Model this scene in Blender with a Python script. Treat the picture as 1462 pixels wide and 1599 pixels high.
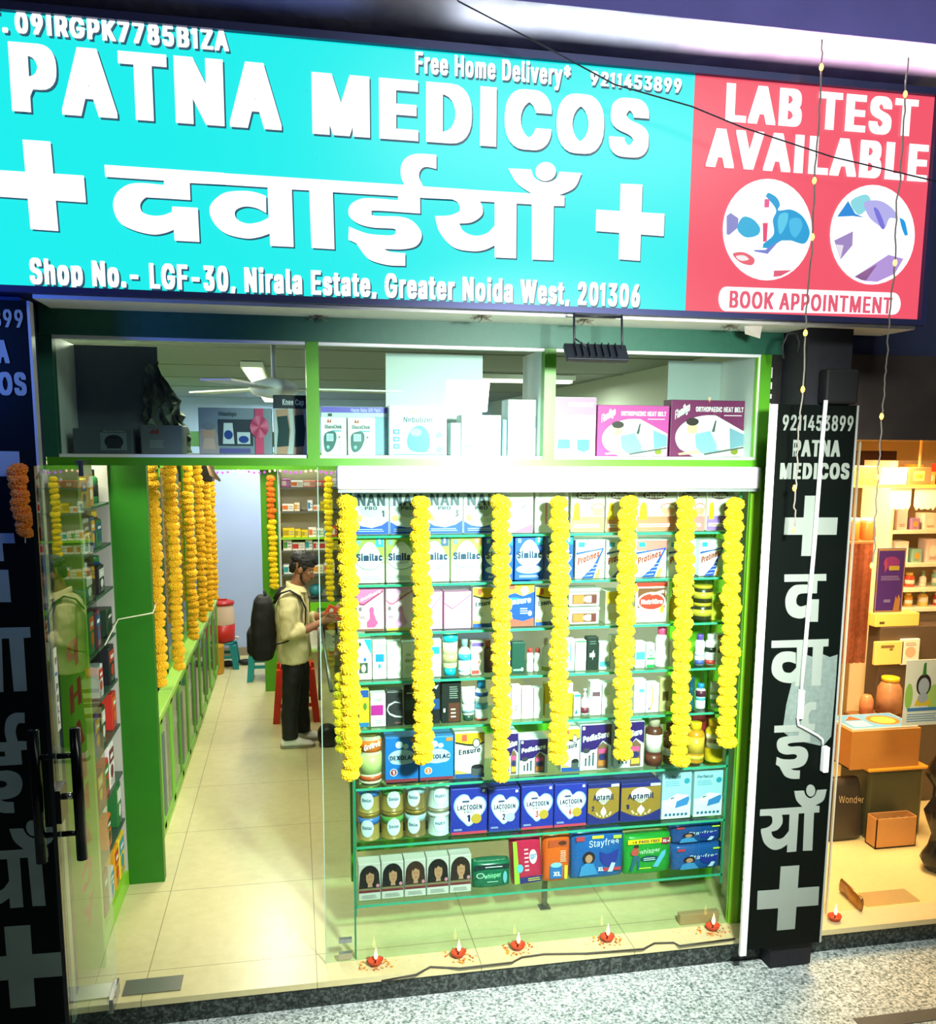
import bpy, bmesh, math, random
from mathutils import Vector, Matrix
from mathutils.geometry import tessellate_polygon
random.seed(7)
for _o in list(bpy.data.objects): bpy.data.objects.remove(_o)
SC = bpy.context.scene
COL = SC.collection
PI = math.pi

# ---------------------------------------------------------------- camera, world, exposure
# metres; x runs right along the shop front, y runs into the shop, z = 0 is the shop floor
FOC, PCY, YAW, PITCH, ROLL, CAMZ = 1396.0, 903.8, 0.192465, 0.148927, -0.007392, 2.54
_cy, _sy, _cp, _sp = math.cos(YAW), math.sin(YAW), math.cos(PITCH), math.sin(PITCH)
FWD = Vector((_sy*_cp, _cy*_cp, -_sp)); _r = Vector((_cy, -_sy, 0)); _d = FWD.cross(_r)
_cr, _sr = math.cos(ROLL), math.sin(ROLL)
RIGHT = _r*_cr + _d*_sr; DOWN = _d*_cr - _r*_sr
CAM = Vector((0, 0, CAMZ))
cam_d = bpy.data.cameras.new('camera'); cam = bpy.data.objects.new('camera', cam_d); COL.objects.link(cam)
m = Matrix((RIGHT, -DOWN, -FWD)).transposed().to_4x4(); m.translation = CAM
cam.matrix_world = m
cam_d.sensor_fit = 'HORIZONTAL'; cam_d.sensor_width = 36.0; cam_d.lens = 36.0*FOC/1462.0
cam_d.shift_y = (PCY-799.5)/1462.0; cam_d.clip_start = 0.05
SC.camera = cam
vs = SC.view_settings
vs.view_transform = 'Standard'; vs.look = 'None'; vs.gamma = 1.0; vs.use_curve_mapping = False
vs.exposure = 0.0
FLOOD = 92.0                                           # watts of the flood lamp across the corridor
W = bpy.data.worlds.new('night'); SC.world = W; W.use_nodes = True
W.node_tree.nodes['Background'].inputs[0].default_value = (0.10, 0.11, 0.20, 1)
W.node_tree.nodes['Background'].inputs[1].default_value = 0.22

def area_light(name, loc, target, sx, sy, watts, col, spread=180):
    d = bpy.data.lights.new(name, 'AREA'); d.spread = math.radians(spread); d.shape = 'RECTANGLE'; d.size = sx; d.size_y = sy; d.energy = watts; d.color = col
    o = bpy.data.objects.new(name, d); COL.objects.link(o); o.location = loc
    o.rotation_euler = (Vector(target)-Vector(loc)).to_track_quat('-Z', 'Y').to_euler(); return o
# corridor lamps outside the shops, over the pavement behind the photographer
area_light('corridor_light', (1.9, 1.4, 4.6), (1.9, 3.4, 0), 2.6, 0.5, 60, (0.93, 1.0, 0.97))
# flood lamp across the corridor, aimed at the shop front; its reflection shows in the pane above the door
area_light('corridor_flood', (1.36, 1.2, 2.92), (1.28, 4.2, 1.5), .34, .26, FLOOD, (0.95, 1.0, 0.97), 72)
# ceiling lamps of the shop and of its neighbour (their fittings are built below)
area_light('ceiling_lamp_light', (-1.22, 4.75, 2.95), (-.6, 4.7, 0), 0.12, 0.7, 30, (1.0, 0.96, 0.76))
for _y, _w in ((6.6, 36), (8.3, 36), (10.0, 48)):
    area_light('ceiling_lamp_light', (-0.25, _y, 2.99), (-0.25, _y, 0), 0.12, 1.1, _w, (1.0, 0.96, 0.76) if _y < 9 else (0.88, 0.94, 1.0))
area_light('ceiling_lamp_light', (1.5, 6.6, 2.99), (1.5, 6.6, 0), 1.1, 0.12, 36, (1.0, 0.97, 0.85))
area_light('neighbour_lamp_light', (3.6, 5.2, 2.52), (3.55, 5.2, 0), 0.7, 0.7, 105, (1.0, 0.76, 0.46))
area_light('neighbour_lamp_light', (3.4, 4.45, 2.5), (3.4, 4.6, 0), 0.5, 0.2, 36, (1.0, 0.80, 0.52))
# added fill lights with no real fitting, tinting the ledge above the sign box
area_light('ledge_fill_light', (1.35, 3.79, 4.135), (1.35, 3.70, 4.27), 1.3, 0.05, 5, (0.75, 0.86, 1.0))
area_light('ledge_fill_light', (2.45, 3.79, 4.135), (2.45, 3.70, 4.27), 1.5, 0.05, 10, (1.0, 0.62, 0.88))
area_light('ledge_fill_light', (-0.5, 3.79, 4.135), (-0.5, 3.70, 4.27), 1.6, 0.05, .5, (0.12, 0.25, 1.0))

# added blue fill light, no real lamp there, tinting the left signboard and pillar
area_light('blue_fill_light', (-1.75, 3.25, 3.02), (-1.2, 3.9, 2.75), .25, .12, 7, (0.04, 0.16, 1.0), 120)

# ---------------------------------------------------------------- helpers
def ray(x, y): return RIGHT*((x-731.0)/FOC) + DOWN*((y-PCY)/FOC) + FWD
def at_y(x, y, Y): d = ray(x, y); return CAM + d*(Y/d.y)
def at_x(x, y, X): d = ray(x, y); return CAM + d*(X/d.x)
def at_z(x, y, Z): d = ray(x, y); return CAM + d*((Z-CAMZ)/d.z)
def lin(h):
    h = h.lstrip('#'); out = []
    for i in (0, 2, 4):
        c = int(h[i:i+2], 16)/255.0
        out.append(c/12.92 if c <= 0.04045 else ((c+0.055)/1.055)**2.4)
    return (out[0], out[1], out[2], 1.0)
_M = {}
def mat(h, rough=0.45, metal=0.0, emit=0.0, noise=0.0, nscale=30.0, bump=0.0):
    key = (h, rough, metal, emit, noise, nscale, bump)
    if key in _M: return _M[key]
    mt = bpy.data.materials.new('surface_%s_%d' % (h.strip('#'), len(_M))); mt.use_nodes = True
    nt = mt.node_tree; b = nt.nodes['Principled BSDF']; c = lin(h)
    b.inputs['Base Color'].default_value = c; b.inputs['Roughness'].default_value = rough; b.inputs['Metallic'].default_value = metal
    if emit:
        b.inputs['Emission Color'].default_value = c; b.inputs['Emission Strength'].default_value = emit
    if noise or bump:
        tc = nt.nodes.new('ShaderNodeTexCoord'); n = nt.nodes.new('ShaderNodeTexNoise')
        n.inputs['Scale'].default_value = nscale; n.inputs['Detail'].default_value = 5
        nt.links.new(tc.outputs['Object'], n.inputs['Vector'])
        if noise:
            mx = nt.nodes.new('ShaderNodeMix'); mx.data_type = 'RGBA'
            mx.inputs['A'].default_value = tuple(v*(1-noise) for v in c[:3])+(1,); mx.inputs['B'].default_value = tuple(min(1, v*(1+noise*.6)+.02*noise) for v in c[:3])+(1,)
            nt.links.new(n.outputs['Fac'], mx.inputs['Factor']); nt.links.new(mx.outputs['Result'], b.inputs['Base Color'])
        if bump:
            bp = nt.nodes.new('ShaderNodeBump'); bp.inputs['Strength'].default_value = bump; bp.inputs['Distance'].default_value = 0.01
            nt.links.new(n.outputs['Fac'], bp.inputs['Height']); nt.links.new(bp.outputs['Normal'], b.inputs['Normal'])
    _M[key] = mt; return mt
def glow(h, s):
    key = ('glow', h, s)
    if key in _M: return _M[key]
    mt = bpy.data.materials.new('lit_%s' % h.strip('#')); mt.use_nodes = True; nt = mt.node_tree
    b = nt.nodes['Principled BSDF']; b.inputs['Base Color'].default_value = (0.02, 0.02, 0.02, 1); b.inputs['Roughness'].default_value = 0.35
    b.inputs['Emission Color'].default_value = lin(h); b.inputs['Emission Strength'].default_value = s
    _M[key] = mt; return mt
def glass(tint='#eef8f2', refl=1.0):
    key = ('glass', tint, refl)
    if key in _M: return _M[key]
    mt = bpy.data.materials.new('clear_glass'); mt.use_nodes = True; nt = mt.node_tree; nt.nodes.clear()
    out = nt.nodes.new('ShaderNodeOutputMaterial'); mx = nt.nodes.new('ShaderNodeMixShader')
    tr = nt.nodes.new('ShaderNodeBsdfTransparent'); gl = nt.nodes.new('ShaderNodeBsdfGlossy'); fr = nt.nodes.new('ShaderNodeFresnel')
    mu = nt.nodes.new('ShaderNodeMath'); mu.operation = 'MULTIPLY'; mu.inputs[1].default_value = refl; mu.use_clamp = True
    fr.inputs['IOR'].default_value = 1.45; gl.inputs['Roughness'].default_value = 0.0; tr.inputs['Color'].default_value = lin(tint)
    ge = nt.nodes.new('ShaderNodeNewGeometry'); sb = nt.nodes.new('ShaderNodeMath'); sb.operation = 'SUBTRACT'; sb.inputs[0].default_value = 1.0; m2 = nt.nodes.new('ShaderNodeMath'); m2.operation = 'MULTIPLY'
    nt.links.new(ge.outputs['Backfacing'], sb.inputs[1]); nt.links.new(sb.outputs[0], m2.inputs[1])     # only the outer faces mirror
    nt.links.new(fr.outputs[0], mu.inputs[0]); nt.links.new(mu.outputs[0], m2.inputs[0]); nt.links.new(m2.outputs[0], mx.inputs[0])
    nt.links.new(tr.outputs[0], mx.inputs[1]); nt.links.new(gl.outputs[0], mx.inputs[2]); nt.links.new(mx.outputs[0], out.inputs[0])
    _M[key] = mt; return mt
# letter outlines, 1000 units to the em: character -> (advance, loops)
GLYPHS = {
 'A': (480, '16,0,201,509,276,509,463,0,395,0,287,302,276,334,264,372,250,420,232,478,245,478,228,419,213,371,201,333,191,302,85,0 110,142,110,199,370,199,370,142'),
 'B': (456, '60,0,60,509,241,509,289,504,329,491,359,469,381,442,394,410,398,374,395,344,387,320,373,301,356,286,336,275,315,267,339,257,363,245,385,227,402,203,414,173,418,136,413,100,400,67,377,39,344,18,301,4,247,0 125,57,245,57,296,63,330,80,349,105,355,137,352,161,342,184,327,203,306,218,279,228,248,231,125,231 125,285,238,285,265,288,288,296,308,309,323,326,333,348,336,372,330,403,313,429,283,446,240,452,125,452'),
 'C': (510, '267,-7,205,1,150,25,104,63,70,115,48,179,40,254,48,329,70,393,104,445,150,484,205,508,267,516,305,513,340,504,373,490,402,471,427,447,448,418,463,385,473,348,408,348,401,373,389,395,375,413,357,428,337,440,315,449,292,454,267,456,223,450,184,432,150,403,125,364,109,314,103,254,109,194,125,145,151,105,184,76,223,59,267,53,292,55,315,60,337,69,357,81,375,96,389,114,401,136,408,160,473,160,463,124,448,91,428,62,402,38,373,19,341,5,305,-4'),
 'D': (502, '219,0,96,0,96,57,215,57,272,63,318,81,354,110,379,149,394,198,399,255,394,312,379,361,354,399,320,428,275,446,221,452,93,452,93,509,225,509,294,501,353,478,399,441,433,391,455,329,462,255,455,181,433,119,398,68,351,31,291,8 125,509,125,0,60,0,60,509'),
 'E': (419, '60,0,60,509,372,509,372,452,125,452,125,286,355,286,355,229,125,229,125,57,375,57,375,0'),
 'F': (410, '60,0,60,509,369,509,369,452,125,452,125,278,346,278,346,221,125,221,125,0'),
 'G': (520, '269,-7,205,1,149,25,104,64,69,116,47,179,40,254,47,329,69,393,103,445,149,484,203,508,265,516,304,513,340,504,374,489,403,469,429,445,449,416,465,384,474,349,408,349,399,372,387,393,373,411,356,427,337,439,315,448,291,454,265,456,222,450,183,432,150,404,125,364,109,314,103,254,109,194,125,145,151,105,184,76,224,59,269,53,309,57,345,71,374,93,396,123,410,160,415,202,434,199,283,199,283,256,478,256,478,200,471,141,451,91,419,50,377,19,326,0'),
 'H': (517, '60,0,60,509,125,509,125,289,392,289,392,509,457,509,457,0,392,0,392,232,125,232,125,0'),
 'I': (206, '70,0,70,509,136,509,136,0'),
 'J': (396, '185,-7,124,3,75,33,44,81,33,145,33,173,98,173,98,145,104,104,122,74,149,56,185,50,220,56,248,74,266,104,272,145,272,509,336,509,336,145,326,81,294,33,246,3'),
 'K': (467, '104,145,104,216,122,239,139,261,157,282,174,303,193,324,212,344,364,509,448,509,231,276 60,0,60,509,125,509,125,334,124,225,125,193,125,0 372,0,188,259,228,309,449,0'),
 'L': (393, '60,0,60,509,125,509,125,57,361,57,361,0'),
 'M': (628, '60,0,60,509,152,509,277,187,282,174,287,159,293,141,299,123,305,103,311,84,317,65,322,49,307,49,312,65,318,83,324,102,330,121,336,140,342,158,348,174,352,187,476,509,568,509,568,0,504,0,504,291,504,308,504,327,505,347,505,369,506,391,506,413,507,435,507,457,505,433,498,409,490,386,482,363,474,341,467,322,461,305,456,291,342,0,286,0,170,291,165,304,159,321,152,340,145,361,137,384,129,408,121,432,112,457,119,457,119,437,120,416,120,394,121,372,121,350,122,328,122,309,122,291,122,0'),
 'N': (523, '60,0,60,509,136,509,343,183,352,169,363,151,375,130,388,107,401,82,414,55,405,54,402,81,401,108,400,134,399,157,399,178,399,195,399,509,463,509,463,0,387,0,202,290,190,310,177,331,164,354,148,381,130,413,108,452,119,454,121,417,122,384,123,354,124,328,125,307,125,291,125,0'),
 'O': (533, '267,-7,205,1,150,25,105,63,70,115,48,179,40,254,48,329,70,393,105,445,150,484,205,508,267,516,329,508,384,484,429,445,464,393,486,329,493,254,486,179,464,115,429,63,384,25,329,1 267,53,310,59,349,76,383,105,408,144,425,194,430,254,425,314,408,365,383,404,349,433,310,450,267,456,223,450,184,433,151,404,125,364,109,314,103,254,109,194,125,144,151,105,184,76,223,59'),
 'P': (445, '60,0,60,509,235,509,289,503,332,487,366,462,390,430,404,391,409,348,404,304,390,265,366,233,332,207,289,191,235,186,109,186,109,242,233,242,269,246,297,256,318,272,333,294,342,319,344,348,342,376,333,402,318,423,297,439,268,449,232,452,125,452,125,0'),
 'Q': (533, '245,159,313,159,369,85,384,65,468,-48,401,-48,346,27,331,46 267,-7,205,1,150,25,105,63,70,115,48,179,40,254,48,329,70,393,105,445,150,484,205,508,267,516,329,508,384,484,429,445,464,393,486,329,493,254,486,179,464,115,429,63,384,25,329,1 267,53,310,59,349,76,383,105,408,144,425,194,430,254,425,314,408,365,383,404,349,433,310,450,267,456,223,450,184,433,151,404,125,364,109,314,103,254,109,194,125,144,151,105,184,76,223,59'),
 'R': (449, '60,0,60,509,236,509,290,504,333,489,367,465,390,433,405,395,409,352,405,309,390,271,367,240,333,217,289,203,236,198,96,198,96,255,234,255,269,258,298,267,319,281,334,300,342,324,345,352,342,380,334,405,319,425,298,440,269,449,233,452,125,452,125,0 353,0,230,229,303,229,428,0'),
 'S': (447, '224,-9,172,-4,128,9,91,31,64,60,46,96,38,137,104,137,110,110,123,88,142,71,166,59,194,52,224,49,257,52,286,60,311,74,329,92,341,114,346,139,342,161,332,179,316,193,296,205,272,214,245,222,184,239,128,260,86,289,60,326,52,372,58,413,75,448,102,476,138,498,180,511,227,516,275,511,316,498,351,476,377,449,394,415,401,378,337,378,326,412,302,437,267,453,225,459,194,456,167,448,145,435,129,418,118,398,115,376,119,352,131,334,148,319,169,308,191,300,212,293,264,279,287,272,312,264,336,252,359,238,379,220,395,198,405,171,408,139,403,99,386,64,360,34,323,11,278,-4'),
 'T': (449, '32,452,32,509,417,509,417,452,257,452,257,0,193,0,193,452'),
 'U': (517, '259,-8,203,-2,154,15,114,43,85,80,66,124,60,173,60,509,124,509,124,178,128,144,141,113,160,87,187,68,220,56,259,52,298,56,331,68,357,87,377,113,389,144,393,178,393,509,457,509,457,173,451,124,433,80,403,43,363,15,315,-2'),
 'V': (480, '204,0,16,509,84,509,192,206,203,176,215,137,230,89,248,31,235,31,252,90,267,138,279,176,290,206,395,509,463,509,278,0'),
 'W': (686, '155,0,16,509,82,509,163,196,170,171,175,145,181,120,187,94,192,67,197,40,189,40,194,67,200,94,205,120,211,145,218,171,224,196,306,509,380,509,462,196,468,171,474,145,480,120,486,94,492,67,497,40,488,40,493,67,499,94,504,120,510,145,517,171,523,196,603,509,670,509,530,0,455,0,368,323,359,356,351,391,344,431,336,475,350,475,342,433,335,395,327,359,318,323,230,0'),
 'X': (474, '18,0,217,284,217,236,29,509,104,509,178,400,192,379,204,361,214,345,223,329,233,312,243,292,232,292,243,311,252,329,261,345,272,361,284,379,298,400,374,509,446,509,259,239,259,287,456,0,382,0,292,129,279,149,268,165,259,180,250,195,241,212,230,231,244,231,235,213,225,196,216,181,206,166,195,149,182,129,91,0'),
 'Y': (472, '203,0,203,208,16,509,91,509,192,344,208,318,222,292,236,264,250,230,224,230,237,265,251,293,265,318,280,344,381,509,455,509,268,208,268,0'),
 'Z': (438, '42,0,42,46,273,385,289,408,306,431,323,453,341,476,348,454,317,453,285,452,254,452,223,452,40,452,40,509,397,509,397,462,169,129,152,105,134,81,116,57,97,33,90,54,121,56,152,57,183,57,214,57,399,57,399,0'),
 'a': (389, '160,-9,126,-5,94,5,68,22,48,45,35,73,30,108,34,138,43,161,58,179,78,193,100,203,125,211,152,216,178,220,209,224,234,227,252,230,265,235,273,243,276,255,273,279,267,297,256,311,240,322,220,329,196,331,171,329,149,322,132,313,118,301,107,288,100,274,41,291,57,322,79,346,104,364,133,375,163,382,194,384,215,383,239,379,263,372,286,360,306,343,322,320,333,290,337,251,337,0,277,0,277,52,264,38,252,25,236,12,215,1,190,-6 170,45,202,49,228,59,248,74,263,93,272,115,276,138,276,190,270,186,259,182,246,179,231,176,216,173,200,171,186,169,175,168,154,164,134,159,117,150,103,139,95,124,92,105,94,87,102,72,114,61,130,52,149,47'),
 'b': (424, '229,-8,198,-5,172,4,153,17,138,31,127,46,118,59,112,0,53,0,53,509,114,509,114,319,127,331,137,346,152,360,171,373,197,381,229,384,274,378,313,361,345,332,370,293,385,245,390,189,385,133,370,84,346,45,313,16,274,-2 220,47,253,51,279,66,301,88,316,117,325,151,328,189,325,227,316,261,301,290,280,311,253,325,220,330,188,325,161,312,140,291,125,263,116,229,113,189,116,150,125,115,140,86,162,65,188,51'),
 'c': (396, '207,-8,159,-2,117,16,82,46,56,85,40,133,34,187,40,243,56,291,82,330,117,360,159,378,207,384,234,383,260,377,284,368,305,356,324,341,340,322,353,301,362,277,303,262,298,276,290,289,281,301,270,311,257,319,242,325,226,329,207,330,173,325,145,310,124,287,108,258,99,224,96,187,99,151,108,117,124,89,145,66,173,51,207,46,226,48,243,52,258,58,271,66,282,76,292,89,299,102,304,117,363,102,354,78,341,56,325,37,306,21,285,9,261,-1,235,-6'),
 'd': (424, '195,-8,151,-2,111,16,79,45,55,84,39,133,34,189,39,245,55,293,79,332,112,361,151,378,196,384,228,381,253,373,272,360,287,346,298,331,306,319,311,509,372,509,372,0,313,0,313,59,298,46,287,31,272,17,252,4,227,-5 205,47,236,51,263,65,284,86,299,115,309,150,312,189,309,229,300,263,284,291,263,312,237,325,205,330,172,325,145,311,124,290,108,261,99,227,96,189,99,151,109,117,124,88,145,66,172,51'),
 'e': (404, '212,-8,161,-2,117,16,82,46,56,85,40,132,34,187,39,242,55,290,81,329,115,359,157,378,205,384,236,382,266,374,294,361,319,341,341,315,357,282,368,242,371,194,371,169,75,169,75,221,338,221,310,202,307,237,298,269,283,294,263,314,237,326,205,330,173,326,146,313,125,294,109,270,99,241,96,211,96,178,100,139,110,106,128,80,151,61,179,50,212,46,234,48,254,53,271,61,285,73,297,88,306,105,365,91,353,63,335,39,311,19,283,4,249,-5'),
 'f': (254, '228,379,228,327,6,327,6,379 81,0,81,432,84,461,96,486,113,505,135,519,161,527,187,530,207,529,222,527,234,524,243,521,227,468,222,470,215,472,206,473,195,474,171,470,154,460,145,443,142,419,142,0'),
 'g': (425, '207,-151,168,-148,134,-140,105,-127,82,-110,64,-91,51,-69,101,-41,110,-53,122,-66,136,-78,154,-88,178,-95,207,-97,249,-92,282,-75,304,-47,311,-6,311,68,298,56,287,41,272,28,252,16,227,8,195,5,152,10,113,27,80,53,55,90,39,136,34,191,39,246,55,293,80,332,112,361,152,378,196,384,228,382,253,373,273,360,288,346,299,331,308,319,313,379,372,379,372,-9,367,-54,350,-90,324,-117,291,-136,251,-147 205,59,237,63,264,75,285,95,300,121,309,154,312,193,309,231,300,264,285,291,264,312,237,325,205,330,172,325,145,312,124,290,109,262,99,229,96,193,99,155,109,123,124,96,145,76,172,63'),
 'h': (410, '114,227,114,0,53,0,53,509,114,509,114,287,102,287,124,332,152,362,187,379,227,384,264,380,295,369,321,349,341,321,353,285,357,240,357,0,296,0,296,235,290,275,273,304,246,323,210,329,184,326,161,317,141,303,126,283,117,257'),
 'i': (167, '53,0,53,379,114,379,114,0 84,443,67,446,54,455,44,468,41,483,44,499,54,512,67,521,84,524,100,521,114,512,123,499,126,483,123,468,114,455,100,446'),
 'j': (167, '53,379,114,379,114,-30,111,-63,102,-90,86,-113,65,-129,37,-139,4,-143,-10,-143,-10,-87,2,-87,25,-83,40,-72,50,-54,53,-29 83,443,67,446,53,455,44,468,41,483,44,499,53,512,67,521,83,524,100,521,114,512,123,499,126,483,123,468,114,455,100,446'),
 'k': (381, '110,137,110,212,121,212,284,379,360,379,184,199,177,199 53,0,53,509,114,509,114,0 294,0,148,186,191,229,372,0'),
 'l': (189, '139,-2,101,3,74,20,58,47,53,84,53,509,114,509,114,99,115,77,120,62,130,54,146,52,154,52,160,53,170,54,181,3,172,1,162,-1,151,-2'),
 'm': (610, '53,0,53,379,112,379,112,295,118,323,132,346,151,363,172,376,195,384,219,386,257,380,287,361,309,331,321,295,312,295,322,321,337,343,357,361,381,375,407,383,437,386,468,383,497,372,522,354,541,328,553,296,557,255,557,0,496,0,496,254,490,289,473,313,447,326,419,330,395,328,374,320,358,307,345,290,338,270,335,247,335,0,274,0,274,260,269,288,253,311,229,326,199,330,178,328,158,320,140,307,126,289,117,266,114,238,114,0'),
 'n': (410, '114,227,114,0,53,0,53,379,112,379,112,287,102,287,124,332,152,362,187,379,227,384,264,380,295,369,321,349,341,321,353,285,357,240,357,0,296,0,296,235,290,275,273,304,246,323,210,329,184,326,161,317,141,303,126,283,117,257'),
 'o': (415, '207,-8,159,-2,117,16,82,46,56,85,40,133,34,187,40,243,56,291,82,330,117,360,159,378,207,384,256,378,299,360,333,330,359,291,376,243,381,187,376,133,359,85,333,46,299,16,256,-2 207,46,242,51,270,66,292,89,307,117,316,151,319,187,316,224,307,258,292,287,270,310,242,325,207,330,173,325,145,310,124,287,108,258,99,224,96,187,99,151,108,117,124,89,145,66,173,51'),
 'p': (424, '53,-143,53,379,112,379,112,319,126,331,137,346,152,360,171,373,197,381,229,384,274,378,313,361,345,332,370,293,385,245,390,189,385,133,370,84,346,45,313,16,274,-2,229,-8,198,-5,173,4,153,17,138,31,127,46,118,59,114,-143 220,47,253,51,279,66,301,88,316,117,325,151,328,189,325,227,316,261,301,290,280,311,253,325,220,330,188,325,161,312,140,291,125,263,116,229,113,189,116,150,125,115,140,86,162,65,188,51'),
 'q': (424, '372,-143,311,-143,311,59,298,46,287,31,272,17,252,4,227,-5,195,-8,151,-2,111,16,79,45,55,84,39,133,34,189,39,245,55,293,79,332,112,361,151,378,196,384,228,381,253,373,272,360,287,346,298,331,307,319,313,379,372,379 205,47,236,51,263,65,284,86,299,115,309,150,312,189,309,229,300,263,284,291,263,312,237,325,205,330,172,325,145,311,124,290,108,261,99,227,96,189,99,151,109,117,124,88,145,66,172,51'),
 'r': (259, '53,0,53,379,112,379,112,321,130,347,152,367,181,380,213,385,221,385,229,384,237,384,243,322,230,324,219,325,207,326,182,323,159,315,140,301,126,284,117,262,114,237,114,0'),
 's': (365, '182,-8,145,-5,112,3,84,18,62,38,45,63,36,94,94,107,105,79,124,60,150,49,181,45,217,50,244,62,262,81,268,103,265,121,254,136,237,147,212,155,149,170,104,186,72,208,53,237,47,274,51,305,65,332,87,354,115,370,149,381,187,384,223,381,254,372,279,358,299,339,314,316,324,290,268,277,258,298,243,316,219,328,187,333,156,329,131,317,114,299,109,277,112,258,124,243,144,232,172,223,229,209,275,194,306,171,325,142,331,107,326,75,312,47,290,24,260,6,223,-5'),
 't': (227, '204,379,204,327,6,327,6,379 65,471,126,471,126,98,128,76,136,61,150,53,170,50,177,50,185,51,194,52,202,54,213,2,203,-1,192,-3,180,-4,168,-4,125,2,92,21,72,52,65,93'),
 'u': (410, '182,-5,146,-1,115,11,89,31,69,59,57,95,53,139,53,379,114,379,114,144,119,105,137,75,164,56,200,50,226,53,249,62,268,77,283,97,293,122,296,153,296,379,357,379,357,0,298,0,298,92,307,92,286,47,257,17,222,0'),
 'v': (389, '163,0,17,379,84,379,165,155,177,121,187,87,196,53,206,21,184,21,194,53,203,87,213,121,224,155,305,379,371,379,226,0'),
 'w': (567, '138,0,23,379,87,379,133,214,143,177,154,137,165,91,175,41,165,41,175,90,186,135,196,176,206,214,252,379,316,379,362,214,371,176,382,136,392,91,402,41,391,41,402,90,413,135,423,176,434,214,480,379,545,379,429,0,368,0,319,172,312,198,305,225,297,252,291,280,284,309,277,338,291,338,284,309,277,280,270,252,263,225,255,198,248,172,199,0'),
 'x': (379, '21,0,171,218,171,171,29,379,100,379,147,306,164,279,179,253,193,229,207,206,175,206,190,229,202,253,216,279,233,306,282,379,352,379,209,169,209,214,358,0,287,0,231,85,214,112,200,136,187,159,173,182,205,182,191,159,178,136,165,112,148,85,91,0'),
 'y': (389, '47,-139,61,-86,71,-87,88,-90,104,-89,118,-84,130,-74,141,-58,151,-36,163,-1,17,379,84,379,165,155,177,121,187,87,196,53,206,21,184,21,193,53,202,87,212,121,224,155,305,379,371,379,204,-58,191,-85,177,-107,159,-124,139,-136,117,-143,91,-145,77,-145,65,-143,54,-141'),
 'z': (380, '42,0,42,46,254,320,48,323,48,379,333,379,333,331,126,60,339,56,339,0'),
 '0': (453, '227,-7,174,1,130,24,95,62,69,113,53,178,48,254,53,330,69,395,95,447,130,484,174,508,227,516,279,508,323,484,358,447,384,395,400,330,405,254,400,178,384,113,359,62,323,24,279,1 227,50,261,56,290,74,313,103,330,144,340,194,344,254,340,314,330,365,313,405,290,435,261,453,227,460,192,453,163,435,140,405,123,365,113,314,109,254,113,194,123,144,140,103,163,74,192,56'),
 '1': (268, '112,0,112,428,34,378,34,446,124,509,176,509,176,0'),
 '2': (453, '64,0,64,47,234,229,261,257,282,282,299,305,311,327,318,348,320,371,317,397,308,419,293,436,273,449,250,457,224,460,196,457,172,447,153,433,139,413,130,390,127,362,66,362,71,405,86,442,111,473,143,496,182,511,225,516,268,511,306,497,337,474,361,445,376,411,381,372,378,345,371,318,357,290,336,259,306,223,267,180,153,60,389,57,389,0'),
 '3': (453, '218,-7,173,-3,133,10,98,30,70,57,52,91,44,132,109,132,115,107,126,87,144,71,165,59,191,52,219,50,248,53,275,61,297,74,315,93,325,116,329,145,326,172,316,196,299,217,275,234,242,244,201,248,157,248,157,299,288,448,70,452,70,509,372,509,372,461,211,278,211,289,264,288,308,276,344,253,371,222,387,186,393,145,387,103,370,66,344,36,309,12,266,-2'),
 '4': (453, '40,105,40,158,247,509,311,509,109,166,413,163,413,105 282,0,282,121,282,146,282,318,343,318,343,0'),
 '5': (453, '221,-7,178,-2,140,11,108,32,83,60,66,93,60,130,122,130,127,108,138,89,154,73,173,60,196,52,221,50,250,53,276,64,298,82,314,104,324,131,328,162,324,193,314,221,297,244,275,262,248,273,218,277,192,275,167,268,145,258,128,246,67,253,96,509,366,509,366,452,151,452,134,301,155,315,178,325,203,331,229,334,263,330,294,321,321,306,345,285,364,260,379,231,388,199,391,163,385,117,369,76,343,41,309,15,268,-1'),
 '6': (453, '226,-7,182,-1,142,15,109,40,84,74,69,115,64,162,68,199,80,239,102,285,137,340,252,509,322,509,151,261,154,275,165,288,179,299,196,307,214,312,235,314,278,309,316,295,346,271,370,240,384,201,389,157,384,112,368,73,343,39,310,14,271,-2 226,48,254,52,279,63,299,79,314,101,324,128,327,157,324,187,314,213,299,235,279,251,254,262,226,265,198,262,174,252,153,235,138,214,128,188,125,158,128,128,138,102,153,79,174,63,198,52'),
 '7': (453, '97,0,323,448,62,452,62,509,391,509,391,449,165,0'),
 '8': (453, '226,-7,178,-2,136,11,101,33,74,62,57,96,52,135,55,166,65,195,81,220,101,241,125,256,153,265,119,282,93,308,76,342,70,380,75,417,90,450,114,477,146,498,184,511,226,516,269,511,306,498,337,477,361,450,377,417,382,380,376,342,359,308,333,282,300,267,327,256,351,241,372,220,387,195,397,166,401,135,395,96,378,62,352,33,317,11,275,-2 226,49,258,52,285,60,307,74,323,91,333,113,337,139,333,165,322,189,305,208,283,223,256,232,226,235,196,232,169,223,147,208,130,189,119,165,115,139,119,113,129,91,145,74,167,60,195,52 226,290,252,292,274,300,293,313,307,330,316,351,319,376,316,399,308,420,294,437,275,449,252,457,226,460,200,457,177,449,159,437,145,420,136,399,133,376,136,351,145,330,159,313,178,300,201,292'),
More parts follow.
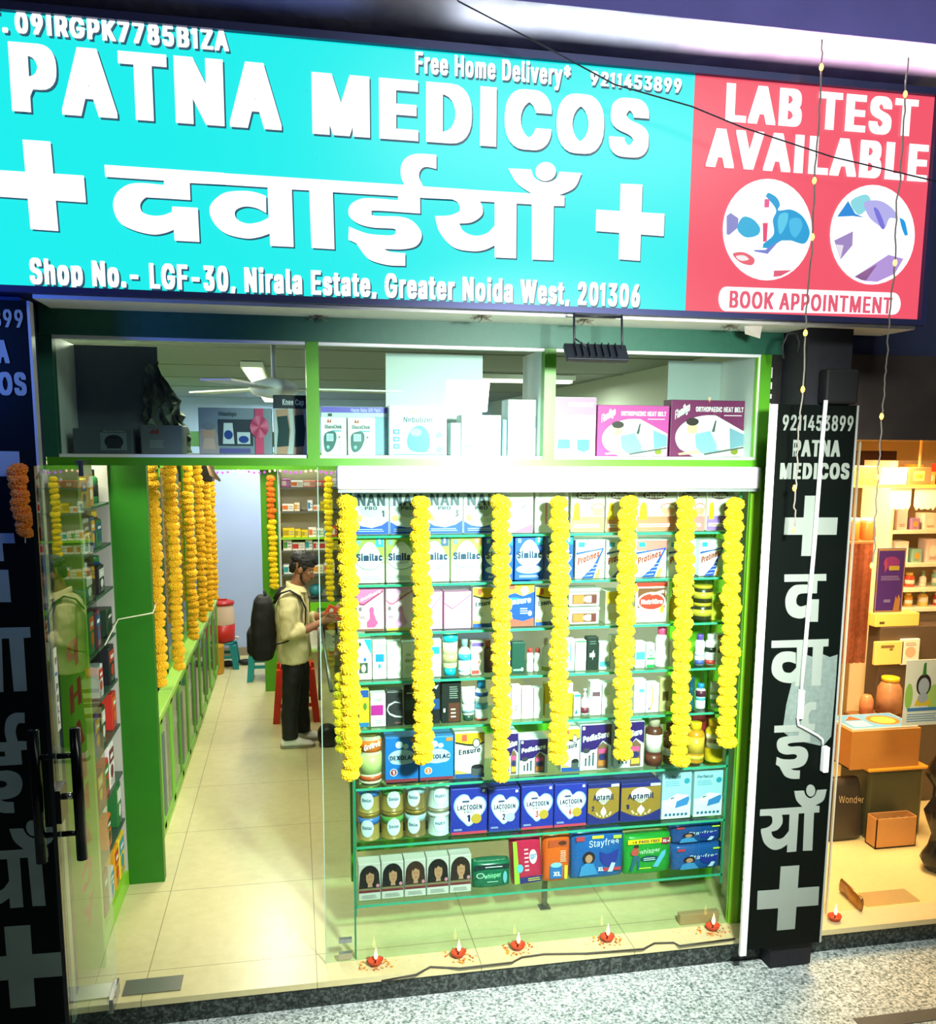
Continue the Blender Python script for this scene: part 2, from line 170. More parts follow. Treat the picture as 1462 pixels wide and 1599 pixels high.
 '9': (453, '226,516,271,510,310,494,343,468,368,434,384,393,389,347,385,309,373,270,350,224,315,168,200,0,130,0,301,248,299,234,287,221,273,210,257,202,238,196,218,195,175,199,137,214,106,237,83,269,68,307,64,352,69,397,85,436,110,469,143,494,182,510 226,460,199,457,174,446,154,429,138,407,129,381,125,352,129,322,138,295,154,274,174,257,199,247,226,243,254,247,279,257,299,273,314,295,324,321,327,350,324,381,314,407,299,429,279,446,254,457'),
 '.': (188, '95,-4,78,-1,63,9,53,24,50,41,53,59,63,73,78,83,95,87,113,83,128,73,138,59,141,41,138,24,128,9,113,-1'),
 ',': (188, '38,-119,68,71,137,71,84,-119'),
 '-': (453, '337,244,337,188,114,188,114,244'),
 '+': (453, '198,34,198,364,255,364,255,34 61,172,61,226,391,226,391,172'),
 '*': (453, '201,223,206,331,114,272,89,315,186,365,89,415,114,459,206,400,201,509,250,509,246,400,337,459,362,415,266,365,362,315,337,272,246,331,250,223'),
 '&': (448, '197,-7,150,-2,110,12,78,34,54,62,39,96,34,133,37,163,47,189,63,213,85,235,111,256,140,279,216,335,226,343,237,352,246,363,255,375,260,389,262,405,258,427,245,445,226,457,201,461,184,459,168,453,155,444,145,431,139,416,137,399,139,380,145,363,155,346,169,327,185,307,204,284,438,0,364,0,171,231,144,264,121,293,102,319,87,344,78,370,75,398,79,430,91,458,109,481,134,499,165,510,200,513,235,510,266,499,290,482,308,459,320,433,324,404,322,382,315,362,305,342,291,325,275,308,256,293,154,217,128,195,110,174,100,154,97,131,100,108,109,87,124,70,143,57,166,49,193,46,223,50,251,59,278,75,301,95,321,121,336,151,346,186,349,224,408,224,405,180,397,144,385,115,371,92,357,75,345,62,333,47,305,23,271,7,234,-3'),
 '%': (676, '175,283,146,286,121,297,101,314,86,335,78,360,75,388,75,412,78,440,87,464,101,486,121,503,146,513,175,517,206,513,230,503,250,486,264,464,273,440,276,412,276,388,273,360,264,335,250,314,230,297,205,286 175,327,198,332,212,346,221,365,223,388,223,412,221,435,213,454,198,468,175,473,153,468,138,454,130,435,127,412,127,388,130,365,138,346,153,332 501,-10,471,-6,446,5,426,21,412,43,403,68,400,95,400,120,403,147,412,172,427,194,447,210,471,221,501,225,531,221,556,210,576,194,590,172,598,147,601,120,601,95,598,68,589,43,575,21,555,5,531,-6 501,35,523,39,538,53,546,73,549,95,549,120,546,142,538,162,524,176,501,180,479,176,464,162,456,142,453,120,453,95,455,73,464,53,479,39 132,0,482,509,540,509,191,0'),
 ':': (188, '95,-4,78,-1,63,9,53,24,50,41,53,59,63,73,78,83,95,87,113,83,128,73,138,59,141,41,138,24,128,9,113,-1 95,271,78,274,63,284,53,299,50,316,53,334,63,349,78,359,95,362,113,359,128,349,138,334,141,316,138,299,128,284,113,274'),
 '!': (196, '67,160,63,509,132,509,128,160 98,-4,81,-1,66,9,56,24,52,41,56,58,66,73,81,83,98,86,116,83,130,73,140,58,143,41,140,24,130,9,116,-1'),
 "'": (206, '78,318,70,509,136,509,128,318'),
 '/': (249, '235,533,71,-76,14,-76,178,533'),
 '|': (230, '141,673,141,-164,88,-164,88,673'),
 '#': (440, '242,0,326,509,377,509,294,0 10,140,19,192,400,192,391,140 64,0,147,509,198,509,115,0 40,316,49,368,429,368,421,316'),
}

def _area(L): return sum(L[i-1][0]*L[i][1]-L[i][0]*L[i-1][1] for i in range(len(L)))/2
def _inside(p, L):
    c = False
    for i in range(len(L)):
        (x1, y1), (x2, y2) = L[i-1], L[i]
        if (y1 > p[1]) != (y2 > p[1]) and p[0] < (x2-x1)*(p[1]-y1)/(y2-y1)+x1: c = not c
    return c
def _brush(p, q, dx, dy):
    """the six-sided patch a dx by dy rectangular brush covers when drawn from p to q"""
    sx = 1 if q[0] >= p[0] else -1; sy = 1 if q[1] >= p[1] else -1
    pts = [(p[0]-sx*dx, p[1]-sy*dy), (p[0]+sx*dx, p[1]-sy*dy), (q[0]+sx*dx, q[1]-sy*dy), (q[0]+sx*dx, q[1]+sy*dy), (q[0]-sx*dx, q[1]+sy*dy), (p[0]-sx*dx, p[1]+sy*dy)]
    return pts if sx*sy > 0 else pts[::-1]
_G = {}; _T = {}
def glyph(ch, bold):
    k = (ch, bold)
    if k in _G: return _G[k]
    adv, d = GLYPHS[ch]; dx, dy, sx = bold*820, bold*360, 0.80 if bold > .02 else 0.9
    loops = []
    for s in d.split(): q = [int(v) for v in s.split(',')]; loops.append(list(zip(q[::2], q[1::2])))
    outer = []; holes = []
    for L in loops:
        depth = sum(1 for M in loops if M is not L and _inside(L[0], M))
        big = _area(L) > 0
        if depth % 2 == 0: outer.append(L if big else L[::-1])
        else: holes.append(L[::-1] if big else L)
    V = []; Fc = []
    for L in outer:
        grp = [L]+[h for h in holes if _inside(h[0], L)]
        fat = [[(x*sx, y) for x, y in q] for q in grp]
        tri = tessellate_polygon([[Vector((x, y, 0)) for x, y in f] for f in fat]); P = [p for f in fat for p in f]; b = len(V); V += P
        for t in tri:
            A, B, C_ = (P[i] for i in t)
            s = (B[0]-A[0])*(C_[1]-A[1])-(B[1]-A[1])*(C_[0]-A[0])
            Fc.append(tuple(b+i for i in (t if s > 0 else (t[0], t[2], t[1]))))
        if bold > .02:
            for f in fat:
                for i in range(len(f)):
                    b = len(V); V += _brush(f[i-1], f[i], dx, dy); Fc.append(tuple(range(b, b+6)))
    _G[k] = (adv*sx+dx*1.75, V, Fc); return _G[k]
def text_geo(s, bold):
    k = (s, bold)
    if k in _T: return _T[k]
    V = []; Fc = []; x = 0.0
    for ch in s:
        if ch == ' ': x += 190+bold*600; continue
        a, v, f = glyph(ch, bold); b = len(V); V += [(p[0]+x, p[1]) for p in v]; Fc += [tuple(b+i for i in t) for t in f]; x += a
    x0 = min(p[0] for p in V); x1 = max(p[0] for p in V); low = any(c in 'gjpqy,' for c in s)
    y0 = min(p[1] for p in V) if not low else min(0, 0); y1 = max(p[1] for p in V)
    _T[k] = ([((p[0]-x0)/(x1-x0), (p[1]-y0)/(y1-y0)) for p in V], Fc); return _T[k]

class MB:
    """collects shapes, then links them as ONE mesh object"""
    def __init__(s): s.v = []; s.f = []; s.m = []; s.mats = []; s.sm = []; s.xf = None
    def mi(s, mt):
        if mt not in s.mats: s.mats.append(mt)
        return s.mats.index(mt)
    def add(s, vs_, fs, mt, smooth=False):
        b = len(s.v)
        s.v += [(s.xf @ Vector(p)) if s.xf else Vector(p) for p in vs_]
        k = s.mi(mt)
        for f in fs: s.f.append(tuple(b+i for i in f)); s.m.append(k); s.sm.append(smooth)
    def box(s, x0, x1, y0, y1, z0, z1, mt, c=0.0):
        if x0 > x1: x0, x1 = x1, x0
        if y0 > y1: y0, y1 = y1, y0
        if z0 > z1: z0, z1 = z1, z0
        if c <= 0:
            s.add([(x, y, z) for x in (x0, x1) for y in (y0, y1) for z in (z0, z1)],
                  [(0, 1, 3, 2), (4, 6, 7, 5), (0, 4, 5, 1), (2, 3, 7, 6), (0, 2, 6, 4), (1, 5, 7, 3)], mt); return
        c = min(c, (x1-x0)*.45, (y1-y0)*.45, (z1-z0)*.45)
        bm = bmesh.new(); bmesh.ops.create_cube(bm, size=1.0)
        for v in bm.verts: v.co = Vector(((x0+x1)/2+v.co.x*(x1-x0), (y0+y1)/2+v.co.y*(y1-y0), (z0+z1)/2+v.co.z*(z1-z0)))
        bmesh.ops.bevel(bm, geom=bm.edges[:], offset=c, segments=2, profile=0.5, affect='EDGES', clamp_overlap=True)
        bm.verts.index_update(); s.add([tuple(v.co) for v in bm.verts], [tuple(v.index for v in f.verts) for f in bm.faces], mt); bm.free()
    def rings(s, R, mt, closed=(True, True), smooth=True):
        n = len(R[0]); vs_ = [p for r in R for p in r]; fs = []
        for i in range(len(R)-1):
            for j in range(n):
                fs.append((i*n+j, i*n+(j+1) % n, (i+1)*n+(j+1) % n, (i+1)*n+j))
        if closed[0]: fs.append(tuple(range(n-1, -1, -1)))
        if closed[1]: fs.append(tuple(range((len(R)-1)*n, len(R)*n)))
        s.add(vs_, fs, mt, smooth)
    def lathe(s, prof, c, mt, n=20, sx=1.0, sy=1.0, smooth=True):
        c = Vector(c)
        s.rings([[c+Vector((r*sx*math.cos(2*PI*j/n), r*sy*math.sin(2*PI*j/n), z)) for j in range(n)] for r, z in prof], mt, smooth=smooth)
    def tube(s, pts, r, mt, n=8, smooth=True):
        pts = [Vector(p) for p in pts]; R = []
        up = Vector((0, 0, 1)); u = None
        for i, p in enumerate(pts):
            t = (pts[min(i+1, len(pts)-1)]-pts[max(i-1, 0)]).normalized()
            if u is None:
                u = t.cross(up)
                if u.length < .05: u = t.cross(Vector((0, 1, 0)))
            u = (u - t*u.dot(t)).normalized(); w = t.cross(u)
            rr = r[i] if isinstance(r, (list, tuple)) else r
            ra, rb = rr if isinstance(rr, (list, tuple)) else (rr, rr)
            R.append([p+u*ra*math.cos(2*PI*j/n)+w*rb*math.sin(2*PI*j/n) for j in range(n)])
        s.rings(R, mt, smooth=smooth)
    def ell(s, c, r, mt, n=16, k=10, rot=None):
        R = []
        for i in range(k+1):
            a = PI*(i+0.02)/(k+.04); ring = []
            for j in range(n):
                p = Vector((r[0]*math.sin(a)*math.cos(2*PI*j/n), r[1]*math.sin(a)*math.sin(2*PI*j/n), -r[2]*math.cos(a)))
                ring.append(Vector(c)+(rot @ p if rot else p))
            R.append(ring)
        s.rings(R, mt)
    def flat(s, loops, to3, mt):
        """filled outline (first loop) with holes (the others); to3 maps 2d to 3d"""
        L = [[Vector((p[0], p[1], 0)) for p in lp] for lp in loops]
        tri = tessellate_polygon(L); allp = [p for lp in L for p in lp]
        fs = []
        for t in tri:
            a, b, c = (allp[i] for i in t)
            fs.append(t if (b-a).cross(c-a).z > 0 else (t[0], t[2], t[1]))
        s.add([to3(p.x, p.y) for p in allp], fs, mt)
    def slab(s, loops, to3, d, mt, side=None):
        """flat outline given thickness d (a vector from back to front)"""
        d = Vector(d); s.flat(loops, lambda u, v: to3(u, v)+d, mt)
        for lp in loops:
            n = len(lp); vs_ = [to3(*p) for p in lp]+[to3(*p)+d for p in lp]
            s.add(vs_, [(i, (i+1) % n, n+(i+1) % n, n+i) for i in range(n)], side or mt)
    def text(s, t, p00, p10, p01, mt, bold=0.03, d=None):
        """text filling the parallelogram p00 (lower left), p10 (lower right), p01 (upper left)"""
        V, Fc = text_geo(t, bold); p00 = Vector(p00); u = Vector(p10)-p00; w = Vector(p01)-p00; nn = u.cross(w).normalized()
        P = [p00+u*x+w*y for x, y in V]
        if d is not None: d = Vector(d); P = [p+d for p in P]
        k = 0
        for f in Fc:                                 # strokes lie a hair over one another
            if len(f) == 6:
                k += 1
                for i in f: P[i] = P[i]+nn*(.00003*(1+k % 30))
        s.add(P, Fc, mt)
    def build(s, name, parent=None, origin=None):
        me = bpy.data.meshes.new(name)
        xs = [p.x for p in s.v]; ys = [p.y for p in s.v]; zs = [p.z for p in s.v]
        og = Vector(origin) if origin else Vector(((min(xs)+max(xs))/2, (min(ys)+max(ys))/2, min(zs)))
        me.from_pydata([p-og for p in s.v], [], s.f)
        for mt in s.mats: me.materials.append(mt)
        for p, k, q in zip(me.polygons, s.m, s.sm): p.material_index = k; p.use_smooth = q
        me.update()
        o = bpy.data.objects.new(name, me); COL.objects.link(o)
        if parent is not None:
            o.parent = parent; w = Vector(parent.location); q = parent.parent
            while q is not None: w += Vector(q.location); q = q.parent
            o.location = og-w
        else: o.location = og
        return o
class Face:
    """printing on a flat face: origin o, edges u and v; every layer lies a hair above the last"""
    def __init__(s, mb, o, u, v, n=None):
        s.mb = mb; s.o = Vector(o); s.u = Vector(u); s.v = Vector(v); s.n = Vector(n) if n else s.u.cross(s.v).normalized(); s.k = 0
    def p(s, a, b): return s.o+s.u*a+s.v*b+s.n*(0.0004*s.k)
    def poly(s, pts, h, rough=.4): s.k += 1; s.mb.flat([pts], s.p, mat(h, rough))
    def rect(s, a, b, c, d, h): s.poly([(a, b), (c, b), (c, d), (a, d)], h)
    def ell(s, a, b, ra, rb, h, n=20): s.poly([(a+ra*math.cos(2*PI*i/n), b+rb*math.sin(2*PI*i/n)) for i in range(n)], h)
    def text(s, t, a, b, c, d, h, bold=.03, skew=0.0):
        s.k += 1; s.mb.text(t, s.p(a, b), s.p(c, b+skew), s.p(a, d), mat(h, .4), bold)
    def lines(s, a, b, c, d, n, h):
        for i in range(n):
            y = b+(d-b)*(i+.25)/n; s.k = max(s.k-1, 0) if i else s.k; s.rect(a, y, c-(i % 3)*.05*(c-a), y+(d-b)*.4/n, h)
def tag(o, label=None, cat=None, group=None, kind=None):
    if label: o['label'] = label
    if cat: o['category'] = cat
    if group: o['group'] = group
    if kind: o['kind'] = kind
    return o
def empty(name, loc, label=None, cat=None, group=None, kind=None):
    o = bpy.data.objects.new(name, None); COL.objects.link(o); o.location = loc; o.empty_display_size = .1
    return tag(o, label, cat, group, kind)
def struct(name, mb, label=None, parent=None):
    o = mb.build(name, parent)
    if parent is None: tag(o, label, None, None, 'structure')
    return o
def ordn(i): return ('first', 'second', 'third', 'fourth', 'fifth', 'sixth', 'seventh', 'eighth', 'ninth', 'tenth', 'eleventh', 'twelfth', 'thirteenth', 'fourteenth')[i]

# ---------------------------------------------------------------- materials of the setting
GREEN = mat('#4f9c1c', .35, noise=.12, nscale=6); LIME = mat('#93dc34', .35, noise=.08, nscale=6); DGREEN = mat('#1f6f0a', .4, noise=.25, nscale=5)
def tile_mat(name, c1, c2, size, joint, rough, nscale=18.0, offs=(0, 0)):
    mt = bpy.data.materials.new(name); mt.use_nodes = True; nt = mt.node_tree; b = nt.nodes['Principled BSDF']
    tc = nt.nodes.new('ShaderNodeTexCoord'); mp = nt.nodes.new('ShaderNodeMapping'); mp.inputs['Location'].default_value = (offs[0], offs[1], 0)
    br = nt.nodes.new('ShaderNodeTexBrick'); br.offset = 0.0; br.inputs['Scale'].default_value = 1.0; br.inputs['Mortar Size'].default_value = joint
    br.inputs['Brick Width'].default_value = size; br.inputs['Row Height'].default_value = size; br.inputs['Mortar Smooth'].default_value = .1
    no = nt.nodes.new('ShaderNodeTexNoise'); no.inputs['Scale'].default_value = nscale; no.inputs['Detail'].default_value = 6
    mx = nt.nodes.new('ShaderNodeMix'); mx.data_type = 'RGBA'; mx.inputs['A'].default_value = lin(c1); mx.inputs['B'].default_value = lin(c2)
    nt.links.new(tc.outputs['Object'], mp.inputs['Vector']); nt.links.new(mp.outputs[0], br.inputs['Vector']); nt.links.new(tc.outputs['Object'], no.inputs['Vector'])
    nt.links.new(no.outputs['Fac'], mx.inputs['Factor']); nt.links.new(mx.outputs['Result'], br.inputs['Color1']); nt.links.new(mx.outputs['Result'], br.inputs['Color2'])
    br.inputs['Mortar'].default_value = lin('#94895f'); nt.links.new(br.outputs['Color'], b.inputs['Base Color']); b.inputs['Roughness'].default_value = rough
    return mt
def granite(name, dark, mid, light, scale, rough, lo=.38, hi=.62):
    mt = bpy.data.materials.new(name); mt.use_nodes = True; nt = mt.node_tree; b = nt.nodes['Principled BSDF']
    tc = nt.nodes.new('ShaderNodeTexCoord'); no = nt.nodes.new('ShaderNodeTexNoise'); no.inputs['Scale'].default_value = scale; no.inputs['Detail'].default_value = 3; no.inputs['Roughness'].default_value = .7
    cr = nt.nodes.new('ShaderNodeValToRGB'); cr.color_ramp.elements[0].position = lo; cr.color_ramp.elements[0].color = lin(dark)
    cr.color_ramp.elements[1].position = hi; cr.color_ramp.elements[1].color = lin(light); e = cr.color_ramp.elements.new((lo+hi)/2); e.color = lin(mid)
    nt.links.new(tc.outputs['Object'], no.inputs['Vector']); nt.links.new(no.outputs['Fac'], cr.inputs[0]); nt.links.new(cr.outputs[0], b.inputs['Base Color'])
    b.inputs['Roughness'].default_value = rough; return mt
FLOORM = tile_mat('cream_floor_tiles', '#cfc48a', '#e6dba4', 0.8, 0.0022, .28, offs=(.19, .06))
PAVE = granite('speckled_granite', '#4d5f58', '#b9c7c0', '#f4faf5', 75, .45, .36, .60)
DARKGR = granite('dark_granite', '#0d1210', '#2a322d', '#566059', 60, .4)

# ---------------------------------------------------------------- the setting
FY = 4.14                                            # the shop front
def S(name, boxes, label=None):
    mb = MB()
    for b in boxes: mb.box(*b)
    return struct(name, mb, label)
S('floor', [(-1.5, 2.45, FY-.15, 11.0, -.03, 0, FLOORM), (2.45, 5.2, FY-.16, 8.0, -.03, 0, mat('#e6d49c', .3, noise=.1))], 'cream tiled shop floor')
mb = MB(); mb.box(-1.5, 5.2, FY-.13, FY+.05, -.14, -.03, DARKGR); struct('trim_1', mb, 'dark granite step riser below the shop floor')
mb = MB(); mb.box(-3, 6, -1.0, FY-.13, -.2, -.14, PAVE); struct('ground', mb, 'speckled grey granite pavement in front of the shops')
tag(S('trim_2', [(2.55, 3.4, 3.38, 3.46, -.1395, -.136, mat('#5f625c', .5, noise=.2))]), 'dark grey stone strip laid in the granite pavement')
WALLB = mat('#bccdf0', .7, noise=.06, nscale=3); NAVY = mat('#2b3354', .8, noise=.25, nscale=4); OFFW = mat('#e8e6d8', .6)
S('wall_back', [(-1.5, 2.5, 10.9, 11.0, 0, 3.1, WALLB)], 'pale blue back wall of the shop')
S('wall_left', [(-1.5, -1.4, FY, 10.9, 0, 3.1, OFFW)], 'left wall of the shop')
S('wall_right', [(2.4, 2.5, FY+.05, 10.9, 0, 3.1, mat('#cfd4c8', .6))], 'right wall of the shop')
S('ceiling', [(-1.5, 2.5, FY+.02, 10.9, 3.06, 3.16, mat('#868d90', .7, noise=.05))]+[(-1.4, 2.4, y, y+.012, 3.055, 3.06, mat('#8d908a', .7)) for y in (5.2, 6.4, 7.6, 8.8)], 'grey panelled ceiling of the shop')
S('baseboard_back', [(-.95, 2.4, 10.87, 10.9, 0, .1, mat('#9a8f78', .5))])
# frontage above the sign
S('wall_front', [(-2.2, 4.6, FY, FY+.12, 2.99, 4.3, NAVY), (-2.2, 4.6, 3.715, 4.3, 4.272, 5.4, mat('#7a72c4', .85, noise=.3, nscale=3))], 'dark navy wall above the shop fronts')
mb = MB()
def lipz(x): return 4.262-.004*math.sin(x*9)
for i in range(40):
    xa, xb = -2.2+i*.17, -2.2+(i+1)*.17
    mb.add([(xa, 4.0, 4.20), (xb, 4.0, 4.20), (xb, 3.73, lipz(xb)), (xa, 3.73, lipz(xa)), (xa, 3.716, 4.271), (xb, 3.716, 4.271), (xa, FY, 4.20), (xb, FY, 4.20)],
           [(0, 3, 2, 1), (3, 4, 5, 2), (6, 0, 1, 7)], mat('#b4b0b4', .85, noise=.35, nscale=9, bump=.5), True)
struct('trim_3', mb, 'worn plastered ledge above the sign')
# green frame of the shop front
mb = MB()
mb.box(-1.03, 2.36, FY-.03, FY+.05, 2.985, 3.11, mat('#1d5f48', .5, noise=.15)); mb.box(-1.03, 2.36, FY-.03, FY+.05, 2.44, 2.475, GREEN)  # darker teal puts the shade under the sign into the header's colour
for xx in (-1.02, .085, 1.18, 2.275): mb.box(xx-.02, xx+.035, FY-.02, FY+.04, 2.475, 2.985, mat('#1d5f48', .5, noise=.15) if xx < -1 else GREEN)  # left end mullion takes the same painted shade as the header
struct('trim_4', mb, 'green framed header of the shop front')
mb = MB(); mb.box(2.245, 2.298, FY-.006, FY+.02, 0, 3.0, LIME); mb.box(2.298, 2.312, FY-.012, FY+.03, 0, 3.0, GREEN); struct('trim_5', mb, 'lime green door post at the right end of the shop front')
mb = MB(); mb.box(2.36, 2.44, FY-.0, FY+.3, -.03, 3.0, mat('#e9e6de', .8, noise=.3, nscale=25, bump=.4)); mb.box(2.313, 2.41, FY-.012, FY+.05, -.03, 3.0, mat('#171512', .9, noise=.4))
random.seed(2); z = .02
while z < 2.95:
    h = random.uniform(.02, .10); w = random.uniform(.004, .016); mb.box(2.313, 2.313+w, FY-.018, FY-.012, z, z+h, mat('#f2efe6', .8, noise=.3, nscale=25)); z += h+random.uniform(0, .03)
struct('wall_pier', mb, 'cracked plaster edge between the two shops')
# upper display: white reveals, shelf, partitions
WHITE = mat('#f2f4f0', .5)
mb = MB()
for a, b in ((-1.0, .08), (.105, 1.175), (1.2, 2.26)):
    mb.box(a-.006, a+.012, FY-.01, FY+.40, 2.475, 2.985, WHITE); mb.box(b-.012, b+.006, FY-.01, FY+.40, 2.475, 2.985, WHITE)
    mb.box(a, b, FY-.012, FY+.03, 2.972, 2.986, WHITE); mb.box(a, b, FY-.005, FY+.42, 2.471, 2.488, WHITE)
struct('trim_6', mb, 'white lined ledge and reveals of the display above the door')
mb = MB(); mb.box(.46, .95, 4.53, 4.545, 2.488, 2.985, mat('#dfe8ea', .5)); mb.box(1.95, 2.26, 4.53, 4.545, 2.488, 2.985, mat('#aeb6b6', .5)); mb.box(-1.0, -.62, 4.53, 4.545, 2.488, 2.985, mat('#6f7688', .6, noise=.1))
struct('wall_partition', mb, 'white back panels of the display above the door')
for i, (a, b) in enumerate(((-1.0, .08), (.105, 1.175), (1.2, 2.26))):
    mb = MB(); mb.box(a, b, FY-.004, FY+.004, 2.485, 2.975, glass(refl=1.3)); struct('window_%d' % (i+1), mb, 'glass pane of the display above the door')
# fixed glazing right of the doorway
mb = MB(); mb.box(.107, 2.245, FY-.004, FY+.004, .004, 2.36, glass(refl=1.0)); w4 = struct('window_4', mb, 'large fixed glass pane in front of the product shelves')
mb = MB(); mb.box(.105, .109, FY-.005, FY+.005, .004, 2.44, mat('#9fc4ae', .15)); mb.box(.25, .258, FY+.01, FY+.05, 0, 2.36, mat('#2f8f6a', .2)); struct('edge', mb, None, w4)
mb = MB(); mb.box(.17, .235, FY-.012, FY+.012, .02, .05, mat('#b9bcb8', .2, .9)); mb.box(.17, .235, FY-.012, FY+.012, .105, .125, mat('#b9bcb8', .2, .9)); struct('clamp', mb, None, w4)
# green panels inside
mb = MB(); mb.box(-1.12, -.955, 4.3, 4.34, 0, 2.44, mat('#86c832', .35, noise=.08, nscale=6)); struct('trim_7', mb, 'lime green end panel beside the glass door')
mb = MB(); mb.box(-1.35, -.79, 5.15, 5.22, 0, 2.45, DGREEN); struct('column', mb, 'broad green panel standing behind the left shelves')
mb = MB(); mb.box(-.33, -.16, 9.2, 9.3, 0, 2.42, GREEN); struct('column', mb, 'green post beside the far medicine rack')
mb = MB(); mb.box(-.83, 1.4, 9.1, 9.3, 2.28, 2.45, GREEN); struct('beam', mb, 'green beam across the back of the shop')
mb = MB(); mb.box(-1.0, .1, 5.0, 5.06, 2.52, 2.6, mat('#5c8f60', .5)); struct('beam', mb, 'green beam inside the doorway')
# neighbour shop shell
WARM = mat('#e8cf9c', .6)
S('wall_neighbour', [(2.45, 5.2, 7.9, 8.0, 0, 2.6, mat('#c9b48a', .7)), (5.1, 5.2, FY, 8, 0, 2.6, WARM), (2.46, 2.56, FY+.3, 8, 0, 2.6, mat('#8a6a44', .7)), (2.45, 5.2, FY+.1, 8, 2.6, 2.66, mat('#f2dca8', .6))], 'warm lit inside of the neighbouring shop')
S('wall_lintel', [(2.44, 5.2, FY-.02, FY+.1, 2.58, 3.0, mat('#3a2f28', .8, noise=.4, nscale=7))], 'dark wall above the neighbouring shop window')
mb = MB(); mb.box(2.66, 5.1, FY-.004, FY+.004, .004, 2.57, glass('#fbf6ea', .6)); w5 = struct('window_5', mb, 'glass front of the neighbouring shop')
mb = MB(); mb.box(2.83, 2.838, FY-.007, FY+.007, .004, 2.57, mat('#d8d0b0', .15)); mb.box(2.70, 2.706, FY-.006, FY+.006, .004, 2.57, mat('#d8d0b0', .15)); struct('edge', mb, None, w5)
# ---------------------------------------------------------------- the lit sign box
SY = 3.8
def sg(x, y): return at_y(x, y, SY)
def sgl(loop): return [(sg(*p).x, sg(*p).z) for p in loop]
to_sign = lambda u, v: Vector((u, SY-.002, v))
sign = empty('lit_sign_box', (1.0, SY+.1, 3.12), 'wide lit teal and red shop sign box with white lettering above the entrance', 'sign')
ZT, ZB = 4.092, 3.125; XR = sg(1078, 300).x; XE = sg(1443, 320).x+.012
FRM = mat('#3a3f6a', .4, .4)
mb = MB(); mb.box(-1.9, XE+.03, SY+.005, SY+.27, ZB-.02, ZT+.03, FRM)
for a in ((-1.9, XE+.03, ZT, ZT+.03), (-1.9, XE+.03, ZB-.025, ZB), (XE, XE+.03, ZB, ZT)): mb.box(a[0], a[1], SY-.025, SY+.01, a[2], a[3], FRM)
mb.build('frame', sign)
mb = MB(); mb.box(-.98, XE+.03, SY+.05, FY-.03, ZB-.035, ZB-.02, mat('#f0efe6', .5, noise=.1)); mb.build('underside', sign)
TEAL = glow('#18eae8', 1.05); RED = glow('#f4556a', 1.0)
mb = MB(); mb.box(-1.9, XR, SY, SY+.02, ZB, ZT, TEAL); mb.build('teal_panel', sign)
mb = MB(); mb.box(XR, XE, SY, SY+.02, ZB, ZT, RED); mb.build('red_panel', sign)
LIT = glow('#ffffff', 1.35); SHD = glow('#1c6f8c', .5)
D = (0, -.006, 0)
def sign_text(t, bl, br, tl, bold=.05, m_=None, nm='lettering', shadow=True):
    mb = MB(); a, b, c = sg(*bl), sg(*br), sg(*tl)
    h = (c.z-a.z); w = b.x-a.x
    # the sign is flat and its lines run level: keep one baseline and upright letters
    z0 = (a.z+b.z)/2; a = Vector((a.x, SY-.002, z0)); b = Vector((a.x+w, SY-.002, z0)); c = Vector((a.x, SY-.002, z0+h))
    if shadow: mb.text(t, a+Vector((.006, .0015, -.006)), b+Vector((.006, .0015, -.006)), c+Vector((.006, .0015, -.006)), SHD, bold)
    mb.text(t, a, b, c, m_ or LIT, bold, D); return mb.build(nm, sign)
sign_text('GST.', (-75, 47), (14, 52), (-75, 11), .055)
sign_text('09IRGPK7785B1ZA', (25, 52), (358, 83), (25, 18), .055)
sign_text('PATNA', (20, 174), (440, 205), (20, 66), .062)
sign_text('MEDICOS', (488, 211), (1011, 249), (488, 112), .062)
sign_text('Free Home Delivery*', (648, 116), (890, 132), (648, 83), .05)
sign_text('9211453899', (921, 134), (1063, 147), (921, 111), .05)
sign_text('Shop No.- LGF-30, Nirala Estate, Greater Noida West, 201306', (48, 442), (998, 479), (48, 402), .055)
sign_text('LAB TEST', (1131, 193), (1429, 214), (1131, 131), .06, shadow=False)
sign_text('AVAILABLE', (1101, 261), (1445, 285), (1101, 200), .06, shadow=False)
def sign_shape(nm, loops, m_=LIT, shadow=True, d=D):
    mb = MB(); L = [sgl(lp) for lp in loops]
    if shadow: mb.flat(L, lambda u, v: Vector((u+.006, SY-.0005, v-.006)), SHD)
    mb.slab(L, to_sign, d, m_); return mb.build(nm, sign)
def bez(pts, n=6):
    """smooth closed outline: a point given as (x, y) is a corner, as (x, y, 1) lies on a curve"""
    out = []; N = len(pts)
    for i in range(N):
        a, b, c, d_ = pts[i-1], pts[i], pts[(i+1) % N], pts[(i+2) % N]
        sb, sc = len(b) > 2, len(c) > 2
        out.append((b[0], b[1]))
        if not (sb or sc): continue
        t1 = ((c[0]-a[0])/2, (c[1]-a[1])/2) if sb else (c[0]-b[0], c[1]-b[1])
        t2 = ((d_[0]-b[0])/2, (d_[1]-b[1])/2) if sc else (c[0]-b[0], c[1]-b[1])
        for k in range(1, n):
            t = k/n; h1 = 2*t**3-3*t*t+1; h2 = t**3-2*t*t+t; h3 = -2*t**3+3*t*t; h4 = t**3-t*t
            out.append((h1*b[0]+h2*t1[0]+h3*c[0]+h4*t2[0], h1*b[1]+h2*t1[1]+h3*c[1]+h4*t2[1]))
    return out
def crop(pts, x0, y0, s): return [(x0+p[0]/s, y0+p[1]/s)+tuple(p[2:]) for p in pts]
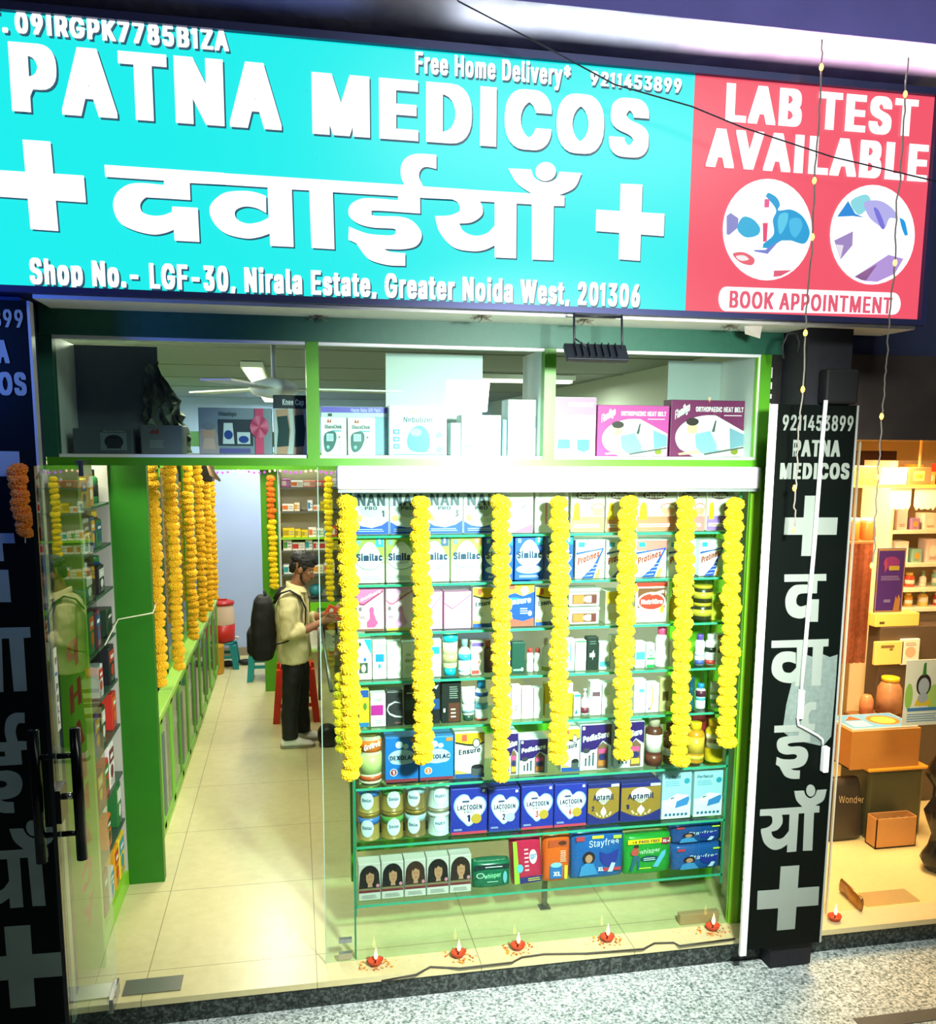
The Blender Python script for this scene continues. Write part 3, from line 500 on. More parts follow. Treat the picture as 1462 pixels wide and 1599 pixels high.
DA = crop([(100, 170), (1462, 262), (1462, 392), (1070, 372), (1078, 567), (640, 540, 1), (560, 545, 1), (505, 620, 1), (535, 710, 1), (640, 748, 1), (760, 745, 1), (868, 708), (872, 645), (1162, 660), (1182, 1045), (900, 1030), (890, 905), (780, 945, 1), (640, 960, 1), (430, 910, 1), (270, 820, 1), (200, 650, 1), (235, 500, 1), (360, 400, 1), (520, 378, 1), (778, 400), (778, 345), (110, 302)], 150, 235, 7.31)
VA = crop([(0, 240), (1462, 335), (1462, 458), (1390, 452), (1408, 1075), (1160, 1060), (1135, 435), (945, 425), (965, 1050), (712, 1038), (705, 905), (580, 945, 1), (440, 957, 1), (230, 905, 1), (100, 790, 1), (52, 660, 1), (90, 560, 1), (220, 465, 1), (420, 445, 1), (560, 463, 1), (665, 500), (668, 682), (560, 628, 1), (440, 610, 1), (350, 640, 1), (325, 690, 1), (360, 760, 1), (470, 800, 1), (600, 780, 1), (695, 735), (682, 403), (0, 360)], 320, 235, 6.962)
II = crop([(0, 312), (808, 362), (770, 260, 1), (780, 140, 1), (850, 65, 1), (950, 40, 1), (1137, 50), (1137, 193), (1030, 172, 1), (975, 205, 1), (958, 280, 1), (1000, 378), (1462, 408), (1462, 520), (1290, 508), (968, 490), (970, 655), (510, 625, 1), (468, 650, 1), (500, 683, 1), (760, 692, 1), (900, 745, 1), (985, 870, 1), (940, 985, 1), (800, 1025, 1), (588, 1022), (660, 1055, 1), (815, 1070), (815, 1198), (640, 1190, 1), (470, 1145, 1), (390, 1080, 1), (310, 965), (225, 925), (232, 795), (400, 860, 1), (560, 882, 1), (690, 880, 1), (718, 840, 1), (690, 812, 1), (480, 800, 1), (330, 760, 1), (235, 680, 1), (240, 580, 1), (330, 515, 1), (460, 500, 1), (742, 522), (742, 475), (0, 430)], 510, 235, 6.645)
YA = crop([(0, 322), (960, 382), (830, 290, 1), (752, 162), (948, 170), (985, 250, 1), (1085, 283, 1), (1170, 250, 1), (1200, 190), (1393, 203), (1330, 330, 1), (1190, 398), (1243, 402), (1240, 490), (1148, 488), (1140, 965), (958, 958), (958, 475), (822, 467), (818, 948), (632, 940), (632, 835), (540, 875, 1), (430, 885, 1), (270, 850, 1), (150, 720, 1), (108, 580), (240, 572, 1), (325, 530, 1), (310, 460, 1), (260, 430), (0, 418)], 660, 235, 5.623)
YA_hole = crop([(500, 448), (632, 455), (632, 662), (560, 730, 1), (460, 752, 1), (360, 715, 1), (318, 643), (430, 632, 1), (515, 575, 1), (525, 510, 1)], 660, 235, 5.623)
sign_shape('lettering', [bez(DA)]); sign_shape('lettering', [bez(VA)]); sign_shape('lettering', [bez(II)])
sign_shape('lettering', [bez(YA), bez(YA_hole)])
sign_shape('lettering', [[(660+(1078+90*math.cos(a*PI/12))/5.623, 235+(188+82*math.sin(a*PI/12))/5.623) for a in range(24)]])
def plus_px(vt, hz):
    # vt: vertical bar corners tl tr br bl; hz: horizontal bar corners tl tr br bl -> one outline
    def lx(a, b, c, d):
        x1, y1, x2, y2, x3, y3, x4, y4 = *a, *b, *c, *d; q = (x1-x2)*(y3-y4)-(y1-y2)*(x3-x4)
        return (((x1*y2-y1*x2)*(x3-x4)-(x1-x2)*(x3*y4-y3*x4))/q, ((x1*y2-y1*x2)*(y3-y4)-(y1-y2)*(x3*y4-y3*x4))/q)
    L = (vt[0], vt[3]); R = (vt[1], vt[2]); T = (hz[0], hz[1]); B = (hz[3], hz[2])
    return [vt[0], vt[1], lx(*R, *T), hz[1], hz[2], lx(*R, *B), vt[2], vt[3], lx(*L, *B), hz[3], hz[0], lx(*L, *T)]
sign_shape('plus_mark', [plus_px([(36, 219), (79, 222), (91.5, 361), (48.5, 358)], [(-10, 266), (131, 275), (134.5, 316.5), (-6, 307)])])
sign_shape('plus_mark', [plus_px([(969, 287.5), (1002.5, 289), (998.5, 407.5), (966, 405)], [(931, 328), (1037, 334.5), (1035.5, 369), (930, 361)])])
# the two round laboratory pictures and the pill-shaped caption
def circ(cx, cy, rx, ry, n=40): return [(cx+rx*math.cos(2*PI*i/n), cy+ry*math.sin(2*PI*i/n)) for i in range(n)]
def picture(nm, c, shapes):
    o = sign_shape(nm, [circ(*c)], LIT, False)
    mb = MB()
    for i, (pts, h) in enumerate(shapes):
        mb.flat([sgl(bez(pts))], lambda u, v, i=i: Vector((u, SY-.009-.0006*i, v)), glow(h, .95))
    mb.build('picture_print', o)
Q = lambda pts: crop(pts, 1100, 270, 4.039)
picture('round_picture', (1197.5, 359, 69, 79), [
    (Q([(135, 275), (160, 255), (210, 290), (205, 350), (150, 395), (135, 390)]), '#8f8fd0'),
    (Q([(205, 330, 1), (240, 280, 1), (300, 295, 1), (345, 350, 1), (330, 395, 1), (260, 410, 1), (210, 375, 1)]), '#35b6e2'),
    (Q([(380, 150), (400, 130, 1), (450, 160, 1), (470, 205, 1), (460, 240, 1), (540, 235, 1), (610, 275, 1), (650, 345, 1), (655, 400, 1), (620, 450, 1), (540, 430), (480, 430), (400, 480), (360, 475), (365, 450), (430, 390, 1), (425, 300, 1), (445, 235, 1)]), '#22a5de'),
    (Q([(470, 265, 1), (520, 260, 1), (510, 330, 1), (470, 390, 1), (455, 320, 1)]), '#5fd0f2'),
    (Q([(530, 300, 1), (590, 290, 1), (610, 340, 1), (570, 410, 1), (535, 380, 1)]), '#4cc2ee'),
    (Q([(372, 170), (403, 170), (400, 222), (370, 222)]), '#f0609a'), (Q([(360, 320), (392, 320), (385, 435), (362, 440)]), '#f0507a'),
    (Q([(372, 225), (400, 225), (392, 318), (368, 318)]), '#ffffff'),
    (Q([(300, 490), (375, 490), (465, 430), (390, 515), (310, 500)]), '#7d86d8'),
    (Q([(170, 515, 1), (240, 505, 1), (305, 545, 1), (290, 585, 1), (220, 570, 1)]), '#f06a7a'), (Q([(190, 530, 1), (240, 525, 1), (270, 550, 1), (220, 558, 1)]), '#fff4f4'),
    (Q([(428, 620), (540, 618), (470, 655), (425, 660)]), '#e8607c')])
picture('round_picture', (1361.5, 367, 65.5, 77.5), [
    (Q([(830, 280), (900, 180), (945, 260), (1000, 285), (930, 275)]), '#2a8fe0'),
    (Q([(915, 185, 1), (1000, 140, 1), (1040, 170, 1), (1010, 240, 1), (960, 265, 1)]), '#8fe0e8'),
    (Q([(1000, 190, 1), (1100, 180, 1), (1180, 230, 1), (1210, 290, 1), (1160, 290, 1), (1130, 350, 1), (1085, 330, 1), (1030, 280, 1)]), '#b9b6f2'),
    (Q([(1060, 230, 1), (1090, 240, 1), (1130, 340, 1), (1105, 350, 1)]), '#7d78e0'),
    (Q([(1220, 285), (1255, 310, 1), (1275, 395), (1255, 400), (1235, 350, 1)]), '#1f9fe8'),
    (Q([(810, 430), (928, 372), (925, 460), (850, 550)]), '#a58cc8'), (Q([(820, 455), (868, 460), (850, 545)]), '#efe6f6'),
    (Q([(935, 660), (1150, 520), (1245, 545), (1190, 640), (1080, 690), (1000, 685)]), '#b99ae0'), (Q([(940, 655), (1080, 580), (1010, 680), (980, 680)]), '#8a5f98')])
mb = MB()
PL = [(1127, 472)]
pill = [(1133+11*math.cos(a), 467+19*math.sin(a)) for a in [PI/2+PI*i/10 for i in range(11)]]+[(1394+11*math.cos(a), 474.5+17*math.sin(a)) for a in [-PI/2+PI*i/10 for i in range(11)]]
pl = sign_shape('caption_panel', [pill], LIT, False)
mb = MB(); a, b, c = sg(1137, 483), sg(1390, 487), sg(1137, 455.5); z0 = (a.z+b.z)/2
mb.text('BOOK APPOINTMENT', (a.x, SY-.010, z0-.004), (b.x, SY-.010, z0-.004), (a.x, SY-.010, z0+(c.z-a.z)-.004), glow('#ef5f78', .95), .04); mb.build('lettering', pl)

# ---------------------------------------------------------------- dark upright boards on both sides
BY = 3.85; BX0, BX1 = 2.2, 2.607
def bd(x, y): p = at_y(x, y, BY); return (p.x, p.z)
BOARDM = mat('#030a06', .5); BOARDM.node_tree.nodes['Principled BSDF'].inputs['Specular IOR Level'].default_value = .15
def make_board(dx, label, zm=lambda z: z):
    X0 = BX0+dx; TOP = zm(2.735)
    r = empty('upright_signboard', (X0+.2, BY+.04, .02), label, 'sign')
    mb = MB(); mb.box(X0, BX1+dx, BY, BY+.05, .02, TOP, BOARDM); mb.build('panel', r)
    mb = MB(); mb.box(X0-.034, X0, BY-.004, BY+.012, -.01, TOP, mat('#f4f4ee', .5)); mb.box(BX1+dx, BX1+dx+.01, BY-.003, BY+.05, .02, TOP, mat('#c9cdc6', .4, .4)); mb.build('edge_strip', r)
    GREY = mat('#919b8f', .5, noise=.06, nscale=12)
    def shape(nm, loops, m_=GREY, th=-.003):
        mb = MB(); mb.slab([[(bd(*p)[0]+dx, zm(bd(*p)[1])) for p in lp] for lp in loops], lambda u, v: Vector((u, BY-.0005, v)), (0, th, 0), m_); return mb.build(nm, r)
    def txt(t, bl, br, tl, bold):
        mb = MB(); a, b, c = bd(*bl), bd(*br), bd(*tl); z = (a[1]+b[1])/2; z, zt = zm(z), zm(z+c[1]-a[1])
        mb.text(t, (a[0]+dx, BY-.001, z), (b[0]+dx, BY-.001, z), (a[0]+dx, BY-.001, zt), GREY, bold, (0, -.003, 0)); mb.build('lettering', r)
    txt('9211453899', (1221, 672), (1331, 674), (1222, 647), .03)
    txt('PATNA', (1237, 713), (1311, 713), (1238, 687), .06); txt('MEDICOS', (1217, 748), (1325, 749), (1218, 722), .06)
    shape('plus_mark', [plus_px([(1257, 774), (1279, 774), (1273, 868), (1251, 868)], [(1226, 808), (1308, 808), (1306, 835), (1224, 835)])])
    c5 = lambda p: crop(p, 1180, 880, 7.993)
    shape('lettering', [bez(c5([(358, 135), (880, 128), (880, 215), (770, 215), (762, 370), (560, 375, 1), (510, 430, 1), (510, 500, 1), (560, 535, 1), (640, 515), (690, 490), (695, 445), (788, 445), (775, 725), (675, 725), (680, 655), (640, 655), (560, 685, 1), (450, 660, 1), (385, 580, 1), (370, 450, 1), (410, 340, 1), (480, 275, 1), (560, 262, 1), (650, 262), (650, 222), (358, 228)]))])
    shape('lettering', [bez(c5([(198, 962), (910, 940), (905, 1030), (842, 1035), (808, 1520), (692, 1525), (715, 1040), (650, 1042), (600, 1530), (485, 1530), (495, 1470), (420, 1490, 1), (300, 1465, 1), (215, 1390, 1), (198, 1290, 1), (230, 1180, 1), (310, 1110, 1), (420, 1095, 1), (500, 1110), (500, 1250), (420, 1225, 1), (345, 1240, 1), (330, 1290, 1), (360, 1350, 1), (440, 1360, 1), (505, 1300), (515, 1045), (195, 1052)]))])
    c6 = lambda p: crop(p, 1170, 1070, 9.137)
    shape('lettering', [bez(c6([(358, 578), (690, 562), (740, 560), (735, 440, 1), (770, 310, 1), (850, 245, 1), (958, 238), (948, 350), (880, 360, 1), (845, 440, 1), (850, 548), (938, 548), (930, 640), (870, 645), (862, 800), (820, 805), (600, 820, 1), (545, 848, 1), (600, 875, 1), (720, 870, 1), (810, 910, 1), (838, 1000, 1), (800, 1110, 1), (720, 1165, 1), (590, 1190), (640, 1210, 1), (722, 1215), (715, 1332), (600, 1330, 1), (510, 1295, 1), (460, 1220, 1), (430, 1160), (380, 1130), (392, 1020), (470, 1050, 1), (560, 1058, 1), (650, 1050, 1), (682, 1010, 1), (640, 980, 1), (520, 985, 1), (430, 950, 1), (395, 880, 1), (400, 800, 1), (450, 750, 1), (560, 725, 1), (705, 715), (705, 660), (355, 675)]))])
    c7 = lambda p: crop(p, 1170, 1210, 6.394)
    shape('lettering', [bez(c7([(108, 345), (530, 318), (470, 250, 1), (448, 160), (545, 155), (565, 205, 1), (610, 232, 1), (655, 205, 1), (678, 150), (772, 143), (740, 250, 1), (655, 305), (700, 308), (698, 372), (645, 375), (628, 752), (535, 755), (550, 380), (492, 383), (468, 762), (375, 770), (380, 690), (310, 735, 1), (230, 742, 1), (150, 680, 1), (118, 580, 1), (118, 540), (190, 520, 1), (228, 480, 1), (225, 420, 1), (200, 405), (105, 408)])),
                         bez(c7([(325, 395), (402, 392), (395, 560), (340, 625, 1), (285, 638, 1), (235, 610, 1), (218, 565), (280, 545, 1), (325, 490, 1), (332, 440, 1)]))])
    shape('lettering', [[(1170+(613+45*math.cos(a*PI/10))/6.394, 1210+(155+60*math.sin(a*PI/10))/6.394) for a in range(20)]])
    shape('plus_mark', [plus_px([(1219, 1353), (1248, 1351), (1241, 1450), (1213, 1452.5)], [(1183, 1391), (1279, 1384), (1277.5, 1413), (1182, 1420)])])
    return r, shape
board, bshape = make_board(0, 'black upright signboard with pale lettering and a torn grey patch beside the warm lit shop')
bshape('torn_patch', [[(1238, 1060), (1252, 1046), (1258, 1022), (1270, 1026), (1282, 1020), (1296, 1026), (1308, 1022), (1305, 1068), (1298, 1150), (1285, 1165), (1262, 1160), (1240, 1156), (1222, 1142), (1228, 1100)]], mat('#74857c', .7, noise=.4, nscale=40), -.0012)
board['label'] = 'black upright signboard with pale lettering and a torn grey patch beside the warm lit shop'
_ZM = [(-1, -1), (0, 0), (.282, .307), (1.5, 1.651), (2.431, 2.766), (2.654, 3.02), (2.75, 3.09), (3, 3.3)]
def taller(z):
    for (a, b), (c, d_) in zip(_ZM, _ZM[1:]):
        if a <= z <= c: return b+(d_-b)*(z-a)/(c-a)
board2, _ = make_board(-3.61, 'black upright signboard with pale lettering behind the open glass door', taller)
mb = MB(); mb.box(-1.41, -1.04, BY+.055, FY, -.13, 3.1, NAVY); mb.box(2.37, 2.6, BY+.055, FY, -.13, 3.1, mat('#14161c', .8, noise=.3)); mb.box(-1.95, -1.5, BY+.02, FY, -.13, 3.1, NAVY); struct('pillar', mb, 'dark pillars carrying the upright signboards')
# meter box and loose wiring above the right board
mb = MB(); a = at_y(1288, 585, BY); mb.box(a.x, a.x+.17, BY-.02, BY+.05, 2.74, 2.90, mat('#08080a', .7), .012); tag(mb.build('meter_box'), 'black electric meter box mounted above the upright signboard', 'box')
mb = MB(); mb.tube([at_y(x, y, BY-.02) for x, y in ((1225, 560), (1222, 540), (1230, 522), (1244, 520), (1249, 535), (1247, 550))], .006, mat('#0c0d12', .5)); tag(mb.build('cable_coil'), 'coil of black cable hanging under the right end of the sign', 'cable')
# white conduit down the right board
cd = empty('wall_conduit', at_y(1270, 1190, BY), 'white plastic conduit with switch boxes running down the right signboard', 'conduit')
PVC = mat('#f4f5f0', .35); mb = MB()
mb.tube([at_y(x, y, BY-.016) for x, y in ((1290, 625), (1284, 690), (1272, 850), (1262, 960), (1252, 1075))], .010, PVC, 10); mb.build('pipe', cd)
def cbox(nm, px, w):
    mb = MB(); a, b = at_y(px[0], px[3], BY), at_y(px[2], px[1], BY); mb.box(a.x, b.x, BY-w, BY-.004, a.z, b.z, PVC, .005); mb.build(nm, cd)
cbox('joint_box', (1243, 1075, 1252, 1120), .035); cbox('switch_box', (1279, 1163, 1290, 1203), .04)
mb = MB(); mb.tube([at_y(x, y, BY-.022) for x, y in ((1246, 1120), (1247, 1132), (1262, 1140), (1278, 1149), (1285, 1155), (1285, 1164))], .006, mat('#d9d9d2', .4)); mb.build('wire', cd)

# ---------------------------------------------------------------- roller blind box, flood lamp, festoon lights, cables
rb = empty('roller_blind_box', (1.22, FY-.08, 2.335), 'long white roller blind box above the product shelves', 'blind')
mb = MB(); mb.box(.19, 2.25, FY-.09, FY-.008, 2.336, 2.442, mat('#fdfdfb', .45), .012); mb.build('housing', rb)
mb = MB(); mb.box(.195, 2.258, FY-.07, FY-.02, 2.322, 2.336, mat('#8fa39c', .4, .3)); mb.build('bottom_bar', rb)
fl = empty('flood_lamp', at_y(932, 553, 3.74), 'black unlit flood lamp on a wire bracket under the sign', 'lamp')
BLK = mat('#10151c', .45); LZ = at_y(932, 552, 3.74).z; LX0, LX1 = at_y(893, 552, 3.74).x, at_y(976, 552, 3.74).x
fl.location = ((LX0+LX1)/2, 3.74, LZ-.05)
tilt = math.radians(-38)
mb = MB(); mb.xf = Matrix.Translation((0, 3.74, LZ)) @ Matrix.Rotation(tilt, 4, 'X'); mb.box(LX0-.03, LX1+.01, -.012, .012, -.045, .045, BLK, .005)
for i in range(7): mb.box(LX0+.01+i*.03, LX0+.014+i*.03, -.03, -.012, -.035, .035, BLK)
mb.build('housing', fl)
mb = MB(); mb.tube([(LX0+.012, 3.74, LZ), (LX0+.012, 3.76, ZB-.03)], .005, BLK); mb.tube([(LX1-.012, 3.74, LZ), (LX1-.012, 3.76, ZB-.03)], .005, BLK); mb.tube([(LX0+.012, 3.76, ZB-.04), (LX1-.012, 3.76, ZB-.04)], .005, BLK)
mb.tube([(LX0+.012, 3.745, LZ+.06), (LX0+.07, 3.75, LZ+.03), (LX0+.03, 3.76, LZ+.02)], .004, BLK); mb.build('bracket', fl)
mb = MB(); mb.xf = Matrix.Translation((0, 3.74, LZ)) @ Matrix.Rotation(tilt, 4, 'X'); mb.box(LX0-.015, LX1-.005, .012, .016, -.035, .035, mat('#2a3440', .1)); mb.build('lens', fl)
def festoon(label, pts, bulbs, Y):
    P = [at_y(x, y, Y) for x, y in pts]
    r = empty('string_light', P[-1], label, 'string light', 'warm string lights hanging in front of the sign')
    mb = MB(); Z = []
    for i, p in enumerate(P):
        Z.append(p)
        if i+1 < len(P):
            for k in range(1, 6): q = p.lerp(P[i+1], k/6); Z.append(q+Vector((random.uniform(-.004, .004), random.uniform(-.004, .004), 0)))
    mb.tube(Z, .0035, mat('#8a8478', .4), 6); mb.build('wire', r)
    for x, y in bulbs:
        p = at_y(x, y, Y); mb = MB(); mb.lathe([(.003, -.014), (.007, -.008), (.0085, 0), (.006, .01), (.002, .014)], p, glow('#ffb030', 14), 10); mb.build('bulb', r)
festoon('warm string light strand hanging over the black signboard', [(1284, 62), (1283, 105), (1279, 200), (1272, 290), (1269, 370), (1262, 450), (1259, 510), (1254, 608), (1247, 680), (1245, 740), (1240, 790), (1243, 810), (1239, 830)], [(1283, 105), (1272, 282), (1269, 370), (1258, 520), (1254, 608), (1241, 762), (1239, 828)], 3.68)
festoon('warm string light strand hanging past the right end of the sign', [(1419, 90), (1414, 145), (1410, 230), (1400, 330), (1398, 410), (1391, 480), (1385, 560), (1382, 600), (1377, 650), (1374, 700), (1370, 760), (1366, 820), (1367, 850), (1362, 885)], [(1414, 147), (1398, 410), (1377, 650), (1371, 745), (1362, 883)], 3.68)
mb = MB(); mb.tube([at_y(x, y, 3.66) for x, y in ((700, -20), (716, 2), (850, 72), (960, 132), (1080, 166), (1160, 199), (1300, 245), (1470, 285))], .003, mat('#2a2c3a', .5), 6); tag(mb.build('hanging_wire'), 'thin dark wire slung diagonally across the lit sign', 'wire')
mb = MB(); mb.tube([at_z(x, y, .006) for x, y in ((596, 1532), (650, 1522), (672, 1510), (720, 1512), (800, 1503), (815, 1495), (850, 1490), (915, 1489), (1005, 1482), (1022, 1473), (1052, 1472), (1062, 1477), (1148, 1466))], .005, mat('#3a3428', .5)); tag(mb.build('floor_cable'), 'dark cable lying along the edge of the entrance step', 'cable')
for i, (x, y, t) in enumerate(((496, 493, 'left'), (752, 493, 'middle'), (912, 499, 'third'), (1141, 508, 'right'))):
    p = at_z(x, y, ZB-.036); mb = MB()
    for k in range(9):
        a = k*.7; mb.tube([p, p+Vector((.03*math.cos(a), .02*math.sin(a), -.006-.004*(k % 3))), p+Vector((.05*math.cos(a+.3), .03*math.sin(a+.3), -.012*(k % 3)))], [.006, .003, .001], mat('#6e6a58', .9), 5)
    tag(mb.build('cobweb_clump'), 'dusty clump under the sign box, %s of the four from the left' % ordn(i), 'dust clump', 'dusty clumps under the sign box')
mb = MB(); p = at_y(1178, 517, 3.9); mb.add([p+Vector((-.05, 0, .02)), p+Vector((.05, .02, .03)), p+Vector((.02, -.02, -.035)), p+Vector((-.03, .03, -.01))], [(0, 1, 2), (0, 2, 3), (0, 3, 1), (1, 3, 2)], mat('#e6dfd2', .7)); tag(mb.build('torn_tape'), 'flap of torn pale tape hanging under the right end of the sign', 'tape')
NUM = {'1': 'one', '2': 'two', '3': 'three', '4': 'four'}
# ---------------------------------------------------------------- the product shelves behind the fixed glass
GY = 4.25                                            # front of the goods
RZ = [2.112, 1.878, 1.643, 1.403, 1.163, .868, .566, .255]
RNAME = ['top shelf', 'second shelf', 'third shelf', 'fourth shelf', 'fifth shelf', 'sixth shelf', 'seventh shelf', 'bottom shelf']
sh = empty('glass_shelf_rack', (1.25, 4.4, 0), 'green edged glass shelf rack standing behind the large fixed pane', 'shelf rack')
SHG = mat('#bfe6d2', .1, noise=.02)
def shelf_glass():
    k = 'shelfglass'
    if k in _M: return _M[k]
    _M[k] = g = glass('#dff5ea', .8); return g
for z in RZ:
    mb = MB(); mb.box(.262, 2.235, 4.205, 4.52, z-.010, z-.001, shelf_glass()); mb.box(.262, 2.235, 4.200, 4.205, z-.011, z, mat('#3fb08e', .15)); mb.build('glass_shelf', sh)
for x in (.255, 2.223):
    mb = MB(); mb.box(x, x+.012, 4.47, 4.51, .25, 2.36, mat('#3d9a2a', .4)); mb.box(x, x+.01, 4.20, 4.21, .20, 2.33, mat('#2f8f6a', .2)); mb.build('upright', sh)
mb = MB(); px = at_y(848, 1420, 4.5).x; mb.box(px-.012, px+.012, 4.46, 4.49, 0, .245, mat('#77746a', .3, .7)); mb.box(px-.03, px+.03, 4.445, 4.505, 0, .006, mat('#77746a', .3, .7)); mb.build('leg', sh)
for z in (.415, 1.03):
    mb = MB(); mb.box(.29, 2.2, 4.535, 4.56, z-.03, z+.02, mat('#5cae1e', .4)); mb.build('rail', sh)
mb = MB(); mb.box(2.06, 2.39, 4.62, 4.66, 0, 2.4, mat('#86cc30', .4)); struct('trim_8', mb, 'green panel behind the right end of the shelves')

# printing for the packs: each gets the front face f in 0..1 coordinates
def nan_(f, n):
    f.rect(0, .60, 1, 1, '#b9c3cc'); f.poly([(0, 0), (1, 0), (1, .30), (.8, .20), (.5, .14), (.2, .18), (0, .27)], '#0f4fc4')  # grey upper band has the blind box's shadow painted into the print
    f.ell(.5, .70, .44, .34, '#c9d2d8'); f.text('NAN', .08, .62, .90, .88, '#2c4658', .04); f.text('PRO', .30, .53, .66, .61, '#3a4f66', .045)
    f.text(n, .80, .38, .88, .52, '#24455f', .04); f.ell(.14, .35, .09, .07, '#d9d96a'); f.ell(.24, .37, .06, .05, '#e8e8b0'); f.lines(.10, .05, .85, .13, 2, '#bcd6f5'); f.lines(.60, .24, .85, .34, 3, '#b0c4d4')
def simi(f, a, n, ncol, g):
    if g: f.rect(0, .5, 1, 1, '#a8bf4a'); f.rect(0, .42, 1, .52, '#d5dfa0'); f.rect(.0, .0, 1, .42, '#fbfcf2')
    f.rect(.72, .80, .98, 1, ncol); f.text(n, .80, .86, .88, .98, '#ffffff', .045)
    if not g: f.ell(.5, .24, .46, .10, '#bfe6ff')
    ring = [(.5+.46*math.cos(t)*(1 if math.sin(t) < .2 else .82), .56+.26*math.sin(t)+(.10*max(0, math.sin(t))**3)) for t in [2*PI*i/28 for i in range(28)]]
    if g: f.poly([(.5+(x-.5)*1.03, .56+(y-.56)*1.04-.005) for x, y in ring], '#2f7f74')
    f.poly(ring, '#ffffff'); f.text('Similac', .06, .49, .94, .66, '#0c3a66', .075)
    if g: f.text('Advance', .22, .42, .72, .49, '#5f86a0', .02); f.lines(.05, .05, .95, .16, 3, '#9db7b4')
    else: f.lines(.15, .05, .85, .11, 2, '#d8efff')
    f.rect(.08, .85, .2, .95, '#7fd0e8')
def cere(f, c):
    f.rect(0, 0, 1, .36, c); f.rect(0, .78, 1, 1, '#a39a90'); f.ell(.45, .87, .32, .11, '#5b3f38'); f.text('Cerelac', .20, .81, .72, .93, '#d8cfc4', .04)
    f.rect(.06, .28, .26, .50, '#ffd21a'); f.ell(.16, .56, .09, .14, '#ffd21a'); f.ell(.80, .58, .20, .10, '#c9765a'); f.ell(.80, .58, .17, .07, '#fff2e0'); f.poly([(.6, .56), (1, .56), (.92, .38), (.7, .38)], '#e8a184'); f.rect(.05, .10, .85, .18, '#fff2ea'); f.lines(.08, .11, .8, .17, 1, '#d08a76')
def prot(f, top):
    f.rect(0, .72, 1, 1, top); f.rect(.08, .82, .3, .95, '#2fa7d6'); f.poly([(0, .68), (.55, .74), (.96, .80), (.96, .76), (.5, .70), (0, .62)], '#1b4fb2')
    f.poly([(.93, .78), (.98, .78), (.80, .45), (.62, .0), (.20, 0), (.60, .30)], '#1c49c0'); f.poly([(.66, .0), (.78, .24), (.88, .24), (.82, 0)], '#f2b45c')
    for i in range(4): f.poly([(.25+.1*i, .05+.1*i), (.60+.08*i, .07+.1*i), (.58+.08*i, .09+.1*i)], '#e8f2ff')
    f.text('Protinex', .06, .35, .82, .54, '#a03a24', .05, .22)
def moth(f, a, b):
    f.poly([(0, 1), (1, 1), (1, .92), (.25, .62), (.12, .63), (0, .70)], a); f.poly([(0, .70), (.12, .63), (.25, .62), (1, .92), (1, .88), (.25, .575), (.1, .59), (0, .66)], '#b0386a' if a < '#f0' else '#c06a90')
    f.text('mothers', .14, .67, .9, .75, '#fff2f8', .03, .20); f.ell(.55, .47, .09, .075, b); f.poly([(.48, .42), (.62, .42), (.72, .25), (.80, .18), (.66, .08), (.38, .08), (.36, .2), (.48, .28)], b); f.lines(.06, .28, .3, .34, 2, '#9c5a7a'); f.ell(.12, .50, .06, .05, '#8a7a80'); f.rect(0, 0, 1, .05, '#8a5a48' if a < '#f0' else '#ded34a')
def ensu(f, kind):
    if kind == 'b':
        f.rect(0, 0, 1, 1, '#0f48c8'); f.poly([(0, 1), (1, 1), (1, .80), (.6, .70), (.3, .78), (0, .72)], '#f0c63a'); f.ell(.65, .83, .15, .10, '#fff6c8'); f.ell(.25, .60, .35, .07, '#1fa6d8'); f.rect(.1, .86, .3, .97, '#e25a4c')
        f.text('Ensure', .06, .50, .88, .64, '#ffffff', .045, .05); f.lines(.5, .28, .78, .44, 3, '#e8f2ff'); f.ell(.85, .30, .07, .06, '#ffffff'); f.poly([(0, .22), (.6, .12), (1, .2), (1, 0), (0, 0)], '#a8584a')
    else:
        f.poly([(0, 1), (1, 1), (1, .80), (.75, .74), (.4, .76), (0, .82)], '#f0bd2a'); f.rect(.22, .82, .40, .97, '#e05a48'); f.poly([(0, .82), (.4, .76), (.75, .74), (1, .80), (1, .765), (.75, .70), (.4, .72), (0, .78)], '#2a2a22'); f.text('Ensure', .12, .52, .86, .64, '#15324e', .045, .05)
        if kind == 'c': f.ell(.72, .77, .13, .11, '#33424e'); f.ell(.72, .77, .10, .085, '#e8f0ea')
        f.lines(.15, .28, .55, .40, 3, '#bfd6c0'); f.rect(0, .0, 1, .10, '#1f4fa0'); f.poly([(0, .10), (0, .2), (.5, .10)], '#f2c85a')
        if kind == 'c': f.poly([(.55, .05), (.95, .05), (.98, .24), (.55, .24)], '#4e555a'); f.ell(.76, .25, .2, .05, '#20242a')
def nutr(f):
    f.rect(0, .90, 1, 1, '#c8392c'); f.rect(.06, .14, .94, .86, '#7a4a30'); f.rect(.06, .14, .94, .36, '#f6eee6'); f.ell(.5, .52, .46, .24, '#ffffff'); f.ell(.5, .52, .41, .20, '#d23a2c'); f.text('NutriGro', .16, .46, .86, .58, '#ffffff', .045); f.poly([(.45, .72), (.9, .82), (.9, .74), (.5, .68)], '#e8d8c8'); f.ell(.84, .32, .06, .10, '#e8a02c')
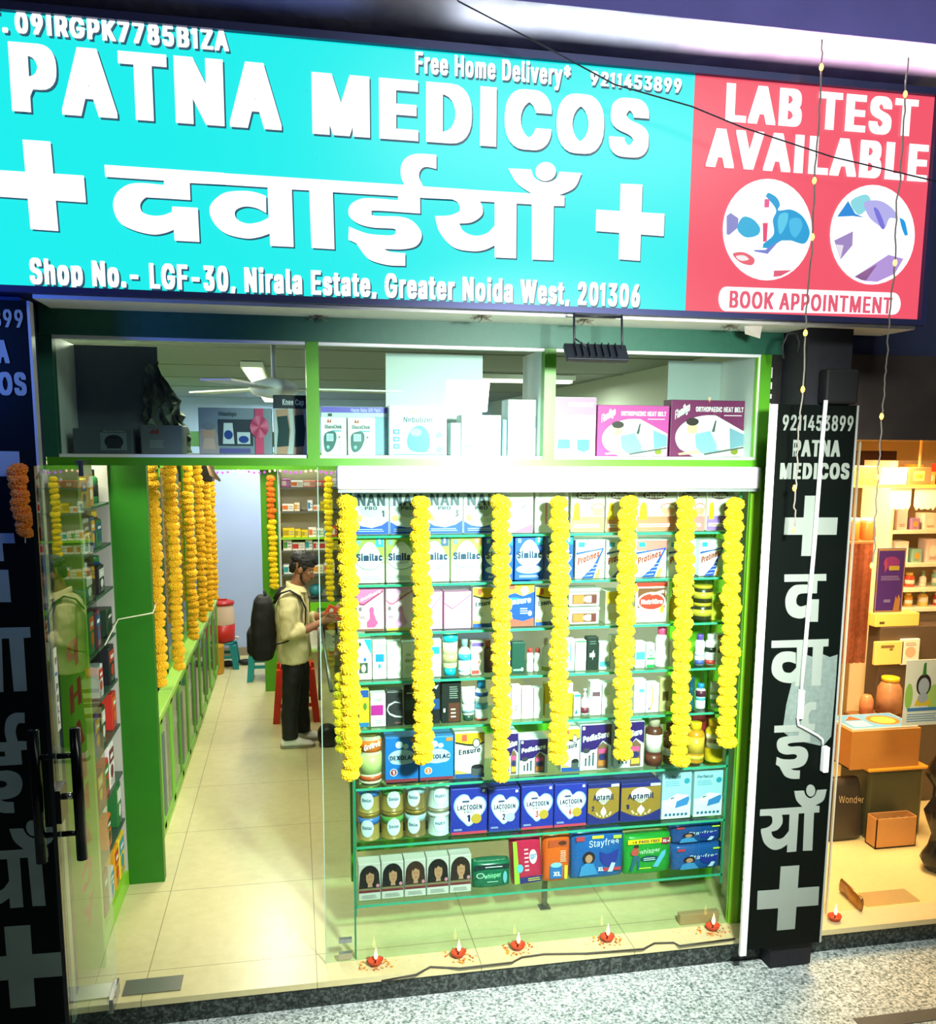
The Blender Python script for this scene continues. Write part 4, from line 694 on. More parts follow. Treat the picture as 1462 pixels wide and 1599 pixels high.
def dexo(f, n):
    f.rect(0, 0, 1, .07, '#8a2f3c'); f.ell(.5, .56, .42, .17, '#bfe2f4'); f.ell(.30, .52, .18, .11, '#bfe2f4'); f.ell(.72, .52, .18, .11, '#bfe2f4'); f.ell(.42, .84, .12, .08, '#d6eefa'); f.ell(.62, .80, .09, .06, '#bfe2f4')
    f.text('DEXOLAC', .12, .50, .90, .60, '#15244e', .05); f.ell(.24, .23, .12, .085, '#d8e2f2'); f.ell(.24, .23, .095, .068, '#a8283c' if n == '1' else '#d8723c'); f.text(n, .21, .19, .27, .27, '#ffffff', .05); f.rect(.78, .90, .98, .98, '#e8843c')
def pedi(f, n):
    f.poly([(0, 1), (1, 1), (1, .52), (.72, .64), (.5, .46), (0, .40)], '#2f1a66'); f.poly([(.54, .02), (.9, .02), (.9, .50), (.72, .62), (.54, .50)], '#7a5a48'); f.rect(.58, .36, .86, .46, '#e0508a'); f.ell(.72, .28, .13, .07, '#2f2f6a'); f.rect(.58, .08, .86, .20, '#c87a3c' if n else '#e8d04a')
    f.text('PediaSure', .06, .62, .92, .76, '#ffffff', .045, .10); f.rect(.04, .90, .12, .97, '#ffffff'); f.ell(.18, .44, .12, .06, '#3f3f4a')
    for i in range(3): f.rect(.14+.12*i, .10, .19+.12*i, .22+.06*i, '#3f5a6a'); f.ell(.165+.12*i, .25+.06*i, .03, .03, '#5a3f3a')
def lact(f, n):
    f.rect(0, 0, 1, .06, '#c83f5a' if n != '2' else '#2f3f8a'); hz = [(.5, .20), (.72, .34), (.9, .50), (.94, .66), (.84, .78), (.68, .80), (.55, .74), (.46, .84), (.30, .86), (.14, .76), (.10, .60), (.20, .42), (.36, .28)]
    f.poly(bez([(x, y, 1) for x, y in [(.5+(a-.5)*1.1, .53+(b-.53)*1.08) for a, b in hz]], 4), '#8fb0d8'); f.poly(bez([(x, y, 1) for x, y in hz], 4), '#f2f8fc')
    f.text('LACTOGEN', .16, .54, .86, .65, '#16205a', .045); f.text('PRO', .36, .46, .62, .53, '#16205a', .02); f.text(n, .44, .28, .53, .43, '#16205a' if n in '12' else '#c83f3c', .045); f.ell(.70, .34, .15, .11, '#c8a03c' if n != '2' else '#b9b4d8'); f.rect(.86, .92, .94, .98, '#ffffff'); f.lines(.06, .09, .3, .14, 2, '#c8d0f0'); f.rect(.3, .71, .5, .75, '#3f4a7a')
def apta(f, n):
    f.poly([(0, .90), (1, .90), (1, .30), (.7, .16), (.5, .12), (.3, .16), (0, .30)], '#a07a30'); f.ell(.5, .72, .26, .17, '#f4f4ea'); f.poly([(.26, .66), (.74, .66), (.6, .52), (.5, .48), (.4, .52)], '#f4f4ea'); f.text('Aptamil', .16, .60, .82, .74, '#20285a', .045); f.text('GOLD', .36, .52, .64, .59, '#6a5a30', .03)
    f.text(n, .12, .34, .20, .46, '#16205a', .05); f.ell(.5, .30, .09, .09, '#ffffff'); f.poly([(.42, .33), (.58, .33), (.5, .44)], '#ffffff')
    for i in range(7): a = PI+PI*i/6; f.ell(.5+.22*math.cos(a), .28+.10*math.sin(a)*.9, .03, .025, '#e8d8b0')
    f.rect(.72, .92, .98, .99, '#d8dcf0')
def neb(f):
    f.rect(0, .40, 1, 1, '#a8d6e6'); f.rect(0, 0, 1, .4, '#e6f4f8'); f.text('Perfecut', .08, .84, .62, .91, '#2a5f7a', .03); f.lines(.08, .68, .6, .80, 3, '#6aa8c8'); f.ell(.84, .78, .10, .06, '#2f9ab8'); f.poly([(.10, .30), (.20, .42), (.5, .52), (.92, .48), (.95, .36), (.5, .22)], '#f4f8fa'); f.poly([(.45, .22), (.50, .36), (.92, .46), (.95, .38), (.88, .28)], '#3f86d0'); f.poly([(.28, .44), (.42, .46), (.40, .43), (.30, .41)], '#5f6f7a')
    for i in range(6): f.ell(.14+.14*i, .09, .05, .03, '#3f6f9a')
def hair(f, tone):
    f.rect(0, .0, 1, .22, '#d8d4d0'); f.rect(0, .20, 1, .27, '#7a2430'); f.rect(0, .27, 1, .36, '#8a7a58'); f.ell(.5, .66, .46, .31, tone); f.poly([(.04, .62), (.0, .33), (1, .33), (.96, .62)], tone); f.ell(.52, .63, .19, .21, '#c08a6a'); f.poly([(.40, .36), (.64, .36), (.60, .48), (.44, .48)], '#c08f72'); f.poly([(.34, .80), (.5, .86), (.70, .80), (.66, .72), (.5, .78), (.4, .70)], tone)
    f.rect(.44, .64, .49, .655, '#2a1a18'); f.rect(.56, .64, .61, .655, '#2a1a18'); f.rect(.48, .525, .58, .54, '#a8443f'); f.ell(.88, .40, .08, .05, '#d88aa0'); f.lines(.15, .05, .85, .16, 3, '#a8a4a0'); f.lines(0, .98, 1, .99, 1, '#c8c0c0')
def whis(f, h):
    f.rect(0, .80, 1, 1, '#0f2a2a'); f.text('whisper', .28, .40, .76, .60, '#8fe0b0', .03, .06); f.ell(.16, .55, .12, .12, '#c8e8d8'); f.ell(.16, .55, .09, .09, '#0d6a48'); f.ell(.88, .42, .06, .26, '#6ab8c8'); f.lines(.36, .22, .68, .30, 1, '#b8e0d0'); f.lines(.3, .86, .8, .95, 1, '#e8f0f0')
def stay(f, big):
    f.rect(.03, .86, .20, .97, '#c83f50'); f.text('Stayfree', .30, .70 if big else .46, .92, .86 if big else .66, '#eaf6ff', .02, .04)
    if big: f.rect(.36, .90, .60, .97, '#f0e83a'); f.text('XL', .50, .13, .62, .22, '#ffffff', .05); f.rect(.62, .12, .98, .20, '#c83f50')
    f.ell(.30, .46, .13, .15, '#2a1a1c'); f.ell(.30, .44, .075, .10, '#c08a70'); f.poly([(.10, .04), (.14, .26), (.24, .34), (.40, .32), (.50, .06)], '#3f8fd0'); f.poly([(.52, .60), (.66, .52), (.76, .54), (.92, .64), (.90, .36), (.76, .22), (.60, .28), (.53, .40)], '#24349a'); f.poly([(.70, .10), (.78, .32), (.86, .30), (.80, .10)], '#c8d8f8'); f.rect(.80, .88, .97, .96, '#c8e04a')
def grn(f):
    f.rect(0, .86, 1, 1, '#f0dc1a'); f.text('+4 PADS FREE', .10, .885, .76, .965, '#8a2a3c', .05); f.rect(.80, .82, .98, 1, '#9a1f3f'); f.text('XL+', .82, .87, .97, .95, '#ffffff', .05); f.text('whisper', .28, .56, .76, .69, '#f2fff2', .02, .04); f.ell(.52, .42, .22, .09, '#134a5a'); f.lines(.38, .36, .66, .46, 2, '#d0f0f0')
    f.poly([(.16, .80), (.24, .78), (.26, .60), (.20, .52), (.08, .56), (.08, .66)], '#c8504a'); f.ell(.20, .80, .06, .05, '#3a2a20'); f.poly([(.06, .10), (.12, .10), (.22, .40), (.24, .12), (.30, .12), (.28, .52), (.14, .54)], '#27627a'); f.poly([(.60, .18), (.80, .60), (.90, .66), (.88, .50), (.72, .16)], '#5fb8e0'); f.lines(.28, .12, .56, .20, 1, '#d8f03a')
def grow(f):
    f.rect(0, .86, 1, 1, '#a8a85a'); f.poly([(0, .82), (1, .90), (1, .74), (.5, .55), (0, .70)], '#f07a24'); f.text('Growvit', .20, .64, .92, .74, '#ffffff', .04, .12); f.lines(.08, .25, .5, .5, 5, '#5fa838'); f.lines(.58, .3, .9, .62, 6, '#4f9a3a'); f.rect(.06, .05, .56, .15, '#c85a2c'); f.ell(.82, .2, .12, .1, '#5fa02a')
def tinf(f, c):
    f.rect(.08, .12, .92, .88, '#7a5040'); f.rect(.12, .18, .48, .82, '#c8743c'); f.ell(.66, .5, .2, .26, '#f4e8e0'); f.rect(.74, .2, .92, .8, '#6a3030')
def heat(f, c):
    f.text('ORTHOPAEDIC HEAT BELT', .32, .80, .96, .89, '#fff0f8', .045); f.text('Flamingo', .05, .66, .24, .82, '#ffffff', .03, .16); f.poly([(.17, .94), (.19, .88), (.24, .92), (.20, .84), (.15, .88)], '#ffffff'); f.lines(.7, .72, .94, .76, 1, '#f0c8e0')
    f.poly([(.30, 0)]+[(.52-.46*math.cos(t), .34+.40*math.sin(t)) for t in [-.55+i*.12 for i in range(20)]]+[(.985, .45), (.985, 0)], '#f0f2ee')
    f.ell(.28, .50, .07, .10, '#e8b89a'); f.ell(.28, .62, .085, .07, '#3a2a2c'); f.poly([(.32, .40), (.52, .46), (.66, .10), (.42, .05), (.34, .16)], '#8fb2d8'); f.poly([(.10, .05), (.36, .12), (.42, .05), (.12, .02)], '#e8b89a'); f.poly([(.62, .46), (.78, .36), (.80, .14), (.62, .12)], '#f6f2e2'); f.poly([(.78, .52), (.98, .40), (.98, .20), (.80, .14)], '#7f9fb8'); f.poly([(.54, .44), (.58, .64), (.60, .66), (.58, .44)], '#3f4a4a'); f.ell(.86, .09, .05, .06, '#8a8a2a'); f.poly([(.44, .05), (.98, .18), (.98, .15), (.46, .02)], '#5a5a5a')
def gen(f, a='#d8e4ea', b=None, t=None, tc='#2a5a7a', y=.6):
    if b: f.rect(0, y, 1, 1, b)
    if t: f.text(t, .14, .44, .86, .56, tc, .03)
    f.lines(.15, .12, .85, .34, 4, a); f.rect(.2, .62, .5, .70, a)
def strip(f, c, y0, y1, c2='#c8d0d4'): f.rect(0, y0, 1, y1, c); f.lines(.2, .66, .8, .9, 3, c2); f.lines(.2, .08, .8, .24, 3, c2)

def carton(x0, x1, z0, z1, y, body, art, label, cat='carton', depth=.11, name='carton', group=None, tilt=0.0, rough=.45, args=(), squash=0.0, bev=.003):
    mb = MB(); mt = mat(body, rough); mb.box(x0, x1, y, y+depth, z0, z1, mt, bev)
    f = Face(mb, (x0+.002, y-.0003, z0+.002), (x1-x0-.004, 0, 0), (0, 0, z1-z0-.004)); f.k = 1
    if art: art(f, *args)
    o = mb.build(name)
    if tilt: o.rotation_euler = (0, tilt, 0)
    return tag(o, label, cat, group)
def px_carton(r, x0, x1, yt, body, art, label, *args, y=GY, **kw):
    z = RZ[r]; a, b = at_y(x0+.7, yt, y), at_y(x1-.7, yt, y); top = (a.z+b.z)/2
    if r: top = min(top, RZ[r-1]-.0135)
    return carton(a.x, b.x, z+.0005, top, y, body, art, label, args=args, **kw)
def bottle(x, w, z0, h, y, body, cap, label, prof='bottle', bands=(), cat='bottle', group=None):
    """a bottle or tube with its cap as a part; bands are (from, to, colour) in shares of the body height"""
    r = w/2; o = empty({'tube': 'cream_tube', 'can': 'formula_can', 'jar': 'jar'}.get(prof, 'bottle'), (x, y, z0), label, cat, group)
    c = (x, y, z0)
    if prof == 'bottle': P = [(r*.92, 0), (r, .03*h), (r, .62*h), (r*.85, .70*h), (r*.45, .78*h), (r*.42, .82*h)]; C = [(r*.5, .80*h), (r*.52, .99*h), (r*.46, h)]
    elif prof == 'wide': P = [(r*.92, 0), (r, .03*h), (r, .30*h), (r*.88, .45*h), (r, .62*h), (r*.95, .74*h), (r*.62, .82*h)]; C = [(r*.64, .80*h), (r*.66, .985*h), (r*.6, h)]
    elif prof == 'pump': P = [(r*.95, 0), (r, .02*h), (r, .56*h), (r*.5, .66*h), (r*.4, .7*h)]; C = [(r*.45, .68*h), (r*.45, .82*h), (r*.18, .84*h), (r*.18, .93*h), (r*.5, .94*h), (r*.5, h)]
    elif prof == 'tube': P = [(r*.7, .16*h), (r*.95, .18*h), (r, .5*h)]; C = [(r*.78, 0), (r*.8, .16*h), (r*.5, .17*h)]
    elif prof == 'can': P = [(r, 0), (r, .03*h), (r*.97, .04*h), (r*.97, .90*h), (r, .91*h)]; C = [(r*1.02, .90*h), (r*1.03, .985*h), (r*.97, h)]
    else: P = [(r*.95, 0), (r, .03*h), (r, .78*h), (r*.9, .84*h)]; C = [(r*.93, .82*h), (r*.95, .98*h), (r*.9, h)]
    n = 18; mb = MB(); mb.lathe(P, c, mat(body, .3), n, 1, .72 if prof == 'tube' else 1)
    if prof == 'tube':
        R = [[Vector((x+r*math.cos(2*PI*j/n)*(1+.08*t), y+r*.72*math.sin(2*PI*j/n)*(1-t)+.002*math.sin(2*PI*j/n), z0+h*(.5+.5*t))) for j in range(n)] for t in (0, .35, .7, .9, 1)]
        mb.rings(R, mat(body, .3))
    for a, b, hcol in bands:
        m_ = [(r*1.012, a*h), (r*1.012, b*h)]; mb.rings([[Vector((x+q*math.cos(-PI+PI*j/12), y+q*(.73 if prof == 'tube' else 1)*math.sin(-PI+PI*j/12), z0+z)) for j in range(13)]+[Vector((x+q*.985*math.cos(-PI*j/12), y+q*.985*(.73 if prof == 'tube' else 1)*math.sin(-PI*j/12), z0+z)) for j in range(13)] for q, z in m_], mat(hcol, .35))
    mb.build('body', o, c)
    mb = MB(); mb.lathe(C, c, mat(cap, .35, .6 if prof == 'can' else 0), n, 1, .85 if prof == 'tube' else 1); mb.build('cap' if prof != 'can' else 'lid', o)
    return o
def px_bottle(r, x0, x1, yt, body, cap, label, prof='bottle', bands=(), y=GY+.035, dz=0, **kw):
    z = RZ[r]+.0005+dz; a, b = at_y(x0+.6, yt, y), at_y(x1-.6, yt, y)
    return bottle((a.x+b.x)/2, b.x-a.x, z, (a.z+b.z)/2-z, y, body, cap, label, prof, bands, **kw)
W_ = '#f8faf8'
C = px_carton; B = px_bottle
# top shelf
for x0, x1, n in ((552, 608, '1'), (608, 666, '2'), (666, 724, '3'), (724, 782, '4')):
    C(0, x0, x1, 762, W_, nan_, 'white and blue PRO formula carton marked %s on the top shelf' % NUM[n], n, depth=.14)
C(0, 787, 834, 764, '#fdf2f4', lambda f: (f.poly([(.2, 0), (1, .2), (1, 0)], '#f06ab0'), f.ell(.4, .74, .3, .08, '#e8d0dc'), f.text('VITAL', .2, .72, .8, .80, '#c8a0b4', .03), f.ell(.15, .4, .1, .12, '#b8c48a'), f.poly([(.5, .55), (.8, .7), (.7, .58)], '#8a7a80')), 'white carton with a pink corner swoosh on the top shelf', depth=.14)
C(0, 836, 889, 764, '#fdfafa', lambda f: (f.rect(.30, .2, .36, .7, '#f08ac0'), f.rect(.1, .8, .9, .95, '#d8d0d4'), f.lines(.5, .1, .9, .3, 3, '#f0c8dc')), 'white carton with upright pink lettering on the top shelf', depth=.14)
for i, (x0, x1, c) in enumerate(((892, 946, '#f09a70'), (947, 993, '#f09a70'), (995, 1058, '#e08468'), (1059, 1104, '#e08a8a'), (1105, 1148, '#a87ad0'))):
    C(0, x0, x1, 764, '#fff6ea', cere, 'orange cereal carton with a brown oval, %s of the cereals on the top shelf' % ordn(i) if i < 4 else 'cream baby cereal carton with a violet base at the right end of the top shelf', c, depth=.14, group='baby cereal cartons')
# second shelf
for x0, x1, n, c in ((552, 601, '1', '#22b8dc'), (602, 652, '2', '#7ab84a'), (653, 703, '3', '#3f5f8a'), (704, 754, '4', '#f0a45a')):
    C(1, x0, x1, 836, '#e8eccc', simi, 'green topped formula carton with a white drop, marked %s on the second shelf' % NUM[n], n, n, c, True, depth=.14, group='green topped formula cartons')
for x0, x1, n in ((755, 803, '1'), (804, 850, '2'), (851, 897, '3')):
    C(1, x0, x1, 836, '#0b52c4', simi, 'bright blue formula carton with a white drop, marked %s on the second shelf' % NUM[n], n, n, '#19b4e6', False, depth=.14, group='bright blue formula cartons')
for i, (x0, x1, t) in enumerate(((899, 946, '#f4f8fa'), (947, 991, '#f4f4f6'), (993, 1043, '#f0807a'), (1044, 1088, '#f6f6f8'), (1093, 1132, '#eef2f4'))):
    C(1, x0, x1, 843, '#fbfdff', prot, 'white protein carton with a blue flash, %s of five on the second shelf' % ordn(i) if i != 2 else 'white protein carton with a blue flash and a coral red top on the second shelf', t, depth=.13, group='protein cartons')
# third shelf
C(2, 556, 600, 912, '#f6d6e6', moth, 'white carton with a deep pink top and a pink pregnant figure on the third shelf', '#e878b4', '#e85a9c', y=GY)
C(2, 602, 646, 912, '#f4d8ee', moth, 'white carton with a lilac top and lilac pregnant figure on the third shelf', '#f0a8dc', '#e8a4dc')
for x0, x1, t in ((664, 692, 'cut short by the marigold garland'), (693, 737, 'with its whole front in view')):
    C(2, x0, x1, 924, '#ea9ed0', lambda f: (f.poly([(0, 1), (1, 1), (1, .95), (.3, .56), (0, .72)], '#f8d8ea'), f.poly([(0, .72), (.3, .56), (1, .95), (1, .92), (.3, .53), (0, .69)], '#a8508a'), f.poly([(.5, .06), (.9, .06), (.85, .4), (.7, .52), (.58, .44)], '#fff6fb'), f.ell(.68, .5, .08, .06, '#fff6fb'), f.ell(.25, .3, .13, .1, '#fff0fa')), 'pink carton with a white folded top %s, third shelf' % t)
C(2, 738, 772, 917, '#fcfaf0', ensu, 'white and gold nutrition carton left of the blue one on the third shelf', 'w')
C(2, 790, 836, 908, '#1b62d8', ensu, 'blue nutrition carton with a gold top on the third shelf', 'b')
C(2, 836, 868, 917, '#fcfaf0', ensu, 'white and gold nutrition carton right of the blue one on the third shelf', 'w')
def tub(z0, z1, label):
    a, b = at_y(888, 930, GY), at_y(938, 930, GY); o = empty('food_tub', ((a.x+b.x)/2, GY+.04, z0), label, 'tub', 'clear food tubs')
    mb = MB(); mb.box(a.x+.003, b.x-.003, GY, GY+.09, z0, z1-.022, mat('#d8d6cc', .25), .008); f = Face(mb, (a.x+.008, GY-.0004, z0+.004), (b.x-a.x-.016, 0, 0), (0, 0, z1-z0-.03)); tinf(f, 0); mb.build('box', o)
    mb = MB(); mb.box(a.x, b.x, GY-.004, GY+.094, z1-.022, z1-.001, mat('#a9b2a6', .25), .006); mb.build('lid', o)
tub(RZ[2]+.001, 1.735, 'clear food tub with a brown label, lower of two stacked on the third shelf'); tub(1.737, 1.832, 'clear food tub with a brown label, upper of two stacked on the third shelf')
C(2, 946, 974, 923, '#fdf8e0', gen, 'white pack with a yellow top half hidden by a garland on the third shelf', '#f0d86a', '#f4cf3a')
C(2, 993, 1044, 909, '#f4e8dc', nutr, 'red and brown children nutrition carton with a white oval on the third shelf', depth=.10)
B(2, 1046, 1062, 920, '#e8c82a', '#b8a020', 'yellow bottle standing right of the red and brown carton on the third shelf')
for lo, hi, t in ((0, 946, 'upper'), (0, 973, 'lower')):
    pass
jz = RZ[2]+.001
for k, t in ((0, 'lower'), (1, 'upper')):
    a, b = at_y(1081, 950, GY+.05), at_y(1111, 950, GY+.05)
    bottle((a.x+b.x)/2, b.x-a.x, jz+k*.092, .09, GY+.05, '#2f3018', '#c8b42a', 'dark yellow banded jar, %s of two stacked on the third shelf' % t, 'jar', ((.25, .62, '#c9b83a'),), 'jar', 'stacked dark jars')
C(2, 1113, 1136, 928, '#c8d23a', gen, 'yellow green pouch at the right end of the third shelf', '#f0e84a', '#8ab83a', cat='pouch', name='pouch', depth=.05)
# fourth shelf
C(3, 556, 581, 998, '#f4f0dc', lambda f: (f.ell(.4, .62, .36, .24, '#ffffff'), f.poly([(.5, 1), (1, 1), (1, .62)], '#2ab8d0'), f.ell(.2, .88, .1, .05, '#1f5a7a'), f.ell(.55, .5, .1, .05, '#2a7ab8'), f.rect(.15, .16, .75, .42, '#4a5a4a'), f.ell(.45, .28, .16, .1, '#d8e8d0')), 'cream carton with a teal corner and a small window on the fourth shelf', depth=.07)
C(3, 581, 604, 999, W_, lambda f: (f.rect(.2, .44, .85, .64, '#1f90d8'), f.ell(.5, .33, .10, .06, '#2aa0d8'), f.lines(.15, .8, .9, .9, 2, '#a8b8c8'), f.lines(.2, .1, .8, .2, 2, '#c0d0d8')), 'white carton with a blue square label on the fourth shelf', depth=.06)
C(3, 604, 627, 1002, '#fbfbf6', gen, 'plain white carton with grey print beside the one with a blue square, fourth shelf', '#c0c4c0', depth=.06)
C(3, 628, 655, 1003, '#f4f4ee', gen, 'off white carton with a thin green line of print, fourth shelf', '#c8d0b8', None, 'derma', '#7a9a6a', depth=.06)
C(3, 671, 690, 999, W_, lambda f: (f.rect(.15, .62, .85, .82, '#22b8d8'), f.lines(.2, .1, .8, .3, 2, '#d0dce0')), 'slim white carton with a turquoise label right of a garland on the fourth shelf', depth=.05)
B(3, 691, 715, 988, '#d8d2ae', '#12a8cc', 'teal and beige cream tube standing on its cap on the fourth shelf', 'tube', ((.30, .52, '#bfae86'), (.80, .99, '#1fb4d4')), cat='tube')
B(3, 715, 736, 998, W_, '#8fa6b8', 'white lotion bottle with a grey cap and blue label on the fourth shelf', 'bottle', ((.42, .60, '#3fb0dc'), (.10, .2, '#cfe6f4')))
C(3, 736, 757, 1003, '#fdf2ee', lambda f: (f.rect(0, .88, 1, 1, '#7a5ab8'), f.rect(.0, .02, .6, .14, '#d84a44'), f.text('ACNE', .15, .62, .85, .72, '#c89a9a', .03), f.ell(.6, .4, .1, .05, '#e0806a')), 'white carton with a purple top and red foot on the fourth shelf', depth=.06)
B(3, 753, 771, 999, '#5a3a4a', '#d04a3c', 'dark maroon bottle with a red cap on the fourth shelf', y=GY+.06)
C(3, 788, 798, 1003, W_, gen, 'narrow white carton left of the dark green box on the fourth shelf', '#b8c4d0', depth=.05)
C(3, 799, 821, 1003, '#0e4438', lambda f: (f.lines(.1, .04, .8, .18, 1, '#9ad0b8'), f.ell(.82, .12, .1, .06, '#d8f0e0')), 'dark green carton on the fourth shelf', depth=.05)
B(3, 822, 834, 1012, W_, '#c83a3a', 'small white red capped bottle next to the dark green carton on the fourth shelf', 'wide'); B(3, 834, 846, 1012, W_, '#b84040', 'small white red capped bottle one place away from the dark green carton, fourth shelf', 'wide')
B(3, 846, 860, 996, '#fbf4f4', '#f0d0d8', 'white bottle with a pale pink cap beside a garland on the fourth shelf', 'bottle', ((.02, .14, '#b8b84a'),))
C(3, 884, 899, 998, '#eef6fc', lambda f: (f.rect(.4, .3, .6, .85, '#6fa8dc'), f.rect(0, 0, 1, .06, '#8ac0e8')), 'white carton with upright blue lettering on the fourth shelf', depth=.05)
C(3, 899, 917, 1000, '#fbfdfb', lambda f: (f.rect(0, .95, 1, 1, '#3aa05a'), f.lines(.2, .1, .8, .3, 2, '#e4ece6')), 'white carton with a thin green top on the fourth shelf', depth=.05)
C(3, 917, 936, 995, '#16241f', lambda f: (f.lines(.2, .78, .8, .92, 2, '#5a6a64'), f.rect(.2, .40, .7, .52, '#d8e0dc'), f.poly([(.4, .52), (.6, .62), (.5, .30)], '#e8eeea')), 'black carton with white print on the fourth shelf', depth=.05)
C(3, 936, 954, 1003, W_, lambda f: f.rect(0, .10, 1, .30, '#5fc4e0'), 'white carton with a turquoise band near its foot on the fourth shelf', depth=.05)
C(3, 954, 969, 992, '#fbf7f7', lambda f: f.text('Actin', .1, .42, .9, .5, '#e05a6a', .03), 'white carton with pink red print on the fourth shelf', depth=.05)
C(3, 993, 1009, 1002, W_, lambda f: (f.rect(0, .32, 1, .62, '#4fd0e4'), f.rect(.1, .7, .8, .74, '#a8c8d8')), 'white carton with a wide turquoise middle on the fourth shelf', depth=.05)
C(3, 1010, 1024, 1005, '#f6fcf8', lambda f: (f.rect(0, .0, 1, .12, '#1f9a4a'), f.ell(.5, .62, .3, .16, '#5fc47a'), f.ell(.5, .62, .2, .1, '#ffffff'), f.rect(0, .34, 1, .42, '#2aa85a')), 'white carton with green rings on the fourth shelf', depth=.05)
B(3, 1024, 1046, 979, '#fbfaf8', '#f0508a', 'white bottle with a tall hot pink cap on the fourth shelf', 'wide')
C(3, 1047, 1059, 1001, '#f8f2e8', gen, 'cream carton beside the bottle with a hot pink cap, fourth shelf', '#e8dcc8', depth=.05)
B(3, 1086, 1102, 990, '#f2f0f8', '#6a4fb0', 'white bottle with a purple cap and blue foot on the fourth shelf', 'wide', ((.02, .16, '#4a5fb0'), (.3, .36, '#b8b4d8')))
B(3, 1102, 1120, 990, '#f4f6f4', '#e4ecea', 'white bottle with a black label and red foot on the fourth shelf', 'wide', ((.42, .58, '#1c2624'), (.02, .16, '#c83a34')))
C(3, 1120, 1134, 991, '#fbfaf4', lambda f: (f.rect(0, .86, 1, 1, '#f09050'), f.rect(.1, .4, .9, .52, '#8a3a2a'), f.ell(.6, .62, .25, .12, '#e86a3a')), 'white carton with orange and brown print at the right end of the fourth shelf', depth=.05)
# fifth shelf
C(4, 560, 577, 1077, '#f4d42a', lambda f: (f.rect(0, .80, 1, 1, '#2a5ab0'), f.ell(.6, .56, .2, .1, '#5a8a3a'), f.rect(0, 0, 1, .12, '#2a7ab8')), 'yellow carton with a blue top at the left end of the fifth shelf', depth=.05)
C(4, 578, 603, 1083, '#f6f4f6', lambda f: (f.rect(0, .34, .86, .66, '#c02a9a'), f.text('cream', .2, .76, .75, .86, '#3a3a44', .02), f.lines(.3, .08, .8, .22, 2, '#a8a4ac')), 'white carton with a magenta block on the fifth shelf', depth=.06)
C(4, 603, 630, 1078, '#2c2c30', lambda f: (f.rect(0, .95, 1, .98, '#8a8a8c'), f.poly([(0, .5), (.1, .62), (.5, .70), (.95, .64), (.5, .66), (.12, .56), (.05, .46), (.2, .36), (.6, .28), (1, .26), (1, .22), (.5, .24), (.15, .32), (0, .44)], '#d8dade'), f.lines(.5, .04, .9, .12, 1, '#8a5a54')), 'black carton with a silver swirl on the fifth shelf', depth=.06)
C(4, 631, 660, 1069, '#14181c', lambda f: (f.rect(0, .36, 1, .64, '#12404a'), f.rect(.1, .78, .5, .82, '#a8acb0')), 'tall black carton with a dark teal band on the fifth shelf', depth=.06)
C(4, 672, 688, 1067, '#10151c', lambda f: (f.rect(0, .36, 1, .62, '#1c4a8a'), f.poly([(.2, .92), (.9, .98), (.6, .86)], '#b8bcc4')), 'tall black carton with a blue band right of a garland on the fifth shelf', depth=.06)
C(4, 689, 721, 1061, '#131a18', lambda f: (f.rect(.36, .02, .96, .46, '#5a3024'), f.lines(.4, .56, .85, .86, 6, '#8a9490'), f.lines(.48, .1, .75, .36, 3, '#d8c8c0'), f.rect(.08, .25, .18, .34, '#e8e8e4')), 'black carton with a brown lower panel on the fifth shelf', depth=.06)
B(4, 721, 742, 1072, '#f2f6f4', '#2a4a3a', 'white cream tube with a dark cap on the fifth shelf', 'tube', ((.24, .32, '#7a94a0'),), cat='tube')
B(4, 741, 763, 1062, '#f4f8f8', '#1f90dc', 'white shampoo bottle with a blue cap on the fifth shelf', 'wide', ((.30, .46, '#6ab8d8'), (.62, .72, '#24509a'), (.0, .06, '#b04a3a')))
C(4, 787, 799, 1080, W_, gen, 'slim white carton right of a garland on the fifth shelf', '#e0e2dc', depth=.05)
C(4, 799, 815, 1071, '#fbeee2', lambda f: (f.ell(.5, .34, .2, .07, '#3a3a3a'), f.ell(.5, .34, .13, .045, '#fbeee2'), f.rect(.1, .05, .9, .24, '#f4d8c4'), f.lines(.2, .7, .8, .8, 2, '#c8a894')), 'peach white carton with a dark ring on the fifth shelf', depth=.05)
C(4, 815, 834, 1074, W_, lambda f: (f.ell(.5, .44, .36, .18, '#8ab0b8'), f.ell(.5, .44, .33, .165, W_), f.rect(.15, .72, .85, .78, '#c0ccd0')), 'white carton with a thin grey ring on the fifth shelf', depth=.05)
C(4, 834, 850, 1074, '#eef8f2', gen, 'pale mint carton on the fifth shelf', '#d4e8dc', depth=.05)
C(4, 851, 861, 1068, '#f0c42a', lambda f: f.rect(0, 0, 1, .42, '#f4f2e0'), 'narrow yellow and white carton left of a garland on the fifth shelf', depth=.05)
C(4, 882, 896, 1066, '#f6d81a', lambda f: f.rect(0, .70, 1, 1, '#fdfbe8'), 'yellow carton with a white top right of a garland on the fifth shelf', depth=.05)
C(4, 896, 908, 1084, '#f2f8fa', lambda f: (f.rect(0, .9, 1, 1, '#2a8ab0'), f.poly([(.1, .1), (.6, .1), (.4, .35)], '#2a6a7a')), 'short white carton with a teal top on the fifth shelf', depth=.05)
B(4, 908, 920, 1075, '#f6f6f8', '#dce0e6', 'white pump bottle with a maroon label on the fifth shelf', 'pump', ((.05, .28, '#7a2a44'),))
C(4, 922, 941, 1064, '#fafbfb', lambda f: (f.rect(.15, .56, .9, .70, '#6a4a5a'), f.ell(.55, .36, .22, .08, '#b8c0c0'), f.ell(.55, .36, .17, .06, '#fafbfb')), 'white carton with a plum band on the fifth shelf', depth=.05)
